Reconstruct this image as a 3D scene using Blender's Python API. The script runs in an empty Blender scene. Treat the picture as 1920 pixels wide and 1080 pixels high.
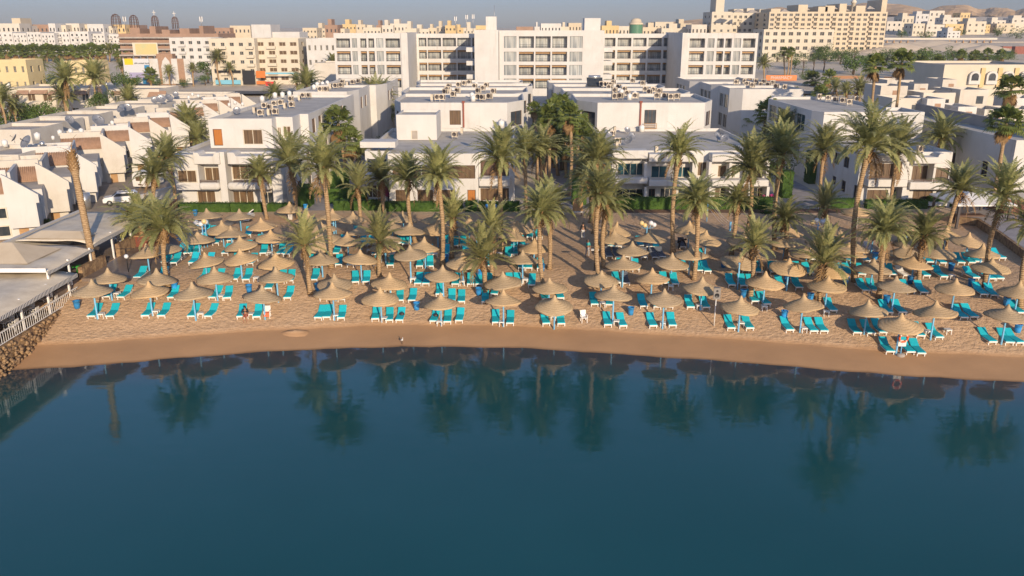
import bpy, math, random, bisect
from mathutils import Vector, Matrix, Euler
R = random.Random(7)
rad = math.radians
S = bpy.context.scene
C = S.collection
# ------------------------------------------------------------------ camera model
TH = rad(17.5); F = 1550.0; H = 21.8
cT, sT = math.cos(TH), math.sin(TH)
def ray(px, py):
    a = (px - 960) / F; b = (540 - py) / F
    return Vector((a, cT + b * sT, -sT + b * cT))
def P(px, py, y):                 # point where a pixel's ray meets the plane y = const
    d = ray(px, py); t = y / d.y
    return Vector((d.x * t, y, H + d.z * t))
def Z(px, py, z):                 # ... the plane z = const
    d = ray(px, py); t = (z - H) / d.z
    return Vector((d.x * t, d.y * t, z))
SHPX = [(-500, 722), (-120, 703), (0, 694), (110, 690), (240, 680), (480, 661), (620, 654), (750, 650), (960, 652),
        (1200, 667), (1440, 684), (1700, 706), (1920, 716), (2200, 728)]
WL = -2.5                         # sea level; the land behind the beach lies 3 m above it
SH = [Z(x, y, WL) for x, y in SHPX]
SH = [(-400, SH[0].y)] + [(p.x, p.y) for p in SH] + [(400, SH[-1].y)]
def shore(x):
    for (xa, ya), (xb, yb) in zip(SH, SH[1:]):
        if x <= xb:
            t = (x - xa) / (xb - xa)
            t = max(0, min(1, t)); 
            return ya + (yb - ya) * t
    return SH[-1][1]
def sstep(a, b, x):
    t = max(0, min(1, (x - a) / (b - a))); return t * t * (3 - 2 * t)
PROF = [(0, 0), (3.5, .5), (5, .9), (6.5, 1.38), (8, 1.85), (10, 2.35), (12, 2.72), (14, 2.92), (16, 3.0)]
def gz(x, y):                     # height of the ground
    d = y - shore(x)
    if d <= 0: z = WL + max(-1.5, d * .14)
    else:
        z = .5
        for (da, za), (db, zb) in zip(PROF, PROF[1:]):
            if d <= db: t = (d - da) / (db - da); z = WL + za + (zb - za) * t; break
    if y > 230:
        r = sstep(.23, .40, x / y)
        z += min(y - 230, 620) * (.026 * (1 - r)) + min(y - 230, 1000) * .042 * r
    return z
def G(px, py):                    # pixel -> point on the ground
    d = ray(px, py); lo, hi = 30.0, 3000.0
    lo_t, hi_t = lo / d.y, hi / d.y
    f = lambda t: H + d.z * t - gz(d.x * t, d.y * t)
    t = lo_t; step = 1.012
    while t < hi_t and f(t) > 0: t *= step
    a, b = t / step, t
    for _ in range(30):
        m = (a + b) / 2
        if f(m) > 0: a = m
        else: b = m
    p = d * b
    return Vector((p.x, p.y, gz(p.x, p.y)))
# ------------------------------------------------------------------ object helpers
def link(o, parent=None):
    C.objects.link(o)
    if parent is not None: o.parent = parent
    return o
def tag(o, label, cat, group=None):
    o['label'] = label; o['category'] = cat
    if group: o['group'] = group
    return o
def thing(name, label, cat, loc=(0, 0, 0), rz=0, group=None, sc=None):
    o = bpy.data.objects.new(name, None); o.empty_display_size = .3
    link(o); o.location = loc; o.rotation_euler = (0, 0, rz)
    if sc: o.scale = sc
    return tag(o, label, cat, group)
def structure(o, kind='structure'):
    o['kind'] = kind; return o
class MB:
    def __init__(s): s.v = []; s.f = []; s.m = []; s.sm = []
    def add(s, vs, fs, mi=0, smooth=False, mat=None):
        b = len(s.v)
        if mat is not None: vs = [mat @ Vector(v) for v in vs]
        s.v += [tuple(v) for v in vs]
        for f in fs:
            s.f.append(tuple(i + b for i in f)); s.m.append(mi); s.sm.append(smooth)
    def quad(s, a, b, c, d, mi=0): s.add([a, b, c, d], [(0, 1, 2, 3)], mi)
    def box(s, x0, y0, z0, x1, y1, z1, mi=0, mat=None):
        if x0 > x1: x0, x1 = x1, x0
        if y0 > y1: y0, y1 = y1, y0
        if z0 > z1: z0, z1 = z1, z0
        s.add([(x0, y0, z0), (x1, y0, z0), (x1, y1, z0), (x0, y1, z0), (x0, y0, z1), (x1, y0, z1), (x1, y1, z1), (x0, y1, z1)],
              [(0, 3, 2, 1), (4, 5, 6, 7), (0, 1, 5, 4), (1, 2, 6, 5), (2, 3, 7, 6), (3, 0, 4, 7)], mi, False, mat)
    def tube(s, pts, rs, n=8, mi=0, cap=True, mat=None, smooth=True):
        pts = [Vector(p) for p in pts]
        if not hasattr(rs, '__len__'): rs = [rs] * len(pts)
        vs = []; fs = []
        for i, p in enumerate(pts):
            t = (pts[min(i + 1, len(pts) - 1)] - pts[max(i - 1, 0)]).normalized()
            u = t.orthogonal().normalized() if abs(t.z) < .9 else Vector((1, 0, 0))
            u = (u - t * u.dot(t)).normalized(); w = t.cross(u)
            for k in range(n):
                a = 2 * math.pi * k / n
                vs.append(p + (u * math.cos(a) + w * math.sin(a)) * rs[i])
        for i in range(len(pts) - 1):
            for k in range(n):
                k2 = (k + 1) % n
                fs.append((i * n + k, i * n + k2, (i + 1) * n + k2, (i + 1) * n + k))
        if cap:
            fs.append(tuple(range(n))[::-1]); fs.append(tuple((len(pts) - 1) * n + k for k in range(n)))
        s.add(vs, fs, mi, smooth, mat)
    def lathe(s, prof, n=16, mi=0, mat=None, smooth=True, wob=None):
        vs = []; fs = []
        for i, (r, z) in enumerate(prof):
            for k in range(n):
                a = 2 * math.pi * k / n
                rr, zz = r, z
                if wob: rr, zz = wob(i, k, r, z)
                vs.append((rr * math.cos(a), rr * math.sin(a), zz))
        for i in range(len(prof) - 1):
            for k in range(n):
                k2 = (k + 1) % n
                fs.append((i * n + k, i * n + k2, (i + 1) * n + k2, (i + 1) * n + k))
        s.add(vs, fs, mi, smooth, mat)
    def ball(s, c, r, n=10, m=6, mi=0, sc=(1, 1, 1)):
        prof = [(max(1e-4, math.sin(math.pi * i / m)) * r, -math.cos(math.pi * i / m) * r) for i in range(m + 1)]
        s.lathe(prof, n, mi, Matrix.Translation(c) @ Matrix.Diagonal((*sc, 1)))
    def prism(s, out, a0, a1, axis='z', mi=0, mat=None):
        """extrude a 2-D outline (counter-clockwise) between a0 and a1 along axis"""
        n = len(out)
        def mk(p, a):
            if axis == 'z': return (p[0], p[1], a)
            if axis == 'y': return (p[0], a, p[1])
            return (a, p[0], p[1])
        vs = [mk(p, a0) for p in out] + [mk(p, a1) for p in out]
        fs = [tuple(range(n))[::-1], tuple(range(n, 2 * n))] + [(i, (i + 1) % n, n + (i + 1) % n, n + i) for i in range(n)]
        s.add(vs, fs, mi, False, mat)
    def mesh(s, name, mats):
        me = bpy.data.meshes.new(name); me.from_pydata(s.v, [], s.f)
        for m in (mats if isinstance(mats, (list, tuple)) else [mats]): me.materials.append(m)
        me.polygons.foreach_set('material_index', s.m)
        me.polygons.foreach_set('use_smooth', s.sm)
        me.update(); return me
    def build(s, name, mats, parent=None, loc=None, rz=0):
        o = bpy.data.objects.new(name, s.mesh(name, mats)); link(o, parent)
        if loc is not None: o.location = loc
        if rz: o.rotation_euler = (0, 0, rz)
        return o
def inst(src, parent=None, name=None):
    o = src.copy()
    if name: o.name = name
    C.objects.link(o); o.parent = parent
    return o
def copy_tree(o, parent=None):
    c = o.copy(); C.objects.link(c); c.parent = parent
    for ch in o.children: copy_tree(ch, c)
    return c
W1 = ['first', 'second', 'third', 'fourth', 'fifth', 'sixth', 'seventh', 'eighth', 'ninth', 'tenth', 'eleventh', 'twelfth', 'thirteenth',
      'fourteenth', 'fifteenth', 'sixteenth', 'seventeenth', 'eighteenth', 'nineteenth']
TENS = {2: ('twenty', 'twentieth'), 3: ('thirty', 'thirtieth'), 4: ('forty', 'fortieth'), 5: ('fifty', 'fiftieth'), 6: ('sixty', 'sixtieth'), 7: ('seventy', 'seventieth'), 8: ('eighty', 'eightieth'), 9: ('ninety', 'ninetieth')}
def nth(i):                       # 1-based
    if i <= 19: return W1[i - 1]
    t, u = divmod(i, 10)
    return TENS[t][1] if u == 0 else TENS[t][0] + '-' + W1[u - 1]
# ------------------------------------------------------------------ materials
def nt(name):
    m = bpy.data.materials.new(name); m.use_nodes = True
    t = m.node_tree; b = t.nodes['Principled BSDF']
    return m, t, b
def N(t, typ, **k):
    n = t.nodes.new(typ)
    for a, v in k.items():
        if a in n.inputs.keys() if hasattr(n.inputs, 'keys') else False: n.inputs[a].default_value = v
        else: setattr(n, a, v)
    return n
def mixc(t, fac, a, b, mode='MIX'):
    n = t.nodes.new('ShaderNodeMix'); n.data_type = 'RGBA'; n.blend_type = mode
    for sock, v in ((n.inputs[0], fac), (n.inputs[6], a), (n.inputs[7], b)):
        if hasattr(v, 'is_output'): t.links.new(v, sock)
        elif isinstance(v, (int, float)): sock.default_value = v
        else: sock.default_value = (*v, 1) if len(v) == 3 else v
    return n.outputs[2]
def noise(t, scale, detail=4, coord='Object', rough=.6, dist=0, vec=None, mapscale=None):
    n = t.nodes.new('ShaderNodeTexNoise'); n.inputs['Scale'].default_value = scale; n.inputs['Detail'].default_value = detail
    n.inputs['Roughness'].default_value = rough; n.inputs['Distortion'].default_value = dist
    if vec is None:
        tc = t.nodes.new('ShaderNodeTexCoord'); vec = tc.outputs[coord]
    if mapscale:
        mp = t.nodes.new('ShaderNodeMapping'); mp.inputs['Scale'].default_value = mapscale; t.links.new(vec, mp.inputs[0]); vec = mp.outputs[0]
    t.links.new(vec, n.inputs['Vector']); return n
def ramp(t, src, stops):
    r = t.nodes.new('ShaderNodeValToRGB'); e = r.color_ramp.elements
    while len(e) > 1: e.remove(e[-1])
    e[0].position = stops[0][0]; e[0].color = (*stops[0][1], 1) if len(stops[0][1]) == 3 else stops[0][1]
    for p, c in stops[1:]:
        x = e.new(p); x.color = (*c, 1)
    t.links.new(src, r.inputs[0]); return r.outputs[0]
def bump(t, b, src, strength, dist):
    n = t.nodes.new('ShaderNodeBump'); n.inputs['Strength'].default_value = strength; n.inputs['Distance'].default_value = dist
    t.links.new(src, n.inputs['Height']); t.links.new(n.outputs[0], b.inputs['Normal']); return n
def mat(name, col, col2=None, scale=2.0, rough=.7, bmp=0, bscale=None, bdist=.02, rnd=0, spec=.5, metal=0, mapscale=None, lo=.35, hi=.65, detail=5):
    m, t, b = nt(name)
    b.inputs['Roughness'].default_value = rough; b.inputs['Metallic'].default_value = metal
    b.inputs['Specular IOR Level'].default_value = spec
    out = None
    if col2 is not None:
        n = noise(t, scale, detail, mapscale=mapscale)
        out = ramp(t, n.outputs['Fac'], [(lo, col), (hi, col2)])
    if rnd:
        oi = t.nodes.new('ShaderNodeObjectInfo')
        hs = t.nodes.new('ShaderNodeHueSaturation')
        mr = t.nodes.new('ShaderNodeMapRange'); mr.inputs[3].default_value = 1 - rnd; mr.inputs[4].default_value = 1 + rnd
        t.links.new(oi.outputs['Random'], mr.inputs[0]); t.links.new(mr.outputs[0], hs.inputs['Value'])
        if out is not None: t.links.new(out, hs.inputs['Color'])
        else: hs.inputs['Color'].default_value = (*col, 1)
        out = hs.outputs[0]
    if out is not None: t.links.new(out, b.inputs['Base Color'])
    else: b.inputs['Base Color'].default_value = (*col, 1)
    if bmp:
        n = noise(t, bscale or scale * 4, 4); bump(t, b, n.outputs['Fac'], bmp, bdist)
    return m
M = {}
M['white'] = mat('white_plaster', (.62, .605, .575), (.53, .51, .475), .35, .85, .25, 3, .02, lo=.3, hi=.8, spec=.2)
def streaks(m, dark):
    t = m.node_tree; b = t.nodes['Principled BSDF']; l = b.inputs['Base Color'].links[0].from_socket
    n = noise(t, 1.0, 5, vec=None, mapscale=(1.7, 1.7, .14)); n2 = noise(t, .12, 3)
    f = N(t, 'ShaderNodeMath'); f.operation = 'MULTIPLY'
    t.links.new(ramp(t, n.outputs['Fac'], [(.52, (0, 0, 0)), (.72, (.55, .55, .55))]), f.inputs[0]); t.links.new(ramp(t, n2.outputs['Fac'], [(.42, (0, 0, 0)), (.62, (1, 1, 1))]), f.inputs[1])
    t.links.new(mixc(t, f.outputs[0], l, dark), b.inputs['Base Color']); return m
streaks(M['white'], (.40, .36, .30))
M['cream'] = mat('cream_plaster', (.62, .56, .45), (.55, .49, .385), .3, .85, .2, 3, .02, lo=.3, hi=.75, spec=.2)
M['pale'] = mat('pale_plaster', (.63, .58, .50), (.55, .50, .42), .3, .85, .2, 3, .02, lo=.3, hi=.75, spec=.2)
M['pale2'] = mat('house_plaster', (.59, .555, .49), (.49, .44, .37), .5, .85, .2, 3, .02, lo=.35, hi=.85, spec=.2)
M['ochre'] = mat('ochre_plaster', (.64, .48, .25), (.56, .41, .21), .3, .85, lo=.3, hi=.75, spec=.2)
M['sandstone'] = mat('sandstone_plaster', (.61, .52, .385), (.53, .45, .325), .3, .85, lo=.3, hi=.75, spec=.2)
M['brick'] = mat('bare_red_brick', (.38, .25, .18), (.28, .185, .135), .25, .9, lo=.3, hi=.7, spec=.1)
M['concrete'] = mat('raw_concrete', (.42, .37, .32), (.30, .27, .24), .4, .9, .2, 4, lo=.3, hi=.7, spec=.2)
M['roof'] = mat('roof_felt', (.40, .375, .335), (.55, .515, .455), .45, .9, .3, 6, .02, spec=.2, lo=.3, hi=.7)
M['roof2'] = mat('roof_screed', (.50, .45, .38), (.36, .32, .28), .4, .9, .2, 5, lo=.3, hi=.7, spec=.2)
M['tile'] = mat('terracotta_tile', (.40, .255, .175), (.31, .195, .13), 1.5, .8, spec=.2, lo=.3, hi=.7)
M['glass'] = mat('dark_window_glass', (.035, .045, .055), (.07, .075, .08), 1.2, .08, rnd=.35, spec=.6)
M['curtain'] = mat('brown_curtain', (.18, .115, .062), (.085, .053, .03), 3.0, .35, mapscale=(3, 3, .15), spec=.5, lo=.38, hi=.62)
M['hglass'] = mat('hotel_window', (.52, .52, .48), (.16, .19, .21), 1.6, .12, mapscale=(1.6, 1, .06), rnd=.25, lo=.42, hi=.56)
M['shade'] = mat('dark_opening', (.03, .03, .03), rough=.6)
M['teal'] = mat('teal_glass', (.02, .06, .08), (.03, .09, .11), 1, .08)
M['tan'] = mat('tan_soffit', (.42, .25, .11), (.35, .2, .09), 1, .7)
M['frame'] = mat('cream_frame', (.62, .56, .44), rough=.5)
M['brown'] = mat('brown_frame', (.10, .05, .03), rough=.5)
M['wood'] = mat('varnished_wood', (.45, .17, .035), (.36, .13, .025), 3, .4, mapscale=(8, 8, .6))
M['railing'] = mat('dark_rail', (.05, .04, .04), rough=.5)
M['metal'] = mat('grey_metal', (.4, .4, .4), (.32, .32, .32), 3, .4, metal=.6)
M['wplastic'] = mat('white_plastic', (.74, .73, .70), (.66, .64, .60), 4, .45)
M['acbody'] = mat('beige_metal_case', (.60, .52, .40), (.48, .41, .31), 3, .6, rnd=.15)
M['bluepaint'] = mat('light_blue_paint', (.20, .50, .76), (.16, .42, .66), 5, .45, rnd=.1)
M['binblue'] = mat('blue_plastic', (.03, .24, .60), (.04, .30, .64), 4, .4, rnd=.25)
M['turq'] = mat('turquoise_canvas', (.018, .50, .60), (.02, .42, .52), 5, .75, .15, 14, .01, rnd=.12, spec=.2, lo=.35, hi=.7)
M['rail_white'] = mat('white_paint', (.76, .75, .73), rough=.5)
M['black'] = mat('black_paint', (.015, .015, .017), rough=.5)
M['stone'] = mat('dry_stone', (.36, .24, .13), (.18, .115, .07), 2.2, .9, .8, 5, .08, lo=.4, hi=.6, spec=.2)
M['yellow'] = mat('yellow_plaster', (.66, .54, .30), (.58, .47, .26), .3, .85, lo=.3, hi=.75, spec=.2)
M['canvas'] = mat('canvas_awning', (.72, .64, .51), (.54, .47, .37), .8, .85, .15, 2, .04, lo=.3, hi=.7, spec=.2)
M['tent'] = mat('beige_tent', (.62, .52, .38), (.54, .44, .31), .8, .85, lo=.3, hi=.7, spec=.2)
M['hedge'] = mat('hedge_leaf', (.03, .068, .012), (.065, .12, .022), 1.2, .8, rnd=.1, spec=.2)
M['leaf'] = mat('broad_leaf', (.05, .09, .02), (.10, .15, .035), .7, .7, rnd=.2, spec=.25)
M['orange'] = mat('orange_plastic', (.75, .12, .03), rough=.45)
M['bark'] = mat('branch_bark', (.16, .11, .07), (.09, .065, .045), 4, .9)
def stripes():
    m, t, b = nt('navy_plaid')
    tc = N(t, 'ShaderNodeTexCoord')
    w = N(t, 'ShaderNodeTexWave'); w.inputs['Scale'].default_value = 3.6; w.bands_direction = 'X'; t.links.new(tc.outputs['Object'], w.inputs[0])
    w2 = N(t, 'ShaderNodeTexWave'); w2.inputs['Scale'].default_value = 1.5; w2.bands_direction = 'Y'; t.links.new(tc.outputs['Object'], w2.inputs[0])
    c = ramp(t, w.outputs['Fac'], [(.55, (.03, .045, .085)), (.8, (.22, .24, .27))])
    c2 = ramp(t, w2.outputs['Fac'], [(.75, (.03, .045, .085)), (.92, (.25, .27, .3))])
    t.links.new(mixc(t, .5, c, c2, 'LIGHTEN'), b.inputs['Base Color']); b.inputs['Roughness'].default_value = .85
    return m
M['navy'] = stripes()
def awning():
    m, t, b = nt('striped_valance')
    tc = N(t, 'ShaderNodeTexCoord'); w = N(t, 'ShaderNodeTexWave'); w.bands_direction = 'Y'; w.inputs['Scale'].default_value = 1.6
    t.links.new(tc.outputs['Object'], w.inputs[0])
    t.links.new(ramp(t, w.outputs['Fac'], [(.45, (.72, .70, .66)), (.55, (.045, .05, .065))]), b.inputs['Base Color']); b.inputs['Roughness'].default_value = .8
    return m
M['valance'] = awning()
def thatch():
    m, t, b = nt('straw_thatch')
    tc = N(t, 'ShaderNodeTexCoord')
    w = N(t, 'ShaderNodeTexWave'); w.bands_direction = 'Z'; w.inputs['Scale'].default_value = 3.4; w.inputs['Distortion'].default_value = 2.2
    w.inputs['Detail'].default_value = 3; w.inputs['Detail Scale'].default_value = 1.4
    t.links.new(tc.outputs['Object'], w.inputs[0])
    n1 = noise(t, 1.6, 5); n2 = noise(t, 14, 3)
    c = ramp(t, n1.outputs['Fac'], [(.3, (.47, .335, .185)), (.7, (.62, .46, .27))])
    c = mixc(t, .3, c, ramp(t, w.outputs['Fac'], [(.2, (.26, .19, .115)), (.75, (.54, .43, .29))]))
    c = mixc(t, .35, c, ramp(t, n2.outputs['Fac'], [(.35, (.27, .195, .115)), (.65, (.62, .49, .32))]))
    oi = N(t, 'ShaderNodeObjectInfo')
    grey = ramp(t, oi.outputs['Random'], [(.0, (1.1, 1.02, .92)), (.35, (1.0, .98, .94)), (.65, (.84, .85, .88)), (.85, (.95, .92, .88)), (1, (1.14, 1.05, .92))])
    c = mixc(t, 1, c, grey, 'MULTIPLY')
    t.links.new(c, b.inputs['Base Color']); b.inputs['Roughness'].default_value = .95; b.inputs['Specular IOR Level'].default_value = .1
    a = N(t, 'ShaderNodeMath'); a.operation = 'ADD'; t.links.new(w.outputs['Fac'], a.inputs[0]); t.links.new(n2.outputs['Fac'], a.inputs[1])
    bump(t, b, a.outputs[0], .35, .03)
    return m
M['thatch'] = thatch()
def trunkmat():
    m, t, b = nt('palm_bark')
    tc = N(t, 'ShaderNodeTexCoord')
    w = N(t, 'ShaderNodeTexWave'); w.bands_direction = 'Z'; w.inputs['Scale'].default_value = 1.9; w.inputs['Distortion'].default_value = 3.5
    w.inputs['Detail'].default_value = 3; w.inputs['Detail Scale'].default_value = 2.2
    t.links.new(tc.outputs['Object'], w.inputs[0])
    n = noise(t, 5, 4)
    c = ramp(t, w.outputs['Fac'], [(.15, (.24, .15, .08)), (.7, (.50, .35, .20))])
    c = mixc(t, .45, c, ramp(t, n.outputs['Fac'], [(.35, (.22, .14, .075)), (.7, (.54, .39, .23))]))
    t.links.new(c, b.inputs['Base Color']); b.inputs['Roughness'].default_value = .95; b.inputs['Specular IOR Level'].default_value = .1
    bump(t, b, w.outputs['Fac'], .7, .06)
    return m
M['trunk'] = trunkmat()
def frondmat(name, a, bcol, dry):
    m, t, b = nt(name)
    n = noise(t, .9, 4); g = N(t, 'ShaderNodeNewGeometry'); n2 = noise(t, 9, 2)
    c = ramp(t, n.outputs['Fac'], [(.3, a), (.68, bcol)])
    c = mixc(t, ramp(t, n2.outputs['Fac'], [(.48, (0, 0, 0)), (.72, (.75, .75, .75))]), c, dry)
    oi = N(t, 'ShaderNodeObjectInfo'); hs = N(t, 'ShaderNodeHueSaturation')
    mr = N(t, 'ShaderNodeMapRange'); mr.inputs[3].default_value = .78; mr.inputs[4].default_value = 1.22
    t.links.new(oi.outputs['Random'], mr.inputs[0]); t.links.new(mr.outputs[0], hs.inputs['Value']); t.links.new(c, hs.inputs['Color'])
    t.links.new(hs.outputs[0], b.inputs['Base Color']); b.inputs['Roughness'].default_value = .5; b.inputs['Specular IOR Level'].default_value = .35
    tr = N(t, 'ShaderNodeBsdfTranslucent'); t.links.new(hs.outputs[0], tr.inputs[0])
    ms = N(t, 'ShaderNodeMixShader'); ms.inputs[0].default_value = .32
    t.links.new(b.outputs[0], ms.inputs[1]); t.links.new(tr.outputs[0], ms.inputs[2])
    t.links.new(ms.outputs[0], t.nodes['Material Output'].inputs['Surface'])
    return m
M['frond'] = frondmat('date_frond', (.18, .205, .075), (.40, .405, .16), (.50, .43, .20))
M['frond2'] = frondmat('young_date_frond', (.20, .225, .085), (.42, .40, .165), (.5, .43, .2))
M['fan'] = frondmat('fan_leaf', (.085, .14, .032), (.22, .26, .065), (.30, .28, .09))
M['dry'] = mat('dry_leaf', (.30, .19, .09), (.20, .125, .06), 3, .9, spec=.1)
M['boot'] = mat('cut_frond_stubs', (.40, .25, .12), (.25, .145, .065), 7, .9, .6, 14, .05, spec=.1)
M['fruit'] = mat('orange_fruit', (.62, .27, .03), (.5, .2, .02), 6, .7)
# ------------------------------------------------------------------ ground, water, world, camera
def axis(segs):
    out = []
    for a, b, st in segs:
        n = max(1, round((b - a) / st))
        out += [a + (b - a) * i / n for i in range(n)]
    return out + [segs[-1][1]]
def grid(xs, ys, f):
    v = [(x, y, f(x, y)) for y in ys for x in xs]; nx = len(xs)
    fa = [(j * nx + i, j * nx + i + 1, (j + 1) * nx + i + 1, (j + 1) * nx + i) for j in range(len(ys) - 1) for i in range(nx - 1)]
    return v, fa
gxs = axis([(-4200, -400, 400), (-400, -60, 20), (-60, 60, .8), (60, 400, 20), (400, 4200, 200)])
gys = axis([(36, 44, 2), (44, 76, .4), (76, 100, 1.0), (100, 230, 10), (230, 1000, 35), (1000, 6000, 500)])
def sandz(x, y):
    z = gz(x, y)
    d = y - shore(x)
    if d > 2.6 and y < 96 and abs(x) < 60:
        k = sstep(3.0, 5.5, d)
        from mathutils import noise as mn
        z += k * (.06 * mn.noise((x * .55, y * .55, 0)) + .06 * mn.noise((x * 1.5 + 2 * mn.noise((x * .2, y * .2, 9)), y * 1.5, 3)) * (.4 + mn.noise((x * .12, y * .16, 4))))
    if -1.5 < d < 3.4 and abs(x) < 70:
        from mathutils import noise as mn
        z += .035 * mn.noise((x * .32, y * .5, 8)) + .02 * mn.noise((x * 1.3, y * 1.3, 2))
    return z
gv, gf = grid(gxs, gys, sandz)
gm = MB(); gm.add(gv, gf, 0, True)
def sandmat():
    m, t, b = nt('sand_and_desert_ground')
    g = N(t, 'ShaderNodeNewGeometry'); sx = N(t, 'ShaderNodeSeparateXYZ'); t.links.new(g.outputs['Position'], sx.inputs[0])
    P_ = g.outputs['Position']
    n1 = noise(t, .22, 6, vec=P_); n2 = noise(t, 2.2, 5, vec=P_); n3 = noise(t, 11, 4, vec=P_); n4 = noise(t, .035, 6, vec=P_)
    sand = ramp(t, n1.outputs['Fac'], [(.32, (0.537, 0.353, 0.208)), (.7, (0.640, 0.436, 0.265))])
    sand = mixc(t, .4, sand, ramp(t, n2.outputs['Fac'], [(.35, (0.353, 0.229, 0.133)), (.65, (0.707, 0.496, 0.311))]))
    sand = mixc(t, .25, sand, ramp(t, n3.outputs['Fac'], [(.35, (0.318, 0.209, 0.123)), (.65, (0.724, 0.523, 0.340))]))
    wet = ramp(t, n1.outputs['Fac'], [(.3, (.41, .245, .13)), (.7, (.49, .295, .155))])
    wz = N(t, 'ShaderNodeMath'); wz.operation = 'MULTIPLY_ADD'; t.links.new(n1.outputs['Fac'], wz.inputs[0]); wz.inputs[1].default_value = .14; zl = N(t, 'ShaderNodeMath'); zl.operation = 'SUBTRACT'; t.links.new(sx.outputs['Z'], zl.inputs[0]); zl.inputs[1].default_value = WL; t.links.new(zl.outputs[0], wz.inputs[2])
    wz2 = N(t, 'ShaderNodeMath'); wz2.operation = 'MULTIPLY_ADD'; t.links.new(n2.outputs['Fac'], wz2.inputs[0]); wz2.inputs[1].default_value = .05; t.links.new(wz.outputs[0], wz2.inputs[2])
    dry = ramp(t, wz2.outputs[0], [(.62, (0, 0, 0)), (.80, (1, 1, 1))])
    col = mixc(t, dry, wet, sand)
    edge = ramp(t, zl.outputs[0], [(.0, (.5, .5, .5)), (.05, (1, 1, 1))])
    col = mixc(t, 1, col, edge, 'MULTIPLY')
    # town ground farther inland
    far = ramp(t, n4.outputs['Fac'], [(.35, (.56, .48, .37)), (.65, (.72, .62, .49))])
    far = mixc(t, .3, far, ramp(t, n1.outputs['Fac'], [(.35, (.36, .31, .24)), (.65, (.66, .57, .44))]))
    yr = N(t, 'ShaderNodeMapRange'); yr.inputs[1].default_value = 96; yr.inputs[2].default_value = 103; t.links.new(sx.outputs['Y'], yr.inputs[0])
    col = mixc(t, yr.outputs[0], col, far)
    t.links.new(col, b.inputs['Base Color']); b.inputs['Roughness'].default_value = .95; b.inputs['Specular IOR Level'].default_value = .15
    # foot prints and ripples
    v = N(t, 'ShaderNodeTexVoronoi'); v.inputs['Scale'].default_value = 3.6; v.feature = 'SMOOTH_F1'; t.links.new(P_, v.inputs['Vector'])
    rp = N(t, 'ShaderNodeMapping'); rp.inputs['Scale'].default_value = (1.0, 3.0, 1); t.links.new(P_, rp.inputs[0])
    n5 = noise(t, 1.5, 5, vec=rp.outputs[0])
    a = N(t, 'ShaderNodeMath'); a.operation = 'ADD'; t.links.new(v.outputs['Distance'], a.inputs[0]); t.links.new(n5.outputs['Fac'], a.inputs[1])
    a2 = N(t, 'ShaderNodeMath'); a2.operation = 'ADD'; t.links.new(a.outputs[0], a2.inputs[0]); t.links.new(n3.outputs['Fac'], a2.inputs[1])
    a3 = N(t, 'ShaderNodeMath'); a3.operation = 'MULTIPLY'; t.links.new(a2.outputs[0], a3.inputs[0])
    dd = N(t, 'ShaderNodeMapRange'); dd.inputs[3].default_value = .06; t.links.new(dry, dd.inputs[0]); t.links.new(dd.outputs[0], a3.inputs[1])
    bump(t, b, a3.outputs[0], .62, .14)
    return m
structure(gm.build('ground', sandmat()))
def watermat():
    m, t, b = nt('sea_water')
    g = N(t, 'ShaderNodeNewGeometry'); n = noise(t, .05, 3, vec=g.outputs['Position'])
    deep = ramp(t, n.outputs['Fac'], [(.3, (.006, .070, .076)), (.7, (.010, .084, .094))])
    at = N(t, 'ShaderNodeAttribute'); at.attribute_name = 'offshore'
    f_ = N(t, 'ShaderNodeMapRange'); f_.inputs[1].default_value = 0; f_.inputs[2].default_value = 6; f_.interpolation_type = 'SMOOTHSTEP'; t.links.new(at.outputs['Fac'], f_.inputs[0])
    t.links.new(mixc(t, f_.outputs[0], (.055, .065, .08), deep), b.inputs['Base Color'])
    b.inputs['Roughness'].default_value = .03; b.inputs['IOR'].default_value = 1.42; b.inputs['Specular IOR Level'].default_value = .5
    n1 = noise(t, 1.1, 3, vec=g.outputs['Position'], mapscale=(.55, 1.2, 1), rough=.5)
    n2 = noise(t, .28, 2, vec=g.outputs['Position'], mapscale=(.6, 1.3, 1))
    a = N(t, 'ShaderNodeMath'); a.operation = 'MULTIPLY_ADD'; t.links.new(n2.outputs['Fac'], a.inputs[0]); a.inputs[1].default_value = 1.6; t.links.new(n1.outputs['Fac'], a.inputs[2])
    n3 = noise(t, 5.5, 3, vec=g.outputs['Position'], mapscale=(.7, 1.2, 1)); a_ = N(t, 'ShaderNodeMath'); a_.operation = 'MULTIPLY_ADD'; t.links.new(n3.outputs['Fac'], a_.inputs[0]); a_.inputs[1].default_value = .16; t.links.new(a.outputs[0], a_.inputs[2]); a = a_
    bump(t, b, a.outputs[0], .17, .05)
    return m
wm = MB(); wv, wf = grid(axis([(-400, -60, 40), (-60, 60, 2.5), (60, 400, 40)]), axis([(-150, 30, 15), (30, 75, 1.5)]), lambda x, y: WL)
wm.add(wv, wf, 0, True)
wo = structure(wm.build('water', watermat()))
at_ = wo.data.attributes.new('offshore', 'FLOAT', 'POINT'); at_.data.foreach_set('value', [max(0, shore(v[0]) - v[1]) for v in wm.v])
SUN_AZ, SUN_EL = rad(20), rad(15.8)   # sun behind the camera, a little to the right
sd = Vector((math.sin(SUN_AZ) * math.cos(SUN_EL), -math.cos(SUN_AZ) * math.cos(SUN_EL), math.sin(SUN_EL)))
sun = bpy.data.lights.new('sun', 'SUN'); sun.energy = 3.7; sun.angle = rad(.5); sun.color = (1, .80, .57)
so = bpy.data.objects.new('sun', sun); link(so); so.rotation_euler = (-sd).to_track_quat('-Z', 'Y').to_euler(); so.location = sd * 200
w = bpy.data.worlds.new('World'); S.world = w; w.use_nodes = True
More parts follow.
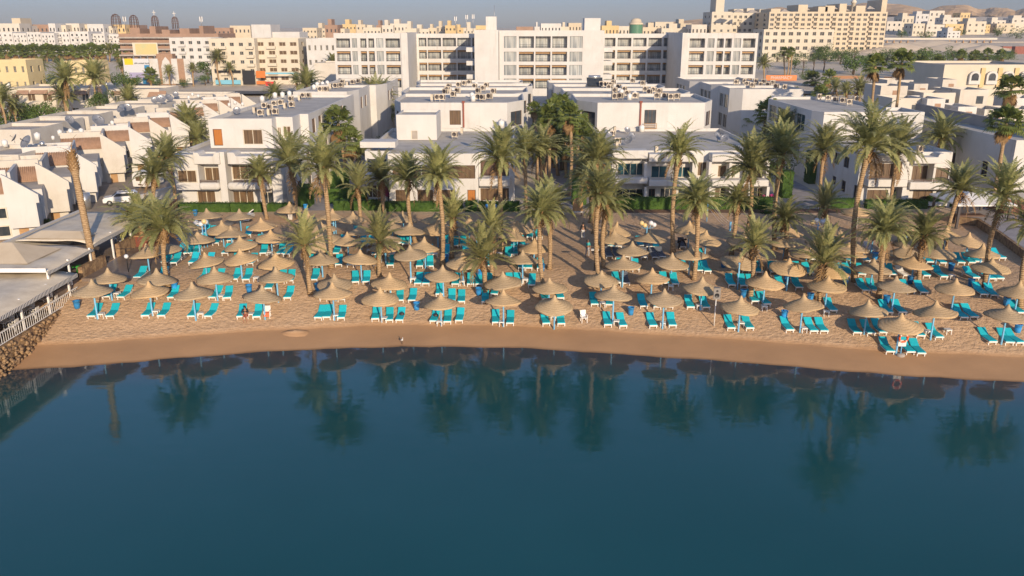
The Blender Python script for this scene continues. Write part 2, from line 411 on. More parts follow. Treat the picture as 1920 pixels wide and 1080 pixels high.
wt = w.node_tree; bg = wt.nodes['Background']; sky = wt.nodes.new('ShaderNodeTexSky'); sky.sky_type = 'NISHITA'; sky.sun_disc = False
sky.sun_elevation = SUN_EL; sky.sun_rotation = math.pi - SUN_AZ; sky.air_density = .7; sky.dust_density = .4; sky.ozone_density = 1.5
tc_ = wt.nodes.new('ShaderNodeTexCoord'); sz = wt.nodes.new('ShaderNodeSeparateXYZ'); wt.links.new(tc_.outputs['Generated'], sz.inputs[0])
hz = ramp(wt, sz.outputs['Z'], [(.0, (.285, .27, .345)), (.06, (.285, .29, .39)), (.30, (.97, .95, 1.02))])      # painted ramp: darkens and tints the sky colour towards the horizon
wt.links.new(mixc(wt, 1, sky.outputs[0], hz, 'MULTIPLY'), bg.inputs[0]); bg.inputs[1].default_value = .15
cd = bpy.data.cameras.new('camera'); cd.sensor_width = 36; cd.lens = F / 1920 * 36; cd.clip_end = 9000; cd.clip_start = .5
co = bpy.data.objects.new('camera', cd); link(co); co.location = (0, 0, H); co.rotation_euler = (math.pi / 2 - TH, 0, 0); S.camera = co
S.view_settings.view_transform = 'Standard'; S.view_settings.look = 'None'; S.view_settings.gamma = 1; S.view_settings.exposure = .47
S.view_settings.use_curve_mapping = False

hzb = MB(); hzb.box(-2600, -60, -6, 2600, 2400, 75)
hm_ = bpy.data.materials.new('thin_haze'); hm_.use_nodes = True; ht = hm_.node_tree; ht.nodes.remove(ht.nodes['Principled BSDF'])
pv_ = ht.nodes.new('ShaderNodeVolumePrincipled'); pv_.inputs['Color'].default_value = (.86, .88, .92, 1); pv_.inputs['Density'].default_value = .00015; pv_.inputs['Anisotropy'].default_value = .2
ht.links.new(pv_.outputs[0], ht.nodes['Material Output'].inputs['Volume'])
ho = structure(hzb.build('haze', hm_), 'stuff'); ho.display_type = 'WIRE'
# ------------------------------------------------------------------ beach furniture
# measurements taken in enlarged views of the photograph: view -> (origin x, origin y, enlargement)
VW = {'v1': (120, 380, 6), 'v2': (420, 380, 6), 'v3': (720, 380, 6), 'v4': (1020, 380, 6), 'v5': (1320, 380, 6), 'v6': (1600, 380, 6),
      'r1': (0, 440, 4), 'r2': (480, 440, 4), 'r3': (960, 440, 4), 'r4': (1440, 440, 4)}
def px(v, u, w): x, y, k = VW[v]; return (x + u / k, y + w / k)
UMB = {
 'r1': [(685, 335, 630), (805, 250, 490), (1110, 350, 605), (1435, 355, 640), (1605, 240, 495)],
 'r2': [(45, 380, 635), (145, 240, 505), (570, 358, 640), (930, 395, 655), (1000, 262, 440), (1383, 437, 680), (1400, 228, 465), (1855, 410, 690), (1850, 258, 440)],
 'r3': [(320, 455, 710), (765, 385, 695), (1145, 405, 705), (1720, 460, 725), (1430, 315, 565), (1905, 275, 530)],
 'r4': [(270, 445, 730), (755, 487, 745), (1265, 495, 785), (1005, 590, 900), (1805, 525, 820), (965, 310, 585), (1415, 328, 575), (455, 310, 540), (1895, 345, 580), (1685, 175, 415)],
 'v1': [(1600, 65, 250), (1400, 205, 390), (1500, 315, 500), (1770, 200, 0), (920, 460, 780), (1110, 415, 640), (1575, 540, 785), (1030, 695, 940)],
 'v2': [(170, 70, 320), (70, 260, 470), (170, 370, 560), (170, 515, 865), (410, 170, 0), (520, 300, 575), (570, 555, 0), (940, 100, 0), (1220, 70, 0),
        (1450, 100, 0), (1140, 300, 0), (1035, 375, 560), (1090, 530, 830), (1385, 330, 620), (1530, 525, 895), (1230, 690, 0), (1530, 230, 0), (1080, 200, 0)],
 'v3': [(210, 95, 265), (90, 190, 440), (580, 110, 0), (600, 200, 0), (290, 215, 0), (960, 150, 0), (1040, 200, 0), (10, 400, 690), (0, 325, 0),
        (455, 385, 740), (290, 500, 935), (885, 555, 920), (1335, 110, 0), (1680, 140, 385), (1500, 205, 0), (1460, 285, 0), (1690, 395, 630), (1560, 535, 890), (980, 450, 650), (1860, 720, 0)],
 'v4': [(825, 215, 0), (790, 300, 490), (1190, 305, 500), (995, 430, 640), (895, 585, 950), (1445, 565, 850), (1640, 205, 0), (1830, 310, 0), (1650, 480, 0), (1220, 735, 1045), (650, 740, 1015), (60, 720, 1065)],
 'v5': [(450, 330, 500), (415, 545, 770), (640, 455, 640), (920, 340, 0), (950, 230, 0), (1350, 340, 0), (1490, 225, 420), (1680, 400, 0), (1630, 450, 700), (1170, 455, 715), (965, 625, 990), (1450, 630, 830)],
 'v6': [(240, 265, 0), (625, 210, 0), (655, 345, 0), (565, 455, 0), (700, 565, 910), (960, 460, 780), (1310, 335, 650), (1465, 460, 690), (1060, 260, 0), (235, 630, 970)],
}
umb = []
for v, L in UMB.items():
    for (u, w_, b) in L:
        ax, ay = px(v, u, w_); by = px(v, u, b)[1] if b else None
        if any(abs(q[0] - ax) < 9 and abs(q[1] - ay) < 8 for q in umb): continue
        umb.append((ax, ay, by))
UB = []
for ax, ay, by in umb:
    if by:
        y = G(ax, by).y
    else:
        y = 80.
        for _ in range(8):
            y = Z(ax, ay, gz(Z(ax, ay, 3.3).x, y) + 2.75).y
    p = P(ax, ay, y); g = gz(p.x, y); h = p.z - g
    if h > 3.5 or h < 2.35:
        h = max(2.45, min(3.4, h)); p = Z(ax, ay, g + h)
    UB.append([p.x, p.y, gz(p.x, p.y), h])
def canopy_mesh(seed):
    r = random.Random(seed); n = 26
    prof = [(.02, .04), (.07, .01), (.12, -.11), (.18, -.235), (.27, -.36), (.42, -.475), (.70, -.585), (.93, -.69), (1.18, -.795), (1.40, -.885), (1.54, -.95), (1.57, -.99), (1.555, -1.04)]
    inner = [(1.50, -1.03), (1.1, -.90), (.5, -.68), (.06, -.45)]
    ph = [r.uniform(0, 6.28) for _ in range(4)]; am = r.uniform(.01, .035)
    def wob(i, k, rr, z):
        a = 2 * math.pi * k / n
        q = min(1, rr / 1.5)
        rr2 = rr * (1 + am * math.sin(2 * a + ph[0]) + .02 * math.sin(5 * a + ph[1]) + q * r.uniform(-.03, .03))
        z2 = z + q * q * (.07 * math.sin(a + ph[2]) + .035 * math.sin(3 * a + ph[3]) + r.uniform(-.022, .022))
        return rr2, z2
    m = MB(); m.lathe(prof + inner, n, 0, None, True, wob)
    return m.mesh('canopy', M['thatch'])
CAN = [canopy_mesh(i) for i in range(10)]
pm = MB(); pm.tube([(0, 0, -.3), (0, 0, .8), (0, 0, 1.0)], [.075, .07, .065], 8)
POLE = pm.mesh('pole', M['bluepaint'])
# rows from the water inland, each counted from the café terrace end
for u in UB: u.append(max(1, int((u[1] - shore(u[0]) - 1.2) / 4.3) + 1))
rows = {}
for i, u in enumerate(UB): rows.setdefault(u[4], []).append(i)
LBL = {}
for rk, (k, L) in enumerate(sorted(rows.items())):
    L.sort(key=lambda i: UB[i][0])
    for j, i in enumerate(L): LBL[i] = (j + 1, rk + 1)
for i, (x, y, z, h, _) in enumerate(UB):
    a, b = LBL[i]
    o = thing('straw_parasol', f'straw parasol on blue pole, {nth(a)} from the terrace in {nth(b)} row from the water', 'parasol', (x, y, z), R.uniform(0, 6.28), 'straw parasols on the beach')
    c = bpy.data.objects.new('canopy', CAN[(i * 7) % 10]); link(c, o); c.location = (0, 0, h)
    s = R.uniform(.96, 1.04); c.scale = (s, s, R.uniform(.95, 1.12)); c.rotation_euler = (R.gauss(0, .05), R.gauss(0, .05), 0)
    p = bpy.data.objects.new('pole', POLE); link(p, o); p.scale = (1, 1, h - .55)
# sun loungers
def lounger_parts(mm, legs):
    """foot end at the origin, head towards +y"""
    f = MB()
    for s in (-1, 1):
        f.box(s * .30 - .025, 0, .24, s * .30 + .025, 1.95, .31)
    for k in range(7): f.box(-.275, .05 + k * .17, .25, .275, .15 + k * .17, .285)
    f.box(-.33, -.03, .22, .33, 0, .33)
    f.add([(-.30, 1.22, .30), (.30, 1.22, .30), (.30, 1.86, .70), (-.30, 1.86, .70), (-.30, 1.25, .26), (.30, 1.25, .26), (.30, 1.89, .66), (-.30, 1.89, .66)],
          [(0, 1, 2, 3), (7, 6, 5, 4), (0, 4, 5, 1), (1, 5, 6, 2), (2, 6, 7, 3), (3, 7, 4, 0)])
    for s in (-1, 1): f.tube([(s * .27, 1.75, .27), (s * .27, 1.72, .58)], .02, 4)
    lg = MB()
    for (x, y) in ((-.28, .12), (.28, .12), (-.28, 1.7), (.28, 1.7)): lg.box(x - .03, y - .03, -.08, x + .03, y + .03, .24)
    one = MB(); one.box(-.03, -.03, -.08, .03, .03, .24)
    pr = []
    if mm:
        q = MB(); t = .055
        prof = [(.02, .315), (.6, .318), (1.2, .33), (1.27, .36), (1.55, .53), (1.88, .735)]
        n = len(prof)
        vs = []
        for (y, z) in prof:
            for (xx, dz) in ((-.315, 0), (-.315, t), (-.27, t + .012), (.27, t + .012), (.315, t), (.315, 0)): vs.append((xx, y, z + dz))
        fs = []
        for i in range(n - 1):
            for k in range(6):
                k2 = (k + 1) % 6
                fs.append((i * 6 + k, i * 6 + k2, (i + 1) * 6 + k2, (i + 1) * 6 + k))
        fs.append(tuple(range(6))); fs.append(tuple((n - 1) * 6 + k for k in range(6))[::-1])
        q.add(vs, fs)
        for k in range(5): q.box(-.27 + k * .125, -.012, .29, -.23 + k * .125, .03, .33)   # tie tabs over the foot end
        pr.append(('mattress', q.mesh('mattress', mm)))
    if legs:
        L = one.mesh('leg', M['wplastic'])
        for (x, y) in ((-.28, .12), (.28, .12), (-.28, 1.7), (.28, 1.7)): pr.append(('leg', L, (x, y, 0)))
    else: f.v, f.f, f.m, f.sm = f.v + lg.v, f.f + [tuple(i + len(f.v) for i in q) for q in lg.f], f.m + lg.m, f.sm + lg.sm
    pr.insert(0, ('frame', f.mesh('frame', M['wplastic'])))
    return pr
LP = {(k, l): lounger_parts(m, l) for k, m in (('t', M['turq']), ('d', M['navy']), ('w', None)) for l in (0, 1)}
LNG = {
 'r1': [(685, 638), (825, 638), (1090, 634), (1210, 634), (1435, 638), (1560, 638), (1805, 640), (1925, 642), (795, 490), (905, 494), (1150, 492), (1285, 497), (1590, 497), (1705, 499), (1030, 345), (1195, 347), (1755, 358), (1845, 361)],
 'v1': [(1135, 705), (1230, 712), (1290, 590), (1385, 602), (1465, 597), (1540, 480), (1705, 487), (1580, 375), (1665, 385), (1810, 602), (1440, 712), (1600, 712), (1540, 900), (1720, 905), (1870, 460)],
 'v2': [(130, 718), (290, 718), (440, 602), (632, 606), (700, 612), (385, 490), (500, 493), (590, 497), (270, 395), (60, 592), (250, 562), (20, 460), (640, 918), (740, 914), (500, 1000), (590, 1012), (1045, 372),
        (1150, 590), (1255, 602), (1320, 604), (1300, 497), (1240, 492), (1290, 732), (1050, 725), (940, 722), (1420, 735), (1510, 736), (1560, 500), (1640, 506), (1480, 385), (1540, 385), (1480, 928), (1600, 926), (1010, 902),
        (1700, 615), (1800, 615), (1885, 615, 'w'), (1720, 740), (1870, 738)],
 'v3': [(170, 405), (260, 407), (170, 487), (240, 497), (90, 738), (400, 748), (520, 750), (592, 750), (380, 945), (470, 947), (520, 612), (700, 612), (690, 495), (800, 515), (720, 385), (780, 500), (890, 510), (940, 630), (1015, 632),
        (910, 757), (995, 760), (1170, 745), (800, 952), (975, 952), (1070, 952), (1190, 952), (1420, 952), (1515, 950), (1660, 962), (1550, 768), (1630, 770), (1760, 775), (1390, 642), (1470, 612), (1630, 607), (1470, 527), (1560, 505), (1640, 418), (1750, 418), (1180, 612)],
 'r2': [(465, 648), (530, 645), (637, 650), (895, 657), (1000, 667), (1075, 667), (1330, 674), (1435, 679), (1522, 670), (1800, 684), (1905, 690), (25, 642), (235, 499), (505, 505), (640, 510), (1080, 517), (1168, 517), (1470, 520), (1540, 527), (1720, 528), (1785, 470), (990, 440), (1375, 470)],
 'r3': [(258, 692), (370, 694), (720, 702), (835, 710), (1060, 710), (1205, 707), (1645, 727), (1785, 727), (250, 505), (365, 500), (620, 547), (730, 550), (990, 562), (1090, 567), (1180, 569), (1340, 569), (1457, 571), (1825, 525), (1915, 545), (1150, 388), (1225, 394), (795, 387), (858, 387, 'd'),
        (1650, 402), (1740, 406), (1810, 408), (1300, 287), (1405, 292), (1468, 298), (1755, 294), (1855, 305), (732, 185, 'd'), (800, 187, 'd'), (862, 187, 'd'), (992, 192, 'd'), (1075, 192, 'd'), (1130, 187, 'd'), (740, 106), (800, 108, 'd'), (965, 102), (1030, 112, 'd'), (1082, 114), (1280, 112, 'd'),
        (1435, 197), (1480, 202, 'd'), (1690, 117), (1770, 107), (830, 278), (930, 284)],
 'r4': [(165, 742), (345, 750), (422, 750), (670, 762), (775, 767), (862, 760), (917, 905), (1070, 908), (1150, 918), (1145, 785), (1285, 797), (1685, 832), (1812, 836), (1892, 838), (35, 573), (490, 595), (905, 610), (1010, 608), (1075, 452), (1172, 458), (735, 443), (805, 442), (115, 418), (170, 419), (235, 421),
        (1472, 648), (1548, 643), (1622, 473), (1700, 480), (1900, 612), (565, 320), (625, 320), (705, 320), (45, 302), (110, 304), (240, 307), (315, 312), (365, 310), (625, 217), (740, 216), (335, 208), (780, 138, 'w'), (1190, 332), (1245, 337), (1320, 340), (1560, 347), (1682, 355), (1742, 353), (940, 322), (1040, 330, 'w'),
        (1215, 228), (1312, 235), (1450, 233), (1530, 233), (1575, 224), (1760, 198)],
}
lg = []
for v, L in LNG.items():
    for t in L:
        X, Y = px(v, t[0], t[1]); k = t[2] if len(t) > 2 else 't'
        if any(abs(q[0] - X) < 8 and abs(q[1] - Y) < 6 for q in lg): continue
        p = G(X, Y)
        if any((q[2].x - p.x) ** 2 + ((q[2].y - p.y) * .35) ** 2 < .62 ** 2 for q in lg): continue
        lg.append((X, Y, p, k))
by = {}
for X, Y, p, k in lg:
    i = min(range(len(UB)), key=lambda j: (UB[j][0] - p.x) ** 2 + (UB[j][1] - p.y - .3) ** 2)
    by.setdefault(i, []).append((p.x, p, k))
KIND = {'t': 'turquoise sun lounger', 'd': 'navy plaid sun lounger', 'w': 'bare white lounger'}
for i, L in by.items():
    L.sort(key=lambda q: q[0]); a, b = LBL[i]
    for j, (_, p, k) in enumerate(L):
        lab = f'{KIND[k]}, {nth(j + 1)} from the terrace under {nth(a)} parasol of {nth(b)} row inland'
        o = thing('sun_lounger', lab, 'sun lounger', (p.x, p.y, p.z + .03), R.gauss(.02, .05) - p.x * .002, 'sun loungers on the beach')
        for q in LP[(k, 1 if p.y < 69 else 0)]:
            c = bpy.data.objects.new(q[0], q[1]); link(c, o)
            if len(q) > 2: c.location = q[2]
# side tables
tb = MB(); tb.box(-.24, -.24, .36, .24, .24, .40); tb.box(-.21, -.21, .31, .21, .21, .36)
TT = tb.mesh('table_top', M['wplastic'])
tl = MB(); tl.box(-.025, -.025, -.05, .025, .025, .31); TL = tl.mesh('leg', M['wplastic'])
tabs = [('r1', 765, 622), ('r1', 1175, 600), ('r1', 1505, 618), ('r1', 1882, 622), ('r1', 1660, 485), ('r1', 882, 465), ('r2', 597, 632), ('r2', 965, 652), ('r2', 1378, 678), ('r2', 1843, 682), ('r2', 1180, 352), ('r2', 1545, 375), ('r2', 850, 140), ('r2', 1830, 165),
        ('r3', 312, 640), ('r3', 783, 675), ('r3', 1130, 690), ('r3', 1715, 690), ('r3', 677, 540), ('r3', 1190, 412), ('r3', 1400, 558), ('r3', 100, 360), ('r3', 1890, 565), ('r3', 795, 382), ('r4', 265, 730), ('r4', 435, 605), ('r4', 1190, 752), ('r4', 1345, 742), ('r4', 1370, 332),
        ('v2', 365, 882), ('v2', 1035, 725), ('v2', 215, 700), ('v2', 520, 595), ('v3', 575, 615), ('v3', 880, 925), ('v3', 1585, 905), ('v3', 320, 895)]
for n, (v, u, w_) in enumerate(tabs):
    p = G(*px(v, u, w_))
    i = min(range(len(UB)), key=lambda j: (UB[j][0] - p.x) ** 2 + (UB[j][1] - p.y) ** 2); a, b = LBL[i]
    o = thing('side_table', f'low white table beside pole of {nth(a)} parasol in {nth(b)} row from the water', 'table', p, R.gauss(0, .1), 'white side tables')
    link(bpy.data.objects.new('table_top', TT), o)
    for (x, y) in ((-.19, -.19), (.19, -.19), (-.19, .19), (.19, .19)):
        l = link(bpy.data.objects.new('leg', TL), o); l.location = (x, y, 0)
# bins
bm_ = MB(); bm_.lathe([(.001, 0), (.20, 0), (.235, .3), (.26, .60), (.285, .60), (.285, .64), (.23, .64), (.20, .1), (.001, .08)], 14)
BIN = bm_.mesh('bin', M['binblue'])
hb = MB(); hb.tube([(-.25, 0, .62), (-.2, 0, .45), (0, -.05, .38), (.2, 0, .45), (.25, 0, .62)], .012, 4); HND = hb.mesh('handle', M['wplastic'])
bins = [('r1', 580, 552), ('r1', 1312, 415), ('r1', 1870, 430), ('r2', 1205, 563), ('r2', 465, 420), ('r2', 1680, 318), ('r2', 1670, 452), ('r2', 1425, 207), ('r3', 890, 600), ('r3', 1585, 245), ('r3', 225, 272), ('r3', 1733, 468),
        ('r4', 315, 495), ('r4', 120, 627), ('r4', 580, 368), ('r4', 885, 514), ('r4', 1370, 268), ('r4', 1520, 388), ('r4', 1785, 528), ('r4', 1870, 732), ('r4', 800, 185), ('r4', 1065, 365), ('r4', 975, 252), ('r4', 140, 350), ('v1', 1300, 435), ('v1', 1480, 145), ('v2', 685, 440), ('v2', 920, 80), ('v3', 310, 445), ('v5', 1330, 95), ('v3', 700, 660)]
for n, (v, u, w_) in enumerate(bins):
    p = G(*px(v, u, w_))
    i = min(range(len(UB)), key=lambda j: (UB[j][0] - p.x) ** 2 + (UB[j][1] - p.y) ** 2); a, b = LBL[i]
    o = inst(bpy.data.objects.new('t', BIN), None, 'blue_bin') if 0 else link(bpy.data.objects.new('blue_bin', BIN))
    o.location = p; o.rotation_euler.z = R.uniform(0, 6); o.scale = (1.05,) * 3
    tag(o, f'blue plastic bin {"behind" if p.y > UB[i][1] else "before"} {nth(a)} parasol in {nth(b)} row from the water', 'bin', 'blue bins on the sand')
    h_ = link(bpy.data.objects.new('handle', HND), o)
# globe lamps
def globe_lamp(base, h, globes, label, pole_m='bluepaint', arm=True):
    o = thing('globe_lamp', label, 'lamp', base, 0, 'globe lamps')
    m = MB(); m.tube([(0, 0, -.2), (0, 0, h)], [.07, .055], 8); m.build('pole', M[pole_m], o)
    for (dx, dz, col) in globes:
        if arm:
            a = MB(); a.tube([(0, 0, h - .3), (dx * .8, 0, h - .2), (dx, 0, h - .1 + dz)], .03, 5); a.build('arm', M[pole_m], o)
        g = MB(); g.ball((dx, 0, h + .12 + dz), .26, 14, 10); g.build('globe', GLB[col], o)
    return o
GLB = {'w': mat('white_globe', (.72, .72, .74), rough=.25), 'y': mat('yellowed_globe', (.72, .55, .26), rough=.3), 'g': mat('greenish_globe', (.42, .42, .27), rough=.3), 'b': mat('blue_lantern', (.03, .2, .5), rough=.4)}
def gl(v, u, b, top, globes, label, pm_='bluepaint'):
    p = G(*px(v, u, b)); q = P(*px(v, u, top), p.y); return globe_lamp(p, q.z - p.z, globes, label, pm_)
gl('v1', 1580, 505, 235, [(-.55, 0, 'w'), (-.1, -.15, 'w'), (.25, .1, 'y')], 'blue lamp post with white and yellow globes above rear loungers by the terrace')
gl('v1', 1615, 500, 240, [(.05, .1, 'w')], 'blue lamp post with a single white globe among rear parasols')
gl('v2', 1262, 352, 210, [(-.55, 0, 'g'), (.45, 0, 'y')], 'blue lamp post with one green and one yellow globe near tall palm')
gl('v4', 1155, 360, 262, [(-.6, .2, 'y'), (-.25, -.05, 'y'), (.4, .2, 'w'), (.75, 0, 'w')], 'blue lamp post with four globes, two yellow and two white')
gl('v5', 1268, 400, 228, [(-.6, -.05, 'y'), (-.2, .15, 'w'), (.4, 0, 'w'), (.75, .12, 'w')], 'blue lamp post with four globes, one yellow and three white')
gl('v3', 1205, 190, 40, [(-.45, -.1, 'b'), (.45, -.1, 'b')], 'blue post carrying two blue lanterns before the orange door')
# black lamp by the terrace, black post, speaker post, net
p = G(*px('r1', 965, 290)); q = P(*px('r1', 940, 105), p.y)
o = thing('black_lamp_post', 'black iron lamp post with cross arm and hanging white globe beside the terrace steps', 'lamp', p)
m = MB(); m.tube([(0, 0, -.1), (q.x - p.x, 0, q.z - p.z)], .05, 6); m.build('pole', M['black'], o)
m = MB(); m.tube([(q.x - p.x - .8, 0, q.z - p.z - .02), (q.x - p.x + .8, 0, q.z - p.z - .02)], .035, 6); m.build('cross_arm', M['black'], o)
m = MB(); m.ball((.05, -.1, 1.62), .2, 12, 8); m.build('globe', GLB['w'], o)
p = G(*px('r3', 617, 272)); q = P(*px('r3', 620, 115), p.y)
o = thing('sign_post', 'black post with flat white sign top next to the paired palms', 'sign', p)
m = MB(); m.tube([(0, 0, -.1), (0, 0, q.z - p.z)], .05, 6); m.build('pole', M['black'], o)
m = MB(); m.box(-.35, -.2, q.z - p.z, .35, .2, q.z - p.z + .08); m.build('sign_board', M['wplastic'], o)
p = G(*px('r3', 1515, 685)); q = P(*px('r3', 1535, 480), p.y); hh = q.z - p.z
o = thing('loudspeaker_post', 'tall white post carrying a grey loudspeaker box in the open sand', 'speaker', p)
m = MB(); m.tube([(0, 0, -.1), (0, 0, hh + .1)], .045, 8); m.build('pole', M['wplastic'], o)
m = MB(); m.prism([(-.28, -.2), (.28, -.2), (.2, .22), (-.2, .22)], hh, hh + .95, 'z'); s_ = m.build('speaker_case', mat('grey_case', (.22, .20, .18), rough=.6), o)
m = MB(); m.lathe([(.001, 0), (.17, 0), (.19, .02), (.19, .0)], 14, 0, Matrix.Translation((0, -.205, hh + .33)) @ Matrix.Rotation(math.pi / 2, 4, 'X'))
m.lathe([(.001, 0), (.08, 0), (.09, .015), (.09, 0)], 10, 0, Matrix.Translation((0, -.205, hh + .70)) @ Matrix.Rotation(math.pi / 2, 4, 'X')); m.build('speaker_grille', M['black'], s_)
p1 = G(*px('v5', 30, 212)); t1 = P(*px('v5', 42, -60), p1.y); p2 = G(*px('v5', 292, 318)); t2 = P(*px('v5', 298, 215), p2.y)
o = thing('volleyball_net', 'sagging volleyball net strung between two blue poles behind the parasols', 'net', p1)
m = MB(); m.tube([(0, 0, -.1), (0, 0, t1.z - p1.z)], .06, 8); m.build('pole', M['bluepaint'], o)
d = p2 - p1
m = MB(); m.tube([(d.x, d.y, d.z - .1), (d.x, d.y, t2.z - p1.z)], .12, 8); m.build('pole', M['bluepaint'], o)
m = MB(); za, zb = t1.z - p1.z - .15, t2.z - p1.z - .1
for k in range(4):
    m.tube([(d.x * f_, d.y * f_, (za - k * .3) * (1 - f_) + (zb - k * .3) * f_ - .25 * math.sin(math.pi * f_)) for f_ in (0, .25, .5, .75, 1)], .012, 4)
m.build('netting', M['rail_white'], o)
p = G(*px('r3', 1690, 412)); q = P(*px('r3', 1702, 220), p.y)
o = thing('shower_post', 'bare blue post with a square head standing among loungers', 'post', p)
m = MB(); m.tube([(0, 0, -.1), (0, 0, q.z - p.z)], .06, 8); m.build('pole', M['bluepaint'], o)
m = MB(); m.box(-.1, -.12, q.z - p.z, .1, .1, q.z - p.z + .12); m.build('shower_head', M['bluepaint'], o)
# lifebuoy
p = G(*px('r4', 992, 905)); zb = P(*px('r4', 1005, 775), p.y - .1)
o = thing('lifebuoy_stand', 'white lifebuoy stand with round concrete foot at the water edge', 'stand', (p.x, p.y, p.z))
m = MB(); m.lathe([(.001, .16), (.3, .16), (.34, .1), (.34, -.1)], 16); m.build('foot', M['concrete'], o)
m = MB(); m.tube([(0, 0, .1), (0, 0, 1.2)], .05, 8); m.build('pole', M['bluepaint'], o)
m = MB(); m.box(-.3, -.04, .75, .3, .04, 1.25); m.build('back_board', M['wplastic'], o)
o = thing('lifebuoy', 'orange lifebuoy ring with white bands hung on the stand by the water', 'lifebuoy', (p.x, p.y - .12, zb.z))
def arc(a0, a1, r, t, mm, name):
    m = MB(); m.tube([(r * math.cos(a0 + (a1 - a0) * i / 10), 0, r * math.sin(a0 + (a1 - a0) * i / 10)) for i in range(11)], t, 8); m.build(name, mm, o)
for k in range(4):
    a0 = math.pi / 4 + k * math.pi / 2
    arc(a0 + .14, a0 + math.pi / 2 - .14, .31, .075, M['orange'], 'ring_section'); arc(a0 - .14, a0 + .14, .31, .079, M['wplastic'], 'band')
# plastic chairs on the sand
def chair_parts():
    out = []
    m = MB(); m.box(-.25, -.25, .40, .25, .25, .44); out.append(('seat', m.mesh('seat', M['wplastic'])))
    m = MB(); m.prism([(.22, .44), (.27, .44), (.36, .95), (.32, .96)], -.24, .24, 'x'); out.append(('backrest', m.mesh('backrest', M['wplastic'])))
    for s in (-1, 1):
        m = MB(); m.box(s * .25 - .03, -.25, .62, s * .25 + .03, .3, .65); m.box(s * .25 - .025, -.25, .4, s * .25 + .025, -.2, .62); out.append(('armrest', m.mesh('armrest', M['wplastic'])))
    m = MB(); m.box(-.025, -.025, -.03, .025, .025, .40); lgm = m.mesh('leg', M['wplastic'])
    for (x, y) in ((-.22, -.22), (.22, -.22), (-.22, .22), (.22, .22)): out.append(('leg', lgm, (x, y, 0)))
    return out
CH = chair_parts()
def chair(loc, rz, label, group=None):
    o = thing('plastic_chair', label, 'chair', loc, rz, group)
    for q in CH:
        c = link(bpy.data.objects.new(q[0], q[1]), o)
        if len(q) > 2: c.location = q[2]
    return o
chair(G(*px('r3', 538, 655)), .2, 'lone white plastic chair standing empty in front of the parasols')
c_ = chair(G(*px('r2', 88, 622)), .1, 'white plastic chair with an orange towel, next to the seated sunbather')
m = MB(); m.prism([(-.27, .45), (.2, .445), (.24, .47), (-.29, .49), (-.34, .2), (-.30, .2)], -.23, .2, 'x'); t_ = m.build('towel', M['orange'], None, c_.location, .1)
tag(t_, 'orange towel draped over the white plastic chair seat', 'towel')
# dug sand mound
m = MB(); m.lathe([(.001, .28), (.35, .2), (.7, .06), (.95, -.12)], 14, 0, None, True, lambda i, k, r, z: (r * R.uniform(.85, 1.15), z))
o = m.build('sand_mound', bpy.data.materials['sand_and_desert_ground'], None, G(*px('r2', 290, 735))); o.scale = (1.6, .8, .8); tag(o, 'small heap of dug sand between front parasols and the water', 'sand heap')
# ------------------------------------------------------------------ palms
def frond(mb, r, length, az, elev, droop, mi=0, nl=34, wid=.43):
    """feather leaf: arching midrib with two rows of leaflets"""
    pts = []; p = Vector((0, 0, 0)); a = elev; n = 12; st = length / n
    tw = r.gauss(0, .12)
    for i in range(n + 1):
        pts.append(p.copy())
        az2 = az + tw * i / n
        p = p + Vector((math.cos(az2) * math.cos(a), math.sin(az2) * math.cos(a), math.sin(a))) * st
        a -= droop * (.3 + 1.6 * i / n) / n
    side = Vector((-math.sin(az), math.cos(az), 0))
    for i in range(n):
        w_ = .045 * (1 - i / n) + .012
        mb.add([pts[i] - side * w_, pts[i] + side * w_, pts[i + 1] + side * w_ * .85, pts[i + 1] - side * w_ * .85], [(0, 1, 2, 3)], mi)
    for k in range(nl):
        f = .12 + .88 * (k + r.random() * .6) / nl; q = f * n; i = min(n - 1, int(q)); t = q - i
        b = pts[i].lerp(pts[i + 1], t); tg = (pts[i + 1] - pts[i]).normalized(); up = side.cross(tg).normalized()
        if up.z < 0: up = -up
        L = wid * (math.sin(math.pi * min(1, .22 + f * .82)) * .9 + .15) * r.uniform(.8, 1.15)
        for s in (-1, 1):
            d = (tg * .75 + side * s * .75 + up * (.35 - .2 * f) + Vector((0, 0, r.uniform(-.25, .1)))).normalized()
            e = b + d * L - Vector((0, 0, L * .18)); w_ = tg * .05
            mid = b + d * L * .5
            mb.add([b - w_ * .4, mid - w_ * .75, e, mid + w_ * .75, b + w_ * .4], [(0, 1, 2, 3, 4)], mi)
def date_crown(seed, nf, up=0.0, droop=1.7, dead=3, L0=3.0):
    r = random.Random(seed); mb = MB()
    for i in range(nf):
        t = (i + .5) / nf
        el = rad(84 - 84 * t + r.gauss(0, 7)) + up * (1 - t)
        frond(mb, r, L0 * r.uniform(.82, 1.08) * (.8 + .2 * math.sin(math.pi * min(1, t + .25))), i * 2.39996 + r.gauss(0, .2), el, droop * r.uniform(.75, 1.2) * (.75 + .35 * t), 0)
    for i in range(dead): frond(mb, r, L0 * .75, r.uniform(0, 6.28), rad(-40 + r.gauss(0, 12)), .9, 1, 14)
    return mb.mesh('crown', [M['frond'], M['dry']])
DC = [date_crown(11 + i, 58 + 6 * (i % 3), 0, 1.3 + .1 * i, 4) for i in range(5)]
def tint(me, m): c = me.copy(); c.materials[0] = m; return c
DY = [date_crown(31 + i, 40, .25, 1.1, 2) for i in range(3)]
for m_ in DY: m_.materials[0] = M['frond2']
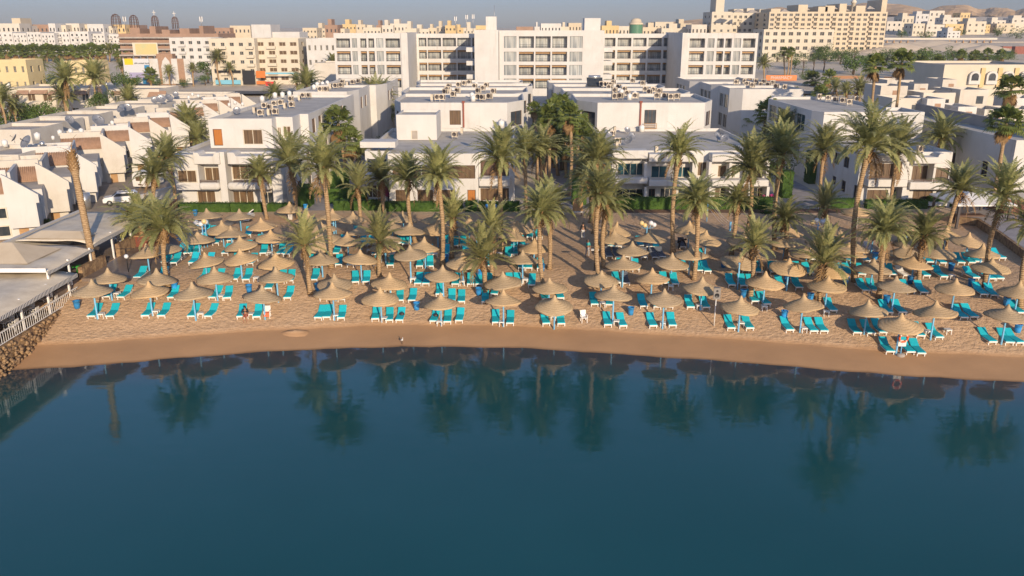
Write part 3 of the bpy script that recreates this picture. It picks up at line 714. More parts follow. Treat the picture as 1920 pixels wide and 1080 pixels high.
def fan_crown(seed, nl=34, skirt=18):
    r = random.Random(seed); mb = MB()
    def leaf(az, el, L, mi, s=1.0):
        d = Vector((math.cos(az) * math.cos(el), math.sin(az) * math.cos(el), math.sin(el)))
        side = Vector((-math.sin(az), math.cos(az), 0)); up = side.cross(d)
        if up.z < 0: up = -up
        hub = d * L
        mb.add([-side * .03, side * .03, hub + side * .025, hub - side * .025], [(0, 1, 2, 3)], mi)
        nr = 15
        for k in range(nr):
            a = (k / (nr - 1) - .5) * 3.5
            dd = d * math.cos(a) + side * math.sin(a)
            l_ = s * r.uniform(.75, .95) * (1 - .12 * abs(a))
            tip = hub + dd * l_ + up * (-.10 * l_) - Vector((0, 0, .28 * l_ * r.uniform(.5, 1.3)))
            pr = d * math.cos(a + 1.57) + side * math.sin(a + 1.57)
            mid = hub + dd * l_ * .6
            mb.add([hub, mid - pr * .085 * s, tip, mid + pr * .085 * s], [(0, 1, 2, 3)], mi)
    for i in range(nl):
        t = (i + .5) / nl
        leaf(i * 2.39996 + r.gauss(0, .2), rad(82 - 110 * t + r.gauss(0, 8)), r.uniform(.75, 1.15), 0)
    for i in range(skirt): leaf(r.uniform(0, 6.28), rad(-72 + r.gauss(0, 10)), r.uniform(.5, 1.2), 1, .8)
    return mb.mesh('crown', [M['fan'], M['dry']])
FC = [fan_crown(51 + i, 32 + 4 * i, 10 + 8 * (i % 2)) for i in range(3)]
def palm(bx, by, cx, cy, rpx, kind='date', label='', name=None, rb=None, group=None, boots=True, hang=False, base=None, fz=None, lab_cat='palm tree'):
    b = base or G(bx, by); c = P(cx, cy, b.y + (fz or 0))
    r_ = rpx * (b.y * cT + 6) / F
    o = thing(name or {'date': 'date_palm', 'young': 'date_palm', 'fan': 'fan_palm'}[kind], label, lab_cat, b, 0, group)
    d = c - b; h = max(.3, d.z)
    r0 = rb or (.22 if kind == 'date' else .22 if kind == 'young' else .19)
    n = max(4, int(h / .8)); rr = random.Random(int(bx * 7 + by)); pts = []; rs = []
    bend = rr.uniform(-.06, .06) * h
    for i in range(n + 1):
        t = i / n
        pts.append((d.x * t + bend * math.sin(math.pi * t), d.y * t, -.25 * (1 - t) + h * t))
        k = 1.35 - .5 * min(1, t * 6) if t < .15 else .9 + .08 * math.sin(i * 2.1 + by)
        if boots and kind != 'fan' and h - h * t < 1.3: k *= 1.28
        rs.append(r0 * k)
    m = MB(); m.tube(pts, rs, 10); m.build('trunk', M['trunk'], o)
    if boots and kind != 'fan':
        m = MB(); tz = Vector((d.x, d.y, h))
        for i in range(46):
            a = i * 2.39996; zz = -1.25 + 1.3 * i / 46; q = r0 * (1.22 + .1 * math.sin(i))
            bp = tz + Vector((math.cos(a) * q * .85, math.sin(a) * q * .85, zz)); dv = Vector((math.cos(a), math.sin(a), 1.3)).normalized(); sd_ = Vector((-math.sin(a), math.cos(a), 0))
            e = bp + dv * .34; out_ = Vector((math.cos(a), math.sin(a), 0)) * .06
            m.add([bp - sd_ * .09, bp + sd_ * .09, e + sd_ * .045, e - sd_ * .045, bp - sd_ * .09 - out_, bp + sd_ * .09 - out_], [(0, 1, 2, 3), (3, 2, 5, 4)])
        m.build('frond_stubs', M['boot'], o)
    me = rr.choice({'date': DC, 'young': DY, 'fan': FC}[kind])
    cr = link(bpy.data.objects.new('crown', me), o); cr.location = d
    R0 = {'date': 2.22, 'young': 1.95, 'fan': 1.6}[kind]; s = r_ / R0
    cr.scale = (s, s, s * rr.uniform(.95, 1.1)); cr.rotation_euler = (rr.gauss(0, .06), rr.gauss(0, .06), rr.uniform(0, 6.28))
    if hang:
        m = MB(); m.ball((.25 * s, -.3 * s, -.75 * s), .28 * s, 8, 6, 0, (1, .8, 1.7)); q = m.build('fruit_bunch', M['fruit'], o); q.location = d
    return o
# palms rising from the beach: base px, crown px, crown radius px
BP = [(295, 452, 289, 330, 50, 'date'), (330, 402, 312, 297, 44, 'date'), (316, 538, 307, 432, 66, 'date'), (271, 463, 263, 418, 60, 'date'), (501, 411, 487, 330, 40, 'date'), (559, 410, 546, 312, 62, 'date'), (621, 502, 606, 316, 66, 'date'),
      (676, 413, 671, 353, 38, 'young'), (722, 400, 716, 337, 50, 'date'), (780, 456, 765, 338, 50, 'date'), (829, 498, 820, 330, 56, 'date'), (940, 475, 936, 300, 58, 'date'), (582, 551, 571, 461, 50, 'young'), (712, 518, 712, 455, 48, 'young'),
      (847, 485, 849, 410, 38, 'young'), (923, 518, 921, 430, 44, 'young'), (910, 549, 907, 485, 58, 'young'), (1030, 505, 1027, 395, 60, 'date'), (1022, 553, 1014, 400, 50, 'date'), (988, 405, 985, 285, 45, 'date'), (1009, 400, 1016, 285, 46, 'date'),
      (1106, 417, 1100, 330, 44, 'date'), (1112, 438, 1110, 325, 56, 'date'), (1120, 472, 1120, 300, 60, 'date'), (1133, 502, 1137, 388, 54, 'date'), (1125, 541, 1122, 365, 52, 'date'), (1263, 476, 1273, 290, 50, 'date'), (1301, 524, 1308, 380, 52, 'date'),
      (1371, 478, 1383, 380, 42, 'date'), (1392, 473, 1410, 318, 64, 'date'), (1406, 558, 1413, 462, 48, 'young'), (1453, 468, 1467, 290, 60, 'date'), (1541, 396, 1546, 283, 50, 'date'), (1545, 438, 1547, 389, 38, 'young'), (1471, 491, 1472, 413, 44, 'date'),
      (1535, 562, 1543, 495, 58, 'young'), (1603, 528, 1630, 278, 76, 'date'), (1668, 396, 1681, 285, 60, 'date'), (1648, 558, 1657, 437, 56, 'date'), (1653, 486, 1664, 420, 48, 'date'), (1723, 536, 1732, 443, 48, 'date'), (1772, 468, 1800, 358, 54, 'date'),
      (1848, 538, 1882, 368, 60, 'date'), (1914, 577, 1936, 428, 58, 'date')]
BP.sort()
for i, (bx, by_, cx, cy, rp, kd) in enumerate(BP):
    h = P(cx, cy, G(bx, by_).y).z
    siz = 'tall' if h > 9.5 else 'medium' if h > 6 else 'short'
    palm(bx, by_, cx, cy, rp, kd, f'{siz} date palm {"with upright pale crown" if kd == "young" else "with arching crown"}, {nth(i + 1)} beach palm counting from the terrace', group='date palms on the beach', rb=.24 if h > 9 else None)
# dying palm by the terrace
b = G(178, 507); c = P(136, 300, b.y)
o = thing('dying_palm', 'topless dying palm with bare leaning trunk and a few dead fronds by the terrace', 'palm tree', b)
m = MB(); d = c - b; m.tube([(d.x * t, 0, d.z * t - .2 * (1 - t)) for t in [i / 14 for i in range(15)]], [.38, .36] + [.30] * 9 + [.29, .28, .42, .36], 10); m.build('trunk', M['trunk'], o)
m = MB(); rr = random.Random(3)
for i in range(90):
    a = i * 2.4; zz = -1.0 + 1.7 * i / 90; q = .36 - .2 * max(0, zz)
    bp = d + Vector((math.cos(a) * q, math.sin(a) * q, zz)); e = bp + Vector((math.cos(a) * .2, math.sin(a) * .2, .3)); s_ = Vector((-math.sin(a), math.cos(a), 0)) * .09
    m.add([bp - s_, bp + s_, e + s_ * .6, e - s_ * .6], [(0, 1, 2, 3)])
m.lathe([(.001, .8), (.2, .6), (.34, .0), (.36, -1.0)], 10, 0, Matrix.Translation(d)); m.build('frond_stubs', M['boot'], o)
m = MB()
for az, el in ((3.0, .6), (2.8, .3), (.4, 1.2), (1.4, 1.4)): frond(m, rr, 1.9, az, el, 1.2, 0, 5, .2)
q = m.build('dead_fronds', M['dry'], o); q.location = d + Vector((0, 0, .6))
# ------------------------------------------------------------------ building kit
class Edge:
    """one straight wall seen in plan: a -> b with the outside to its right"""
    def __init__(s, a, b, z0, z1):
        s.a = Vector((a[0], a[1], 0)); s.b = Vector((b[0], b[1], 0)); s.L = (s.b - s.a).length; s.t = (s.b - s.a) / s.L
        s.n = Vector((s.t.y, -s.t.x, 0)); s.z0 = z0; s.z1 = z1; s.holes = []
    def pt(s, u, z, out=0): p = s.a + s.t * u + s.n * out; return Vector((p.x, p.y, z))
    def hit(s, px_, py_):
        d = ray(px_, py_); o = Vector((0, 0, H)); k = (s.a - o).dot(s.n) / d.dot(s.n); p = o + d * k
        return (p - s.a).dot(s.t), p.z
    def holes_px(s, L):
        out = []
        for q in L:
            x0, y0, x1, y1 = q[:4]; ym = (y0 + y1) / 2
            u0, u1 = s.hit(x0, ym)[0], s.hit(x1, ym)[0]; xm = (x0 + x1) / 2
            z1, z0 = s.hit(xm, y0)[1], s.hit(xm, y1)[1]
            if u0 > u1: u0, u1 = u1, u0
            out.append(s.hole(u0, u1, z0, z1, *q[4:]))
        return out
    def hole(s, u0, u1, z0, z1, kind='curtain', div=2, fr='frame'):
        u0 = max(.08, u0); u1 = min(s.L - .08, u1); z0 = max(s.z0 + .06, z0); z1 = min(s.z1 - .12, z1)
        if u1 - u0 < .1 or z1 - z0 < .1: return None
        h = (u0, u1, z0, z1, kind, div, fr)
        for g in s.holes:
            if u0 < g[1] + .02 and u1 > g[0] - .02 and z0 < g[3] + .02 and z1 > g[2] - .02: return None
        s.holes.append(h); return h
    def wall(s, mb, mi=0, dep=.18):
        us = sorted({0, s.L, *[h[0] for h in s.holes], *[h[1] for h in s.holes]}); zs = sorted({s.z0, s.z1, *[h[2] for h in s.holes], *[h[3] for h in s.holes]})
        for i in range(len(us) - 1):
            for j in range(len(zs) - 1):
                uc, zc = (us[i] + us[i + 1]) / 2, (zs[j] + zs[j + 1]) / 2
                if any(h[0] < uc < h[1] and h[2] < zc < h[3] for h in s.holes): continue
                mb.quad(s.pt(us[i], zs[j]), s.pt(us[i + 1], zs[j]), s.pt(us[i + 1], zs[j + 1]), s.pt(us[i], zs[j + 1]), mi)
        for h in s.holes:
            u0, u1, z0, z1 = h[:4]; k = -dep
            c = [(u0, z0), (u1, z0), (u1, z1), (u0, z1)]
            for q in range(4):
                (ua, za), (ub, zb) = c[q], c[(q + 1) % 4]
                mb.quad(s.pt(ua, za), s.pt(ua, za, k), s.pt(ub, zb, k), s.pt(ub, zb), mi)
WIN = {}
def window(root, e, h, dep=.18, name='window', frames=True):
    u0, u1, z0, z1, kind, div, fr = h; w_, hh = u1 - u0, z1 - z0
    key = (kind, div, fr, round(w_, 1), round(hh, 1), frames)
    if key not in WIN:
        m = MB(); m.box(-.5, 0, -.5, .5, .04, .5); mats = M[kind]
        m2 = None
        if frames:
            tx, tz = .07 / w_, .07 / hh; m2 = MB()
            m2.box(-.5, -.07, -.5, -.5 + tx, 0, .5); m2.box(.5 - tx, -.07, -.5, .5, 0, .5)
            m2.box(-.5 + tx, -.07, -.5, .5 - tx, 0, -.5 + tz); m2.box(-.5 + tx, -.07, .5 - tz, .5 - tx, 0, .5)
            for k in range(1, div): m2.box(-.5 + k / div - tx / 2, -.06, -.5 + tz, -.5 + k / div + tx / 2, 0, .5 - tz)
            m2 = m2.mesh('window_frame', M[fr])
        WIN[key] = (m.mesh('pane', mats), m2)
    a, b = WIN[key]
    o = link(bpy.data.objects.new(name, a), root); o.location = e.pt((u0 + u1) / 2, (z0 + z1) / 2, -dep)
    o.rotation_euler = (0, 0, math.atan2(e.t.y, e.t.x)); o.scale = (w_, 1, hh)
    if b: link(bpy.data.objects.new('window_frame', b), o)
    return o
class Vol:
    """flat-roofed volume with parapet; poly counter-clockwise seen from above, first edge = the one towards the sea"""
    def __init__(s, poly, z0, z1, par=.45): s.poly = poly; s.z0 = z0; s.z1 = z1; s.par = par; s.e = [Edge(poly[i], poly[(i + 1) % len(poly)], z0, z1) for i in range(len(poly))]
    def make(s, wall, roof, th=.22):
        for e in s.e: e.wall(wall)
        P_ = [Vector((x, y, 0)) for x, y in s.poly]; n = len(P_); inn = []
        for i in range(n):
            a, b, c = P_[i - 1], P_[i], P_[(i + 1) % n]
            n1 = Vector(((b - a).y, -(b - a).x, 0)).normalized(); n2 = Vector(((c - b).y, -(c - b).x, 0)).normalized()
            q = (n1 + n2); q = q / max(.3, q.length_squared) * 2
            inn.append(b - q * th)
        for i in range(n):
            a, b, ia, ib = P_[i], P_[(i + 1) % n], inn[i], inn[(i + 1) % n]
            up = lambda v, z: (v.x, v.y, z)
            wall.quad(up(a, s.z1), up(b, s.z1), up(ib, s.z1), up(ia, s.z1))
            wall.quad(up(ia, s.z1), up(ib, s.z1), up(ib, s.z1 - s.par), up(ia, s.z1 - s.par))
        roof.add([(v.x, v.y, s.z1 - s.par) for v in inn], [tuple(range(n))])
def rect(x0, x1, y0, y1): return [(x0, y0), (x1, y0), (x1, y1), (x0, y1)]
def finish(root, vols, wallm='white', roofm='roof', extra=None, frames=True, dep=.18):
    w_, r_ = MB(), MB()
    for v in vols:
        v.make(w_, r_)
        for e in v.e:
            for h in e.holes: window(root, e, h, dep, 'window', frames)
    w_.build('wall', M[wallm], root); r_.build('roof', M[roofm], root)
def part_box(root, name, m, *b, bev=0):
    q = MB(); q.box(*b); o = q.build(name, M[m], root)
    if bev:
        md = o.modifiers.new('bevel', 'BEVEL'); md.width = bev; md.segments = 3
    return o
def pxbox(root, name, m, x0, y0, x1, y1, yf, yb, bev=0, scoop=False):
    """box whose sea-side face fills a pixel rectangle on the plane y = yf, running back to yb"""
    ym, xm = (y0 + y1) / 2, (x0 + x1) / 2
    X0, X1, Z1, Z0 = P(x0, ym, yf).x, P(x1, ym, yf).x, P(xm, y0, yf).z, P(xm, y1, yf).z
    if scoop:
        w_ = X1 - X0; d = min(.45, (Z1 - Z0) * .5); out = [(X0, Z0), (X1, Z0), (X1, Z1)]
        a, b = X1 - w_ * .12, X0 + w_ * .12
        for k in range(5): t = k / 4 * math.pi / 2; out.append((a - .35 * math.sin(t), Z1 - d * (1 - math.cos(t))))
        for k in range(5): t = (1 - k / 4) * math.pi / 2; out.append((b + .35 * math.sin(t), Z1 - d * (1 - math.cos(t))))
        out.append((X0, Z1))
        q = MB(); q.prism(out, yb, yf, 'y'); o = q.build(name, M[m], root)
        # prism along y with ccw outline faces the wrong way round: fix the normals
        for pl in o.data.polygons: pl.flip()
        md = o.modifiers.new('bevel', 'BEVEL'); md.width = .06; md.segments = 2; md.limit_method = 'ANGLE'
        return o
    return part_box(root, name, m, X0, yf, Z0, X1, yb, Z1, bev=bev)
def rail(root, x0, x1, y, z0, z1, m='brown', name='railing', n=2):
    q = MB()
    for k in range(n): z = z0 + (z1 - z0) * (k + 1) / n; q.box(x0, y, z - .05, x1, y + .05, z)
    k = max(1, int((x1 - x0) / 1.2))
    for i in range(k + 1): x = x0 + (x1 - x0) * i / k; q.box(x - .025, y + .005, z0 - .02, x + .025, y + .045, z1 - .06)
    return q.build(name, M[m], root)
# ------------------------------------------------------------------ villa A by the terrace (two storeys, penthouse behind)
yf, yb = 100.7, 102.7; ZR = 7.1
def X(px_, py_, y): return P(px_, py_, y).x
A = thing('beach_villa', 'white two-storey villa with rounded balconies, upper storey behind with an orange door', 'building', (X(440, 340, yb), yb, .5), 0, None)
A0 = A.location.copy()
def reloc(root):
    """children are built in world space: move them under the root without shifting them"""
    for c in root.children: c.location = Vector(c.location) - Vector(root.location)
xa, xb = X(327, 340, yf), X(545, 340, yf)
v1 = Vol(rect(xa, xb, yb, 140), .3, ZR); e = v1.e[0]
e.holes_px([(384, 314, 412, 341, 'curtain', 2), (435, 309, 480, 337, 'curtain', 3), (486, 309, 497, 337, 'glass', 1), (370, 358, 404, 381, 'curtain', 2), (436, 358, 476, 383, 'curtain', 3), (492, 360, 512, 383, 'glass', 2)])
s_ = v1.e[1]
for (y0, y1) in ((104, 106), (109.5, 111.5), (115, 117.5), (121, 123), (127, 130)):
    for z in (1.2, 4.4): s_.hole(y0 - yb, y1 - yb, z, z + 1.9, 'glass', 2, 'brown')
p0 = P(392, 245, 109); p1 = P(545, 245, 109)
v2 = Vol([(p0.x, 109), (X(511, 245, 109), 109), (X(511, 245, 109) + .01, 111), (X(550, 245, 111), 111), (X(550, 245, 111) + .01, 115), (-27.9, 115), (-27.9, 149), (p0.x, 149)], ZR - .4, 10.5)
v2.e[0].holes_px([(400, 242, 417, 273, 'wood', 1, 'brown'), (456, 243, 492, 271, 'curtain', 2)])
v2.e[2].holes_px([(515, 239, 527, 258, 'curtain', 2), (531, 237, 545, 258, 'curtain', 2)])
for y0 in (117, 121, 126, 131, 137): v2.e[5].hole(y0 - 115, y0 - 113, 7.6, 9.6, 'curtain', 2, 'brown')
finish(A, [v1, v2])
pxbox(A, 'corner_bay', 'white', 327, 290, 372, 356, yf, yb - .003)
e2 = Edge((xa, yf), (X(372, 325, yf), yf), 3, 7); hh = e2.holes_px([(334, 319, 369, 342, 'curtain', 2)])[0]; window(A, e2, hh, -.02)
pxbox(A, 'pier', 'white', 412, 285, 425, 389, yf, yb - .003); pxbox(A, 'pier', 'white', 510, 288, 528, 389, yf, yb - .003)
for (x0, x1) in ((362, 411), (425.5, 509)):
    pxbox(A, 'parapet', 'white', x0 + .5, 286, x1, 308, yf - .35, yb - .003, scoop=True)
    pxbox(A, 'balcony', 'white', x0 + (10 if x0 == 362 else 0), 343, x1, 357, yf - .45, yb - .003, bev=.35)
    rail(A, X(x0 + 14, 340, yf), X(x1 - 4, 340, yf), yf - .2, P(x0, 342, yf).z + .02, P(x0, 337, yf).z)
pxbox(A, 'terrace_step', 'white', 366, 386.5, 420, 390.5, yf - .6, yb - .003)
reloc(A)
# ------------------------------------------------------------------ villa B: long flat front, orange door
B = thing('beach_villa', 'white two-storey block with long brown window band and an orange ground floor door', 'building', (X(820, 340, yb), yb, .5))
yB = 101.2
xa, xb = X(681, 340, yB), X(965, 340, yB)
xm1, xm2 = X(729, 340, yB), X(897, 340, yB)
v1 = Vol([(xm1, yB), (xm2, yB), (xm2, yB + 1.6), (xb, yB + 1.6), (xb, 127.9), (xa, 127.9), (xa, yB + 2.2), (xm1, yB + 2.2)], .3, ZR)
v1.e[0].holes_px([(736, 310, 789, 335, 'curtain', 4, 'brown'), (791, 310, 891, 335, 'curtain', 4, 'brown'), (742, 356, 765, 380, 'curtain', 2, 'brown'), (783, 356, 812, 380, 'curtain', 2, 'brown'), (826, 356, 853, 380, 'curtain', 2, 'brown'), (876.5, 356, 892, 387, 'wood', 1, 'brown')])
v1.e[2].holes_px([(901, 301, 954, 330, 'brown', 5, 'railing'), (901, 353, 954, 376, 'curtain', 4, 'brown')])
v1.e[6].holes_px([(689, 298, 725, 322, 'glass', 3, 'brown'), (687, 347, 716, 371, 'curtain', 3, 'frame')])
v2 = Vol(rect(X(744, 250, 117), X(819, 250, 117), 117, 124), ZR - .4, 10.2, .3); v2.e[0].holes_px([(771, 245, 783, 274, 'concrete', 1, 'frame')])
finish(B, [v1, v2])
pxbox(B, 'balcony', 'white', 897.7, 335, 956, 350, yB - .2, yB + 1.597, bev=.15); pxbox(B, 'balcony', 'white', 682, 326, 728.6, 344, yB + .4, yB + 2.197, bev=.3)
rail(B, X(735, 384, yB), X(875, 384, yB), yB - .5, .8, 1.35)
pxbox(B, 'roof_ledge', 'white', 675, 266, 741, 277, 105, 108)
reloc(B)
# ------------------------------------------------------------------ villa E with planted balconies
E = thing('beach_villa', 'white two-storey villa with planted balconies and four-pane windows behind the clipped hedge', 'building', (X(1290, 330, 102), 102, .5))
yE = 102.0; xs = [X(q, 330, yE) for q in (1148, 1215, 1255, 1304, 1334, 1442)]
v1 = Vol(rect(xs[0], xs[5], yE + 1.8, 127.9), .3, ZR); e = v1.e[0]
e.holes_px([(1158, 306, 1206, 329, 'teal', 4), (1221, 311, 1251, 334, 'teal', 2), (1262, 313, 1297, 333, 'teal', 2), (1308, 304, 1326, 330, 'curtain', 2), (1346, 310, 1378, 332, 'curtain', 2), (1392, 312, 1430, 334, 'curtain', 2), (1155, 354, 1205, 377, 'glass', 4), (1216, 354, 1228, 377, 'glass', 2, 'brown'), (1238, 353, 1264, 371, 'glass', 3), (1271, 353, 1289, 376, 'glass', 1),
             (1340, 352, 1360, 377, 'curtain', 2), (1382, 352, 1402, 377, 'glass', 2), (1412, 352, 1432, 377, 'glass', 2)])
for y0 in (108, 114, 120):
    for z in (1.2, 4.4): v1.e[3].hole(127.9 - y0 - 2, 127.9 - y0, z, z + 1.8, 'glass', 2, 'brown')
finish(E, [v1])
for (x0, x1) in ((1148, 1215), (1217, 1262), (1264, 1302), (1335, 1442)):
    pxbox(E, 'parapet', 'white', x0, 282 if x0 < 1216 else 289, x1, 298 if x0 < 1216 else 304, yE, yE + 1.797, bev=.12)
    pxbox(E, 'balcony', 'white', x0, 333 if x0 < 1216 else 338, x1, 345 if x0 < 1216 else 350, yE - (.5 if x0 == 1217 else .1), yE + 1.797, bev=.12)
for q in (1150, 1211, 1301, 1332, 1370, 1406, 1440): pxbox(E, 'pier', 'white', q - 3, 304, q + 2, 333, yE + .2, yE + 1.797); pxbox(E, 'pier', 'white', q - 3, 350.5, q + 2, 379, yE + .2, yE + 1.797)
rail(E, X(1219, 336, yE), X(1259, 336, yE), yE - .3, P(1240, 338, yE).z, P(1240, 333, yE).z + .1, 'frame'); rail(E, X(1345, 378, yE), X(1440, 378, yE), yE + .1, .6, 1.4, 'brown')
reloc(E)
# ------------------------------------------------------------------ villa F on the east side
Fv = thing('beach_villa', 'white two-storey villa with scooped parapets and brown curtains, its shaded flank full of small windows', 'building', (X(1700, 330, 101), 101, .5))
yF = 101.0; xs = [X(q, 330, yF) for q in (1620, 1705, 1712, 1754, 1757, 1793)]
v1 = Vol(rect(xs[0], xs[5], yF + 1.6, 125), .3, ZR); e = v1.e[0]
e.holes_px([(1632, 307, 1680, 334, 'curtain', 4, 'brown'), (1710, 311, 1739, 338, 'curtain', 3, 'brown'), (1754, 315, 1785, 338, 'curtain', 2, 'brown'), (1625, 356, 1664, 378, 'curtain', 3, 'brown'), (1668, 356, 1682, 380, 'glass', 1, 'brown'), (1696, 357, 1702, 380, 'glass', 1, 'brown'), (1711, 357, 1748, 378, 'curtain', 3, 'brown')])
e = v1.e[3]
e.holes_px([(1600, 347, 1609, 374, 'glass', 2, 'brown'), (1582, 293, 1592, 315, 'glass', 2, 'brown'), (1564, 286, 1574, 308, 'glass', 2, 'brown'), (1577, 338, 1585, 360, 'glass', 2, 'brown'), (1560, 330, 1567, 346, 'glass', 2, 'brown')])
finish(Fv, [v1])
pxbox(Fv, 'parapet', 'white', 1634, 284, 1702, 303, yF, yF + 1.597, scoop=True); pxbox(Fv, 'parapet', 'white', 1716, 288, 1771, 307, yF - .2, yF + 1.597, scoop=True)
pxbox(Fv, 'balcony', 'white', 1628, 337, 1702, 351, yF, yF + 1.597, bev=.12); pxbox(Fv, 'balcony', 'white', 1706, 342, 1791, 356, yF - .35, yF + 1.597, bev=.12)
pxbox(Fv, 'pier', 'white', 1690, 303.5, 1703, 336.5, yF + .1, yF + 1.597); pxbox(Fv, 'pier', 'white', 1690, 351.5, 1703, 389, yF + .1, yF + 1.597); pxbox(Fv, 'pier', 'white', 1750, 307.5, 1753, 341.5, yF + .1, yF + 1.597)
pxbox(Fv, 'pier', 'white', 1776, 356.5, 1782, 389, yF - .1, yF + 1.597); pxbox(Fv, 'porch_step', 'white', 1706, 381, 1776, 386, yF - .8, yF + 1.597)
rail(Fv, xs[0] + .6, xs[1] - .4, yF + .3, P(1660, 337, yF).z, P(1660, 333, yF).z + .1); rail(Fv, xs[2] + .2, xs[5] - .2, yF, P(1740, 341, yF).z, P(1740, 337, yF).z + .1)
reloc(Fv)
# ------------------------------------------------------------------ three-storey blank-walled blocks C and D, stepped roofs
ZT = 10.9
def stepped(label, X0, X1, chL, chR, win, steps, sidewin):
    o = thing('hotel_block', label, 'building', ((X0 + X1) / 2, 128.1, .5))
    vols = []; y = 128.1
    for (yy, dl, dr) in steps:
        a, b = X0 - dl, X1 + dr
        poly = [(a, y), (b, y), (b + chR, y + 5), (b + chR, yy - .02), (a - chL, yy - .02), (a - chL, y + 5)]
        v = Vol(poly, .3, ZT - .02 * len(vols), .5); vols.append(v); y = yy
        for k in (1, 5): v.e[k].hole(1.2, v.e[k].L - .6, 7.2, 9.4, 'glass', 2, 'brown')
        for k in (2, 4):
            q = 1.0
            while q + 2.2 < v.e[k].L: v.e[k].hole(q, q + 1.9, 7.2, 9.4, 'glass', 2, 'brown'); q += 4
    vols[0].e[0].holes_px(win); finish(o, vols); reloc(o); return o
xc0, xc1 = X(752, 215, 128.1), X(951, 215, 128.1)
Cb = stepped('white three-storey block with a blank front, one brown window and rust-stained pipe', xc0, xc1, 1.6, 2.6, [(843, 207, 864, 234, 'curtain', 2, 'brown')], [(146, 0, 0), (162, 1.2, 1.0), (174, .4, 2.2), (186, 1.6, .4)], 0)
xd0, xd1 = X(1120, 215, 128.1), X(1321, 215, 128.1)
Db = stepped('white three-storey block with a blank front and a railed brown window beside a red pipe', xd0, xd1, 2.8, 2.2, [(1208, 206, 1230, 232, 'glass', 3, 'brown')], [(146, 0, 0), (160, 1.0, .2), (172, 2.0, -1.8), (185, 2.6, -3.4)], 0)
for root, q in ((Cb, 869), (Db, 1201)):
    x = X(q, 210, 128); m = MB(); m.box(x - .12, 127.9, 7.2, x + .12, 128.08, 11.05); m.box(x - .22, 127.8, 10.9, x + .22, 128.3, 11.15); p_ = m.build('rain_pipe', mat('red_rust_pipe', (.25, .07, .045), rough=.7), root); p_.location = -root.location
m = MB(); x0_, x1_ = X(1207, 230, 128), X(1231, 230, 128)
for z in (7.35, 7.6, 7.85): m.box(x0_, 127.6, z - .06, x1_, 127.68, z)
for x in (x0_, x1_ - .08): m.box(x, 127.605, 7.1, x + .08, 127.675, 7.9)
m.box(x0_, 127.62, 7.0, x1_, 128.09, 7.1); p_ = m.build('window_rail', M['tan'], Db); p_.location = -Db.location
# blocks I/J (west) beyond villa A
J = thing('hotel_block', 'low white block with stepped parapet and rooftop machines before the hotel west wing', 'building', (-33, 150.8, .5))
va = Vol([(-39, 150.8), (-29.4, 150.8), (-28.2, 156), (-28.2, 168), (-39, 168)], .3, ZT); vb = Vol([(-38.2, 168.05), (-27, 168.05), (-25.5, 173), (-25.5, 190), (-38.2, 190)], .3, ZT)
for v in (va, vb):
    for q in (1.5, 6): v.e[2].hole(q, q + 2, 7.3, 9.4, 'glass', 2, 'brown')
finish(J, [va, vb]); reloc(J)
# H and G on the east
Hb = thing('hotel_block', 'white block with shaded teal-glazed flank and cluttered roof behind the tall palms', 'building', (52, 118.8, .5))
xh = X(1544, 225, 118.8); vh = Vol([(xh, 118.8), (xh + 14.2, 118.8), (xh + 14.2, 126), (xh + 12, 126.02), (xh + 12, 146), (xh + 1, 146), (xh - 1, 142), (xh - 1, 121)], .3, 10.4)
for q in (.8, 5.4, 10, 14.6):
    for z in (3.2, 6.9): vh.e[6].hole(q, q + 3.9, z, z + 2.6, 'teal', 2, 'frame')
finish(Hb, [vh]); reloc(Hb)
Gb = thing('hotel_block', 'long white block with zigzag shaded flank and parapet, near the hotel east wing', 'building', (47, 157, .5))
xg = X(1372, 185, 157); gl_ = []
va = Vol([(xg + 2, 157), (54, 157), (54, 167), (xg, 167), (xg, 159)], .3, ZT); vb = Vol([(xg, 167.03), (55.5, 167.03), (55.5, 179), (xg - 1.2, 179), (xg - 1.2, 169)], .3, ZT - .02); vc = Vol([(xg - 1, 179.03), (52, 179.03), (52, 196), (xg - 3, 196), (xg - 3, 181)], .3, ZT)
for v in (va, vb, vc):
    for q in (.6, 4.2, 7.8):
        for z in (3.4, 7.1): v.e[3].hole(q, q + 3.0, z, z + 2.5, 'glass', 2, 'frame')
finish(Gb, [va, vb, vc]); reloc(Gb)
# entrance pavilion between C and D
En = thing('entrance_pavilion', 'low white entrance hall with wide dark opening at the end of the palm walk', 'building', (7, 188, .5))
ve = Vol(rect(X(988, 185, 190), X(1069, 185, 190), 190, 197), .3, 6.2); ve.e[0].hole(.4, ve.e[0].L - .4, .5, 4.0, 'shade', 4, 'railing'); finish(En, [ve])
part_box(En, 'canopy_fascia', 'white', X(988, 185, 186) - .2, 186, 4.3, X(1069, 185, 186) + .2, 189.99, 5.3); reloc(En)
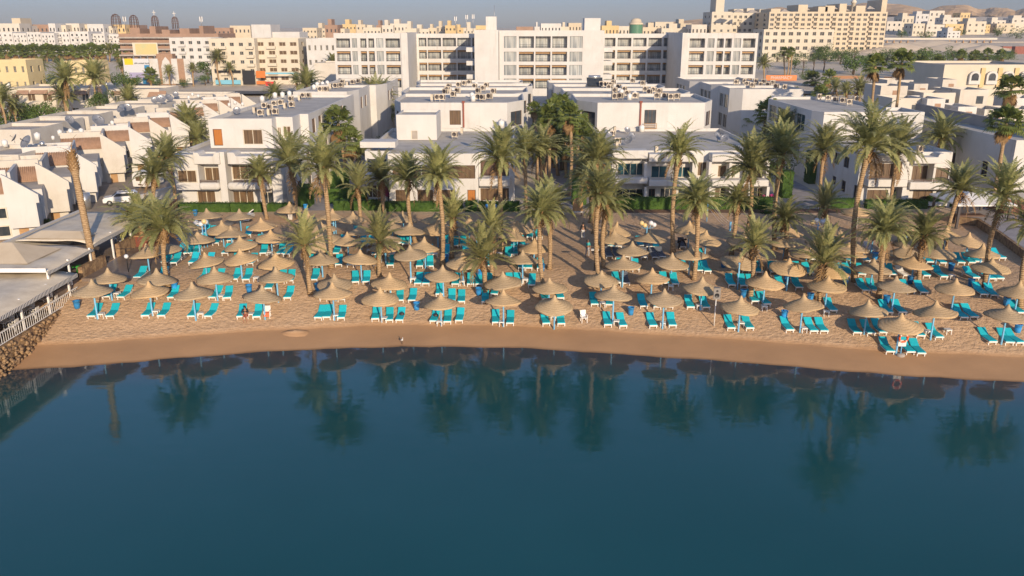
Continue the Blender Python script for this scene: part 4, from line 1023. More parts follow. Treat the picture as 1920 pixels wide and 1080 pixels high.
# ------------------------------------------------------------------ the big hotel
yC = 200.0; yW = 200.4; yR = 219.0
HT = thing('hotel', 'wide white five-storey hotel with balcony grid and two roof towers overlooking the beach villas', 'building', (5, yC, .5))
BAL = {}
def bay(x0, x1, z0, z1, y, depth, flush=False, fascia=True, i=0):
    """one balcony opening: recessed glazing, soffit board, rail"""
    w_, h_ = x1 - x0, z1 - z0; yy = y + (.25 if flush else depth)
    g = link(bpy.data.objects.new('window' if flush else 'balcony_window', BAL.setdefault('g', None) or mkglass()), HT)
    g.location = (x0 + w_ / 2, yy, z0 + h_ / 2); g.scale = (w_, 1, h_)
    if not flush:
        if fascia: q = MB(); q.box(x0, y + .55, z1 - h_ * .2, x1, y + .63, z1 - .002); q.build('soffit_board', M['tan'], HT)
        q = MB(); zr = z0 + h_ * .30
        q.box(x0, y + .06, zr - .06, x1, y + .12, zr); q.box(x0, y + .06, z0 + .16, x1, y + .12, z0 + .22); n = max(2, int(w_ / .32))
        for k in range(n + 1): xx = x0 + .02 + (w_ - .06) * k / n; q.box(xx, y + .07, z0, xx + .03, y + .11, zr - .06)
        q.build('railing', M['railing'], HT)
def mkglass():
    m = MB(); m.box(-.5, 0, -.5, .5, .05, .5)
    for k in (-.5, -.17, .16, .485): m.box(k, -.03, -.5, k + .015, 0, .5, 1)
    BAL['g'] = m.mesh('balcony_window', [M['hglass'], M['railing']]); return BAL['g']
def facade(xl, xr, cols, rows, y, zt, zb, depth, fascia_from=1, name='wall'):
    """cols: (px0, px1, flush) ; rows: (py0, py1) measured on plane y"""
    xm = (cols[0][0] + cols[-1][1]) / 2
    Zr = [(P(xm, b, y).z, P(xm, a, y).z) for a, b in rows]
    Xc = [(P(a, 110, y).x, P(b, 110, y).x, fl) for a, b, fl in cols]
    q = MB()
    zs = [zb] + [z for p in sorted(Zr) for z in p] + [zt]
    for k in range(0, len(zs), 2):                                  # slabs / parapets between storeys
        if zs[k + 1] - zs[k] > .02: q.box(xl, y, zs[k], xr, y + depth + .1, zs[k + 1])
    xs_ = [xl] + [x for c in Xc for x in c[:2]] + [xr]
    for (z0, z1) in Zr:
        for k in range(0, len(xs_), 2):
            if xs_[k + 1] - xs_[k] > .02: q.box(xs_[k], y + .02, z0, xs_[k + 1], y + depth + .08, z1)
    q.build(name, M['white'], HT)
    for r_, (z0, z1) in enumerate(Zr):
        for (x0, x1, fl) in Xc: bay(x0, x1, z0, z1, y, depth - .06, fl, r_ >= fascia_from)
zt = P(960, 57, yC).z
rowsC = [(68, 90), (97, 115.5), (122, 141), (147.5, 166)]
facade(X(936, 110, yC), X(1132, 110, yC), [(945, 968, 1), (973, 1001, 0), (1004, 1032, 0), (1035, 1063, 0), (1068, 1091.5, 1)], rowsC, yC, zt, .3, 1.8)
q = MB(); q.box(X(890, 110, yC - .6), yC - .6, .3, X(935, 110, yC), yC + 20, zt + .1); q.build('stair_tower', M['white'], HT)
for (a, b, t) in ((911, 931, 31), (1096, 1126, 34)):
    q = MB(); q.box(X(a, 45, 206), 206, zt - 1, X(b, 45, 206), 211, P(a, t, 206).z); q.build('roof_tower', M['white'], HT)
q = MB(); q.box(X(936, 110, yC), yC + 1.9, .3, X(1132, 110, yC), yC + 20, zt - .5); q.build('rear_wall', M['white'], HT)
rowsW = [(72, 89.5), (96, 115), (122, 139.5), (147, 164)]
ztw = P(700, 62, yW).z
lw = [(632, 658, 0), (661.5, 671, 1), (677, 688.5, 0), (692, 703, 0), (707, 720, 1), (724, 751, 0)]
xl, xr = X(628, 110, yW), X(765.5, 110, yW)
facade(xl, X(753, 110, yW), lw, rowsW, yW, ztw, .3, 1.8)
q = MB(); q.box(X(753, 110, yW) + .003, yW - .3, .3, xr, yW + 22, ztw + .05); q.box(xl, yW + 1.91, .3, X(753, 110, yW), yW + 22, ztw - .5); q.build('wing_wall', M['white'], HT)
rw = [(1291.5, 1320, 0), (1325, 1337.5, 1), (1342.5, 1355, 0), (1358, 1370, 0), (1374, 1387, 1), (1390.5, 1414, 0)]
xl2, xr2 = X(1287.5, 110, yW), X(1418.5, 110, yW)
facade(xl2 + .003, xr2, rw, rowsW, yW, ztw, .3, 1.8)
q = MB(); q.box(X(1277, 110, yW), yW - .3, .3, xl2, yW + 22, ztw + .05); q.box(xl2 + .003, yW + 1.91, .3, xr2, yW + 22, ztw - .5); q.build('wing_wall', M['white'], HT)
rowsR = [(71, 87), (94, 110), (117.5, 132.5), (140, 156)]
ztr = P(840, 63, yR).z
rc = [(771, 782, 0), (786, 800.5, 0), (802.5, 827.5, 0), (830.5, 855.5, 0), (858, 883, 0), (886, 903, 0)]
facade(xr, X(905, 110, yR), rc, rowsR, yR, ztr, .3, 1.6, 1)
rc2 = [(1133, 1153, 0), (1157, 1182.5, 0), (1186, 1211, 0), (1214.5, 1239.5, 0), (1243, 1257, 0), (1260, 1281, 0)]
facade(X(1124, 110, yR), X(1277, 110, yW), rc2, rowsR, yR, ztr, .3, 1.6, 1)
q = MB(); q.box(xr, yR + 1.71, .3, X(905, 110, yR), yR + 12, ztr - .5); q.box(X(1124, 110, yR), yR + 1.71, .3, X(1277, 110, yW), yR + 12, ztr - .5); q.build('rear_wall', M['white'], HT)
# balconies on the inner flanks next to the centre block
for k, (a, b) in enumerate(rowsC[:4]):
    z0 = P(900, b, yC).z
    q = MB(); x1 = X(1132, 110, yC); q.box(x1 + .003, yC + 1, z0 - .9, x1 + 2.2, yC + 8, z0 + .1); q.build('side_balcony', M['white'], HT)
    x0 = X(890, 110, yC); q = MB(); q.box(x0 - 2.0, yC + 1, z0 - .9, x0 - .003, yC + 8, z0 + .1); q.build('side_balcony', M['white'], HT)
reloc(HT)
# ------------------------------------------------------------------ townhouses in saw-tooth row on the west
TPX = [(-30, 348), (35, 325), (97, 296), (161, 267), (215, 253), (255, 237), (295, 228), (329, 217), (361, 208), (389, 200), (412, 194), (434, 187)]
ROT = rad(24)
def townhouse(k, c):
    o = thing('townhouse', f'cream stepped townhouse with terracotta roof strip, {nth(k + 1)} in the row starting beside the terrace', 'house', (0, 0, 0), 0, 'townhouses beside the terrace')
    w_ = MB(); r_ = MB(); t_ = MB()
    # u: along the front to the east, v: into the house; tile strip centre at the origin
    zt = 6.2
    w_.box(-3.2, .9, .2, 2.0, 11, zt - .75)                       # set-back bay below the tiles
    t_.add([(-3.2, .75, zt - .78), (2.0, .75, zt - .78), (2.0, 2.35, zt + .55), (-3.2, 2.35, zt + .55), (-3.2, .75, zt - .9), (2.0, .75, zt - .9)], [(0, 1, 2, 3), (4, 5, 1, 0)])
    for i in range(27): u = -3.15 + i * .195; t_.tube([(u, .72, zt - .76), (u, 2.35, zt + .58)], .06, 4)
    w_.box(-3.2, 2.36, zt - .74, 2.0, 2.66, zt + 1.35)             # white parapet above the tiles
    w_.box(-3.2, 2.67, zt - .74, -2.9, 11, zt + .75); w_.box(-2.89, 10.7, zt - .74, 2.0, 11, zt + .75)
    r_.box(-2.89, 2.67, zt - .74, 2.0, 10.69, zt + .1)
    out = [(2.0, 2.0), (4.7, 2.0), (4.7, 4.5), (5.0, 4.5), (5.0, 5.35), (2.3, zt + 1.25), (2.0, zt + 1.4)]   # sloped party wall, overhanging
    w_.prism(out, -.75, -1.2, 'y'); w_.box(2.004, -.748, 2.0, 4.7, 2.9, 4.6)
    w_.box(2.003, 2.91, 2.0, 5.0, 11, 5.2); w_.box(2.003, 0.0, .2, 4.4, 8, 1.997)
    w_.box(2.003, 2.92, 5.2, 2.3, 11, zt + 1.0); r_.box(2.31, 2.92, 5.2, 4.98, 10.9, 5.26)
    o.location = (c.x, c.y, 0); o.rotation_euler = (0, 0, ROT)
    w_.build('wall', M['pale2'] if k % 2 else M['white'], o); r_.build('roof', M['roof2'], o); t_.build('tile_strip', M['tile'], o)
    for (u, z, s) in ((1.05, 2.9, .55), (1.15, 1.0, .5)):
        if k in (3, 6, 8) and z < 2: continue
        q = MB(); q.box(u - s, .80, z - .1, u + s, .897, z + .9); f_ = q.build('window', M['glass'], o)
        q = MB()
        for a in ((u - s - .1, z - .2, u - s, z + 1.0), (u + s, z - .2, u + s + .1, z + 1.0), (u - s, z - .2, u + s, z - .1), (u - s, z + .9, u + s, z + 1.0)): q.box(a[0], .76, a[1], a[2], .897, a[3])
        q.build('window_frame', M['frame'], f_)
    q = MB(); q.box(2.6, -.06, .25, 3.5, -.003, 1.95); q.build('door', M['tan'] if k != 2 else mat('red_door', (.5, .08, .05), rough=.5), o)
    return o
for k, (a, b) in enumerate(TPX):
    p = Z(a, b, 6.2); c = Vector((p.x, p.y, 0)) - Vector((-math.sin(ROT), math.cos(ROT), 0)) * 1.5
    townhouse(k, c)
streaks(M['pale2'], (.38, .31, .23))
# ------------------------------------------------------------------ generic town building set out from its outline in the photograph
def town(x0, x1, yt, ybs, label, wall='cream', deep=14, cols=6, rows=4, name='apartment_block', cat='building', wk='glass', ww=.45, wh=.5, roofm='roof2', group=None, d=None, box=True, parapet=.5, balc=False, top=None):
    xm = (x0 + x1) / 2
    b = G(xm, ybs) if d is None else P(xm, ybs, d)
    y = b.y; X0, X1 = P(x0, (yt + ybs) / 2, y).x, P(x1, (yt + ybs) / 2, y).x; z1 = P(xm, yt, y).z; z0 = min(gz(X0, y), gz(X1, y), gz(xm and b.x, y + deep * 0)) - 1.5
    o = thing(name, label, cat, ((X0 + X1) / 2, y, gz(b.x, y)), 0, group)
    v = Vol(rect(X0, X1, y, y + deep), z0, z1, parapet); e = v.e[0]
    zb = gz(b.x, y) + .6; fh = (z1 - parapet - zb) / max(1, rows); cw = (X1 - X0) / max(1, cols)
    for r_ in range(rows):
        for c in range(cols):
            w_ = cw * ww * R.uniform(.85, 1.15); h_ = fh * wh; u = (c + .5) * cw; z = zb + fh * (r_ + .28)
            e.hole(u - w_ / 2, u + w_ / 2, z, z + h_, wk, 2)
    side = v.e[1] if X0 < 0 else v.e[3]
    for r_ in range(rows):
        for c in range(2): side.hole(deep * (.22 + .45 * c), deep * (.22 + .45 * c) + deep * .14, zb + fh * (r_ + .28), zb + fh * (r_ + .28 + wh), wk, 1)
    frames = (X1 - X0) * F / y / max(1, cols) > 9
    finish(o, [v], wall, roofm, frames=frames, dep=.3 if y > 250 else .2)
    if balc:
        for r_ in range(1, rows):
            for c in range(cols):
                if c % 3 == 1 or (balc == 2 and c % 3 == 0):
                    q = MB(); u = (c + .5) * cw; q.box(X0 + u - cw * .4, y - 1.1, zb + fh * r_ - .1, X0 + u + cw * .4, y - .003, zb + fh * r_ + .75); q.build('balcony', M[wall], o)
    if top:
        for (fa, fb, hh) in top: q = MB(); q.box(X0 + (X1 - X0) * fa, y + 2, z1 - parapet, X0 + (X1 - X0) * fb, y + deep * .7, z1 + hh); q.build('roof_hut', M[wall], o)
    reloc(o); return o, v
# arched cream house behind the townhouses
K, vK = town(15, 105, 165, 214, 'cream two-storey house with arched balcony and terracotta eaves behind the garden palms', 'cream', 14, 3, 2, 'garden_house', 'house', 'curtain', .5, .5, d=196)
town(128, 172, 165, 214, 'cream house with terracotta eave strip standing between two tall garden palms', 'pale', 12, 2, 2, 'garden_house', 'house', 'glass', .6, .5, d=198)
town(203, 300, 167, 205, 'pale low house with terracotta eave behind the flat parapet roofs', 'pale', 12, 3, 2, 'garden_house', 'house', 'glass', .35, .4, d=200)
for (a, b, y0, y1, d_) in ((27, 52, 166, 177, 195.2), (53, 88, 166, 176, 195.2), (88, 104, 168, 177, 195.2), (134, 160, 166, 177, 197.2), (205, 225, 168, 177, 199.2), (274, 310, 171, 182, 199)):
    o_ = min((q for q in bpy.data.objects if q.name.startswith('garden_house')), key=lambda q: abs(q.location.x - X((a + b) / 2, 170, d_)))
    q = MB(); X0, X1, z0, z1 = X(a, 170, d_), X(b, 170, d_), P(a, y1, d_).z, P(a, y0, d_).z
    q.add([(X0, d_, z0), (X1, d_, z0), (X1 - .3, d_ + 1.2, z1), (X0 + .3, d_ + 1.2, z1), (X0, d_ + .75, z0 - .15), (X1, d_ + .75, z0 - .15)], [(0, 1, 2, 3), (4, 5, 1, 0)]); t_ = q.build('tile_eave', M['tile'], o_); t_.location = -o_.location
# flat roofs with parapets behind the townhouse row
for i, (x0, x1, yt, yb_, d_) in enumerate([(-40, 62, 243, 262, 122), (20, 108, 231, 250, 132), (78, 170, 218, 238, 142), (140, 236, 207, 226, 155), (200, 300, 196, 212, 168), (262, 360, 186, 200, 182), (300, 420, 177, 189, 198), (-60, 40, 290, 318, 100)]):
    town(x0, x1, yt, yb_ + 40, f'cream flat-roofed house with plain parapet, {nth(i + 1)} of those behind the townhouse row', 'pale2', 9, 0, 0, 'flat_roofed_house', 'house', d=d_, group='flat-roofed houses')
# ------------------------------------------------------------------ town behind, west side
town(395, 480, 72, 160, 'cream four-storey block with balconies above shop fronts beside the white annexe', 'cream', 20, 5, 5, wk='glass', ww=.4, wh=.4, balc=True)
town(481, 562, 72, 158, 'cream four-storey block with brown balconies over the red and orange shop signs', 'cream', 20, 4, 5, wk='curtain', ww=.6, wh=.45, balc=True)
town(472, 508, 46, 75, 'white tower annexe rising over the cream balcony block', 'white', 14, 2, 1, d=345, ww=.2, wh=.3)
town(509, 562, 60, 78, 'low white annexe beside the white tower annexe', 'white', 14, 4, 1, d=347, ww=.3, wh=.4)
town(320, 398, 71, 130, 'white three-storey block with open balconies beside the unfinished brick block', 'white', 16, 5, 4, wk='glass', ww=.45, wh=.45, balc=True)
town(226, 412, 63, 122, 'unfinished brown brick and concrete block with empty floors behind the billboard', 'brick', 26, 14, 4, 'unfinished_block', wk='shade', ww=.45, wh=.28, d=420, top=[(.1, .2, 2.2), (.3, .36, 3.4), (.42, .5, 1.8), (.6, .7, 2.4), (.8, .84, 3.6)])
ub = [q for q in bpy.data.objects if q.name.startswith('unfinished_block')][0]
for k in range(5):
    q = MB(); z_ = P(310, 70 + k * 11, 419).z; q.box(X(224, 90, 419), 417.6, z_ - .5, X(414, 90, 419), 419.99, z_ + .2); g = q.build('floor_slab', M['concrete'], ub); g.location = -ub.location
for i, (a, b, t, bb) in enumerate([(-12, 26, 60, 100), (27, 52, 62, 100), (53, 79, 60, 101), (80, 104, 62, 102), (105, 132, 60, 101), (133, 168, 59, 101), (169, 198, 63, 100), (199, 228, 64, 99)]):
    town(a, b, t, bb, f'white apartment block with stacked balconies, {nth(i + 1)} from the west behind the fan palm row', 'white', 16, 4, 4, wk='glass', ww=.35, wh=.4, balc=True, group='white apartment blocks')
for i, (a, b, t, bb, wl, c) in enumerate([(-5, 38, 44, 66, 'pale', 5), (24, 40, 34, 60, 'sandstone', 2), (40, 60, 48, 66, 'pale', 3), (60, 92, 46, 66, 'brick', 4), (92, 105, 44, 66, 'white', 2), (105, 125, 47, 66, 'cream', 3), (125, 150, 44, 66, 'pale', 4), (150, 165, 46, 64, 'sandstone', 2), (165, 195, 45, 66, 'white', 4), (195, 212, 49, 66, 'cream', 3), (212, 236, 46, 64, 'ochre', 3), (236, 262, 47, 64, 'brick', 3), (400, 432, 52, 70, 'brick', 4), (432, 470, 48, 70, 'sandstone', 5)]):
    town(a, b, t, bb + 6, f'{dict(pale="pale", sandstone="sand coloured", brick="bare brick", white="white", cream="cream", ochre="ochre")[wl]} skyline house with small dark windows, {nth(i + 1)} from the western end', wl, 14, c, 2, 'skyline_house', 'house', ww=.35, wh=.35, d=600 + 8 * (i % 4), group='western skyline houses')
sk = random.Random(5); xx = 568
i = 0
while xx < 900:
    w_ = sk.uniform(14, 34); t = sk.uniform(44, 55); wl = sk.choice(['ochre', 'ochre', 'sandstone', 'cream', 'brick', 'pale', 'sandstone'])
    town(xx, xx + w_, t, 76, f'{dict(pale="pale", sandstone="sand coloured", brick="bare brick", white="white", cream="cream", ochre="ochre")[wl]} skyline house peeping over hotel west wing, {nth(i + 1)} along that roofline', wl, 16, max(2, int(w_ / 6)), 3, 'skyline_house', 'house', ww=.35, wh=.35, d=480 + sk.uniform(0, 150), group='skyline houses over the west wing', top=[(.2, .5, sk.uniform(1, 4))] if sk.random() < .7 else None)
    xx += w_ * sk.uniform(.7, 1.0); i += 1
town(575, 630, 72, 118, 'white low blocks climbing beside the hotel west wing', 'white', 18, 5, 3, ww=.35, wh=.35, d=300)
town(590, 634, 118, 150, 'pale storage building with plain wall beside the hotel west wing', 'pale', 16, 2, 1, ww=.2, wh=.2, d=262)
xx = 934; i = 0
for (a, b, t, wl) in [(968, 1000, 50, 'brick'), (1002, 1012, 50, 'white'), (1014, 1052, 44, 'white'), (1050, 1066, 50, 'cream'), (1066, 1090, 43, 'sandstone'), (1128, 1160, 48, 'ochre'), (1160, 1180, 49, 'pale'), (1205, 1240, 51, 'sandstone'), (1228, 1262, 41, 'cream'), (1262, 1296, 44, 'sandstone'), (1296, 1325, 46, 'pale'), (1240, 1290, 53, 'cream'), (1290, 1335, 50, 'white')]:
    town(a, b, t, 74, f'{dict(pale="pale", sandstone="sand coloured", brick="bare brick", white="white", cream="cream", ochre="ochre")[wl]} skyline house beyond the hotel roof, {nth(i + 1)} east of the first roof tower', wl, 16, max(2, int((b - a) / 6)), 3, 'skyline_house', 'house', ww=.35, wh=.35, d=470 + 13 * (i % 5), group='skyline houses behind the hotel', top=[(.3, .6, 2.5)] if i % 2 else None); i += 1
# green-glass domed kiosk on the skyline
p = P(1192, 60, 460); zt_ = P(1192, 34, 460).z
o = thing('domed_tower', 'round tower of green glass under a sandy dome on the skyline', 'tower', p); s_ = 12 * 460 / F
m = MB(); m.lathe([(s_, -8), (s_, zt_ - p.z - 3.2)], 20); m.build('glass_drum', mat('green_glass', (.10, .22, .14), rough=.2), o)
m = MB(); m.lathe([(s_ * 1.08, zt_ - p.z - 3.2), (s_ * 1.08, zt_ - p.z - 2.4), (s_ * .85, zt_ - p.z - 2.4), (s_ * .75, zt_ - p.z - .9), (s_ * .4, zt_ - p.z - .15), (.01, zt_ - p.z)], 20); m.build('dome', M['sandstone'], o)
# ------------------------------------------------------------------ big cream apartment hotel in the east, with towers
town(1333, 1372, 22, 92, 'cream tower end of the large apartment hotel with tiled hip roofs', 'cream', 22, 3, 6, d=470, ww=.3, wh=.35, top=[(.2, .6, 8)])
town(1372, 1440, 24, 92, 'cream apartment hotel wing with many small balconies beyond the white hotel', 'cream', 22, 7, 6, d=476, ww=.5, wh=.45, balc=True, top=[(.05, .3, 2), (.4, .6, 2.4), (.75, .95, 2)])
big, _ = town(1440, 1660, 22, 95, 'very long sand-coloured apartment hotel with arched windows and tower blocks below the desert hills', 'sandstone', 30, 19, 8, d=450, ww=.58, wh=.55, balc=True, top=[(0.02, .1, 1.5), (.25, .33, 3.5), (.42, .5, 2.5), (.48, .56, 3), (.6, .66, 4), (.74, .82, 3), (.955, .999, 6)])
town(1430, 1561, 55, 117, 'plain cream block with square dark openings before the long apartment hotel', 'cream', 18, 9, 4, d=405, wk='shade', ww=.5, wh=.5)
# small hip roofs and the dome pinnacle of that hotel
for (a, yt_, w_) in ((1372 + 12, 16, 22), (1410, 17, 24), (1470, 16, 20), (1510, 12, 14), (1562, 10, 14), (1582, 13, 18), (1630, 10, 16)):
    b_ = P(a, yt_ + 7, 455); s_ = w_ / 2 * 455 / F; q = MB(); q.lathe([(s_ * 1.3, 0), (.05, 7 * 455 / F * .8)], 4, 0, Matrix.Rotation(math.pi / 4, 4, 'Z'), False); h_ = q.build('hip_roof', M['roof2'], big); h_.location = b_ - big.location
b_ = P(1599, 20, 455); q = MB(); q.lathe([(1.1, -3), (1.0, 3.6), (1.4, 3.7), (1.4, 4.6), (.9, 5.2), (.01, 5.8)], 12); h_ = q.build('turret', M['cream'], big); h_.location = b_ - big.location
# hillside villas on the east
VI = [(1662, 1690, 40, 62, 'pale', 630), (1690, 1712, 30, 62, 'cream', 640), (1711, 1733, 44, 64, 'cream', 600), (1717, 1741, 26, 42, 'white', 760), (1742, 1770, 20, 40, 'pale', 800), (1736, 1770, 46, 66, 'pale', 600), (1772, 1806, 45, 60, 'ochre', 610), (1768, 1800, 33, 46, 'pale', 720), (1800, 1818, 24, 42, 'ochre', 780), (1812, 1848, 40, 62, 'cream', 620), (1840, 1856, 46, 60, 'ochre', 640), (1858, 1885, 38, 52, 'pale', 700), (1868, 1902, 44, 60, 'sandstone', 640), (1897, 1935, 34, 50, 'pale', 720), (1900, 1940, 46, 64, 'cream', 650), (1776, 1800, 58, 70, 'white', 560)]
for i, (a, b, t, bb, wl, d_) in enumerate(VI):
    town(a, b, t, bb + 4, f'{dict(pale="pale", sandstone="sand coloured", white="white", cream="cream", ochre="yellow")[wl]} hillside villa below the desert cliffs, {nth(i + 1)} from the apartment hotel', wl, 14, 3, 2, 'hillside_villa', 'house', ww=.3, wh=.4, d=d_, group='hillside villas', top=[(.1, .5, 2.2)] if i % 2 else None)
# desert hills
def ridge(px_):
    L = [(1200, 47), (1330, 34), (1400, 22), (1440, 16), (1500, 17), (1560, 13), (1600, 9), (1620, 5), (1650, 6), (1690, 8), (1720, 14), (1740, 20), (1760, 13), (1790, 10), (1815, 13), (1832, 22), (1845, 25), (1860, 19), (1890, 17), (1905, 22), (1925, 14), (1990, 8), (2100, 12)]
    for (a, ya), (b, yb_) in zip(L, L[1:]):
        if px_ <= b: t = (px_ - a) / (b - a); return ya + (yb_ - ya) * max(0, t)
    return L[-1][1]
from mathutils import noise as mn
hm = MB(); D0 = 1500; pxs = [1200 + 8 * i for i in range(113)]; dys = [-420, -320, -240, -170, -110, -60, -25, 0, 40, 120, 260]
hv = []
for dy in dys:
    for q in pxs:
        t = P(q, ridge(q), D0); base = gz(t.x * .9, 1200) - 6
        f_ = 1 - abs(dy) / 430 if dy < 0 else 1 - dy / 300
        f_ = max(0, f_) ** (.75); x = t.x * (D0 + dy) / D0; y = D0 + dy
        nz = mn.fractal((x * .012, y * .012, 1), 1, 2, 4) * 9 * (0 if dy == 0 else 1) * f_ + abs(mn.noise((x * .03, y * .004, 5))) * 7 * (1 - f_)
        hv.append((x, y, base + (t.z - base) * f_ - nz * .8))
nx = len(pxs); hf = [(j * nx + i, j * nx + i + 1, (j + 1) * nx + i + 1, (j + 1) * nx + i) for j in range(len(dys) - 1) for i in range(nx - 1)]
hm.add(hv, hf, 0, False)
structure(hm.build('desert_hills', mat('desert_rock', (.66, .46, .27), (.46, .31, .18), .03, .95, .6, .08, 4, lo=.35, hi=.65, spec=.1)))
# ------------------------------------------------------------------ arched cream hotel and stepped houses, east middle distance
Q, vq = town(1768, 1960, 121, 170, 'cream hotel with white arched balconies and ochre panels at the east edge', 'cream', 20, 0, 0, 'arched_hotel', d=172)
eq = vq.e[0]
for i, q in enumerate((1826, 1858, 1889, 1920)):
    y = 171.9; x = X(q, 145, y); z = P(q, 158, y).z
    m = MB(); out = [(x - 1.1, z), (x + 1.1, z), (x + 1.1, z + 1.7)] + [(x + 1.1 * math.cos(a), z + 1.7 + .9 * math.sin(a)) for a in [rad(30 * k) for k in range(1, 6)]] + [(x - 1.1, z + 1.7)]
    m.prism(out, y, y - .5, 'y'); g = m.build('arched_surround', M['white'], Q); g.location = -Q.location
    m = MB(); k = .62; out2 = [(x - .7, z + .75), (x + .7, z + .75), (x + .7, z + 1.6)] + [(x + .7 * math.cos(a), z + 1.6 + .6 * math.sin(a)) for a in [rad(30 * j) for j in range(1, 6)]] + [(x - .7, z + 1.6)]
    m.prism(out2, y - .502, y - .56, 'y'); g2 = m.build('arched_window', M['glass'], Q); g2.location = -Q.location
    m = MB(); m.box(x + 1.25, y - .2, z - .6, x + 2.1, y, z + 3.2); g3 = m.build('ochre_panel', M['ochre'], Q); g3.location = -Q.location
SH_ = [(1650, 1700, 161, 200, 150, 'pale2'), (1663, 1712, 150, 165, 168, 'pale2'), (1712, 1738, 157, 195, 156, 'pale2'), (1730, 1790, 174, 205, 146, 'pale'), (1737, 1771, 185, 214, 140, 'white'), (1780, 1800, 168, 196, 150, 'pale2'), (1799, 1852, 168, 200, 147, 'pale2'), (1767, 1793, 149, 168, 163, 'pale2'), (1795, 1830, 200, 230, 137, 'white'), (1845, 1890, 205, 228, 139, 'pale2'), (1890, 1960, 205, 240, 141, 'pale'), (1903, 1960, 184, 215, 150, 'white'), (1672, 1736, 184, 205, 142, 'pale')]
for i, (a, b, t, bb, d_, wl) in enumerate(SH_):
    o, v = town(a, b, t, bb, f'small cream stair house with brown door, {nth(i + 1)} of the stepped group below the arched hotel', wl, 7, 0, 0, 'stepped_house', 'house', d=d_, group='stepped houses in the east')
    w_ = v.e[0].L; y = d_; xo = v.poly[0][0]; zz = v.z1
    if i in (0, 2, 4, 7, 8, 9): m = MB(); m.box(xo + w_ * .45, y - .03, zz - 3.0, xo + w_ * .45 + 1.0, y - .003, zz - .8); g = m.build('door', M['tile'], o); g.location = -o.location
    else: m = MB(); m.box(xo + w_ * .6, y - .03, zz - 2.4, xo + w_ * .6 + 1.2, y - .003, zz - 1.1); g = m.build('window', M['glass'], o); g.location = -o.location
# long shaded wall and ramp roof in the east
pa, pb = Z(1700, 215, 7.2), Z(1960, 283, 7.2)
o = thing('long_wall_building', 'long shaded building with flat dusty roof and low wall, running behind the eastern villa', 'building', (pa.x, pa.y, .5))
v = Vol(rect(60, 70, 99, 133), .3, 9.0, .25)
for y_ in (104, 112, 121): v.e[3].hole(133 - y_ - 1.4, 133 - y_, 3.6, 5.6, 'glass', 2, 'brown')
finish(o, [v], 'white', 'roof'); reloc(o)
q = MB(); q.box(64.4, 99.3, 8.75, 64.9, 134.5, 10.1); q.box(64.35, 99.2, 10.1, 64.95, 134.6, 10.22); g = q.build('roof_wall', M['concrete'], o); g.location = -o.location
# ------------------------------------------------------------------ bank hoarding, arch gate, billboard
b = G(275, 160)
yk = b.y
def board(parent, name, m, x0, y0, x1, y1, y, th=.25):
    q = MB(); q.box(X(x0, (y0 + y1) / 2, y), y, P(x0, y1, y).z, X(x1, (y0 + y1) / 2, y), y + th, P(x0, y0, y).z); g = q.build(name, m, parent); g.location = -Vector(parent.location); return g
def text(parent, s, px_, py_, hpx, y, m, name='lettering', align='CENTER'):
    cu = bpy.data.curves.new(name, 'FONT'); cu.body = s; cu.size = hpx * y / F * 1.35; cu.extrude = .03; cu.align_x = align; cu.align_y = 'CENTER'
    t = bpy.data.objects.new(name, cu); cu.materials.append(m); me = bpy.data.meshes.new_from_object(t); bpy.data.objects.remove(t)
    g = link(bpy.data.objects.new(name, me), parent); g.rotation_euler = (math.pi / 2, 0, 0); g.location = P(px_, py_, y) - Vector(parent.location); return g
grey = mat('printed_grey', (.58, .59, .61), rough=.5); yel = mat('printed_yellow', (.80, .52, .02), rough=.5); blu = mat('printed_blue', (.03, .22, .45), rough=.5); lil = mat('printed_lilac', (.36, .33, .50), rough=.5); ink = mat('dark_ink', (.05, .05, .06), rough=.5)
o = thing('bank_hoarding', 'large advertising hoarding of a bank in white, yellow, blue and lilac beside the road palms', 'hoarding', (X(270, 135, yk), yk, gz(0, yk)))
board(o, 'board', grey, 233, 110, 281, 157, yk); board(o, 'yellow_panel', yel, 233, 110, 249, 121.5, yk - .1, .09); board(o, 'yellow_panel', yel, 239, 148, 255, 156, yk - .1, .09); board(o, 'blue_panel', blu, 271, 122, 280, 134, yk - .1, .09); board(o, 'blue_panel', blu, 268, 146, 281, 157, yk - .1, .09); board(o, 'lilac_panel', lil, 243, 136, 270, 147, yk - .1, .09)
text(o, 'ahli united bank', 266, 118.6, 3.2, yk - .12, ink)
for q in (236, 258, 278): board(o, 'post', M['metal'], q, 150, q + 1.2, 164, yk + .3, .3)
o = thing('billboard', 'framed billboard with faded green and gold picture standing over the bank hoarding', 'billboard', (X(272, 92, yk + 3), yk + 3, gz(0, yk)))
board(o, 'frame', M['frame'], 249, 80, 296, 104, yk + 3); board(o, 'poster', mat('faded_poster', (.50, .47, .25), (.62, .48, .20), .25, .6, lo=.35, hi=.65), 254, 82, 293.5, 102, yk + 2.9, .09)
for q in (253, 266, 279, 292): board(o, 'post', M['metal'], q, 104, q + 1.5, 160, yk + 3.3, .3)
o = thing('arch_gate', 'terracotta gateway wall with white pointed arch and pale side panels by the road', 'gate', (X(310, 135, yk + 2), yk + 2, gz(0, yk)))
board(o, 'wall', M['tile'], 296, 101, 326, 160, yk + 2, 3); board(o, 'side_panel', M['white'], 281, 110, 298, 159, yk + 1.5, .4); board(o, 'side_panel', M['white'], 323, 110, 334, 157, yk + 1.5, .4); board(o, 'side_panel', M['white'], 345, 110, 360, 156, yk + 1.5, .4); board(o, 'brown_column', M['tile'], 334, 110, 346, 155, yk + 1.4, .6)
x0, x1, z0, z1 = X(303, 130, yk + 1.9), X(322, 130, yk + 1.9), P(310, 158, yk).z, P(310, 107, yk).z; xm = (x0 + x1) / 2
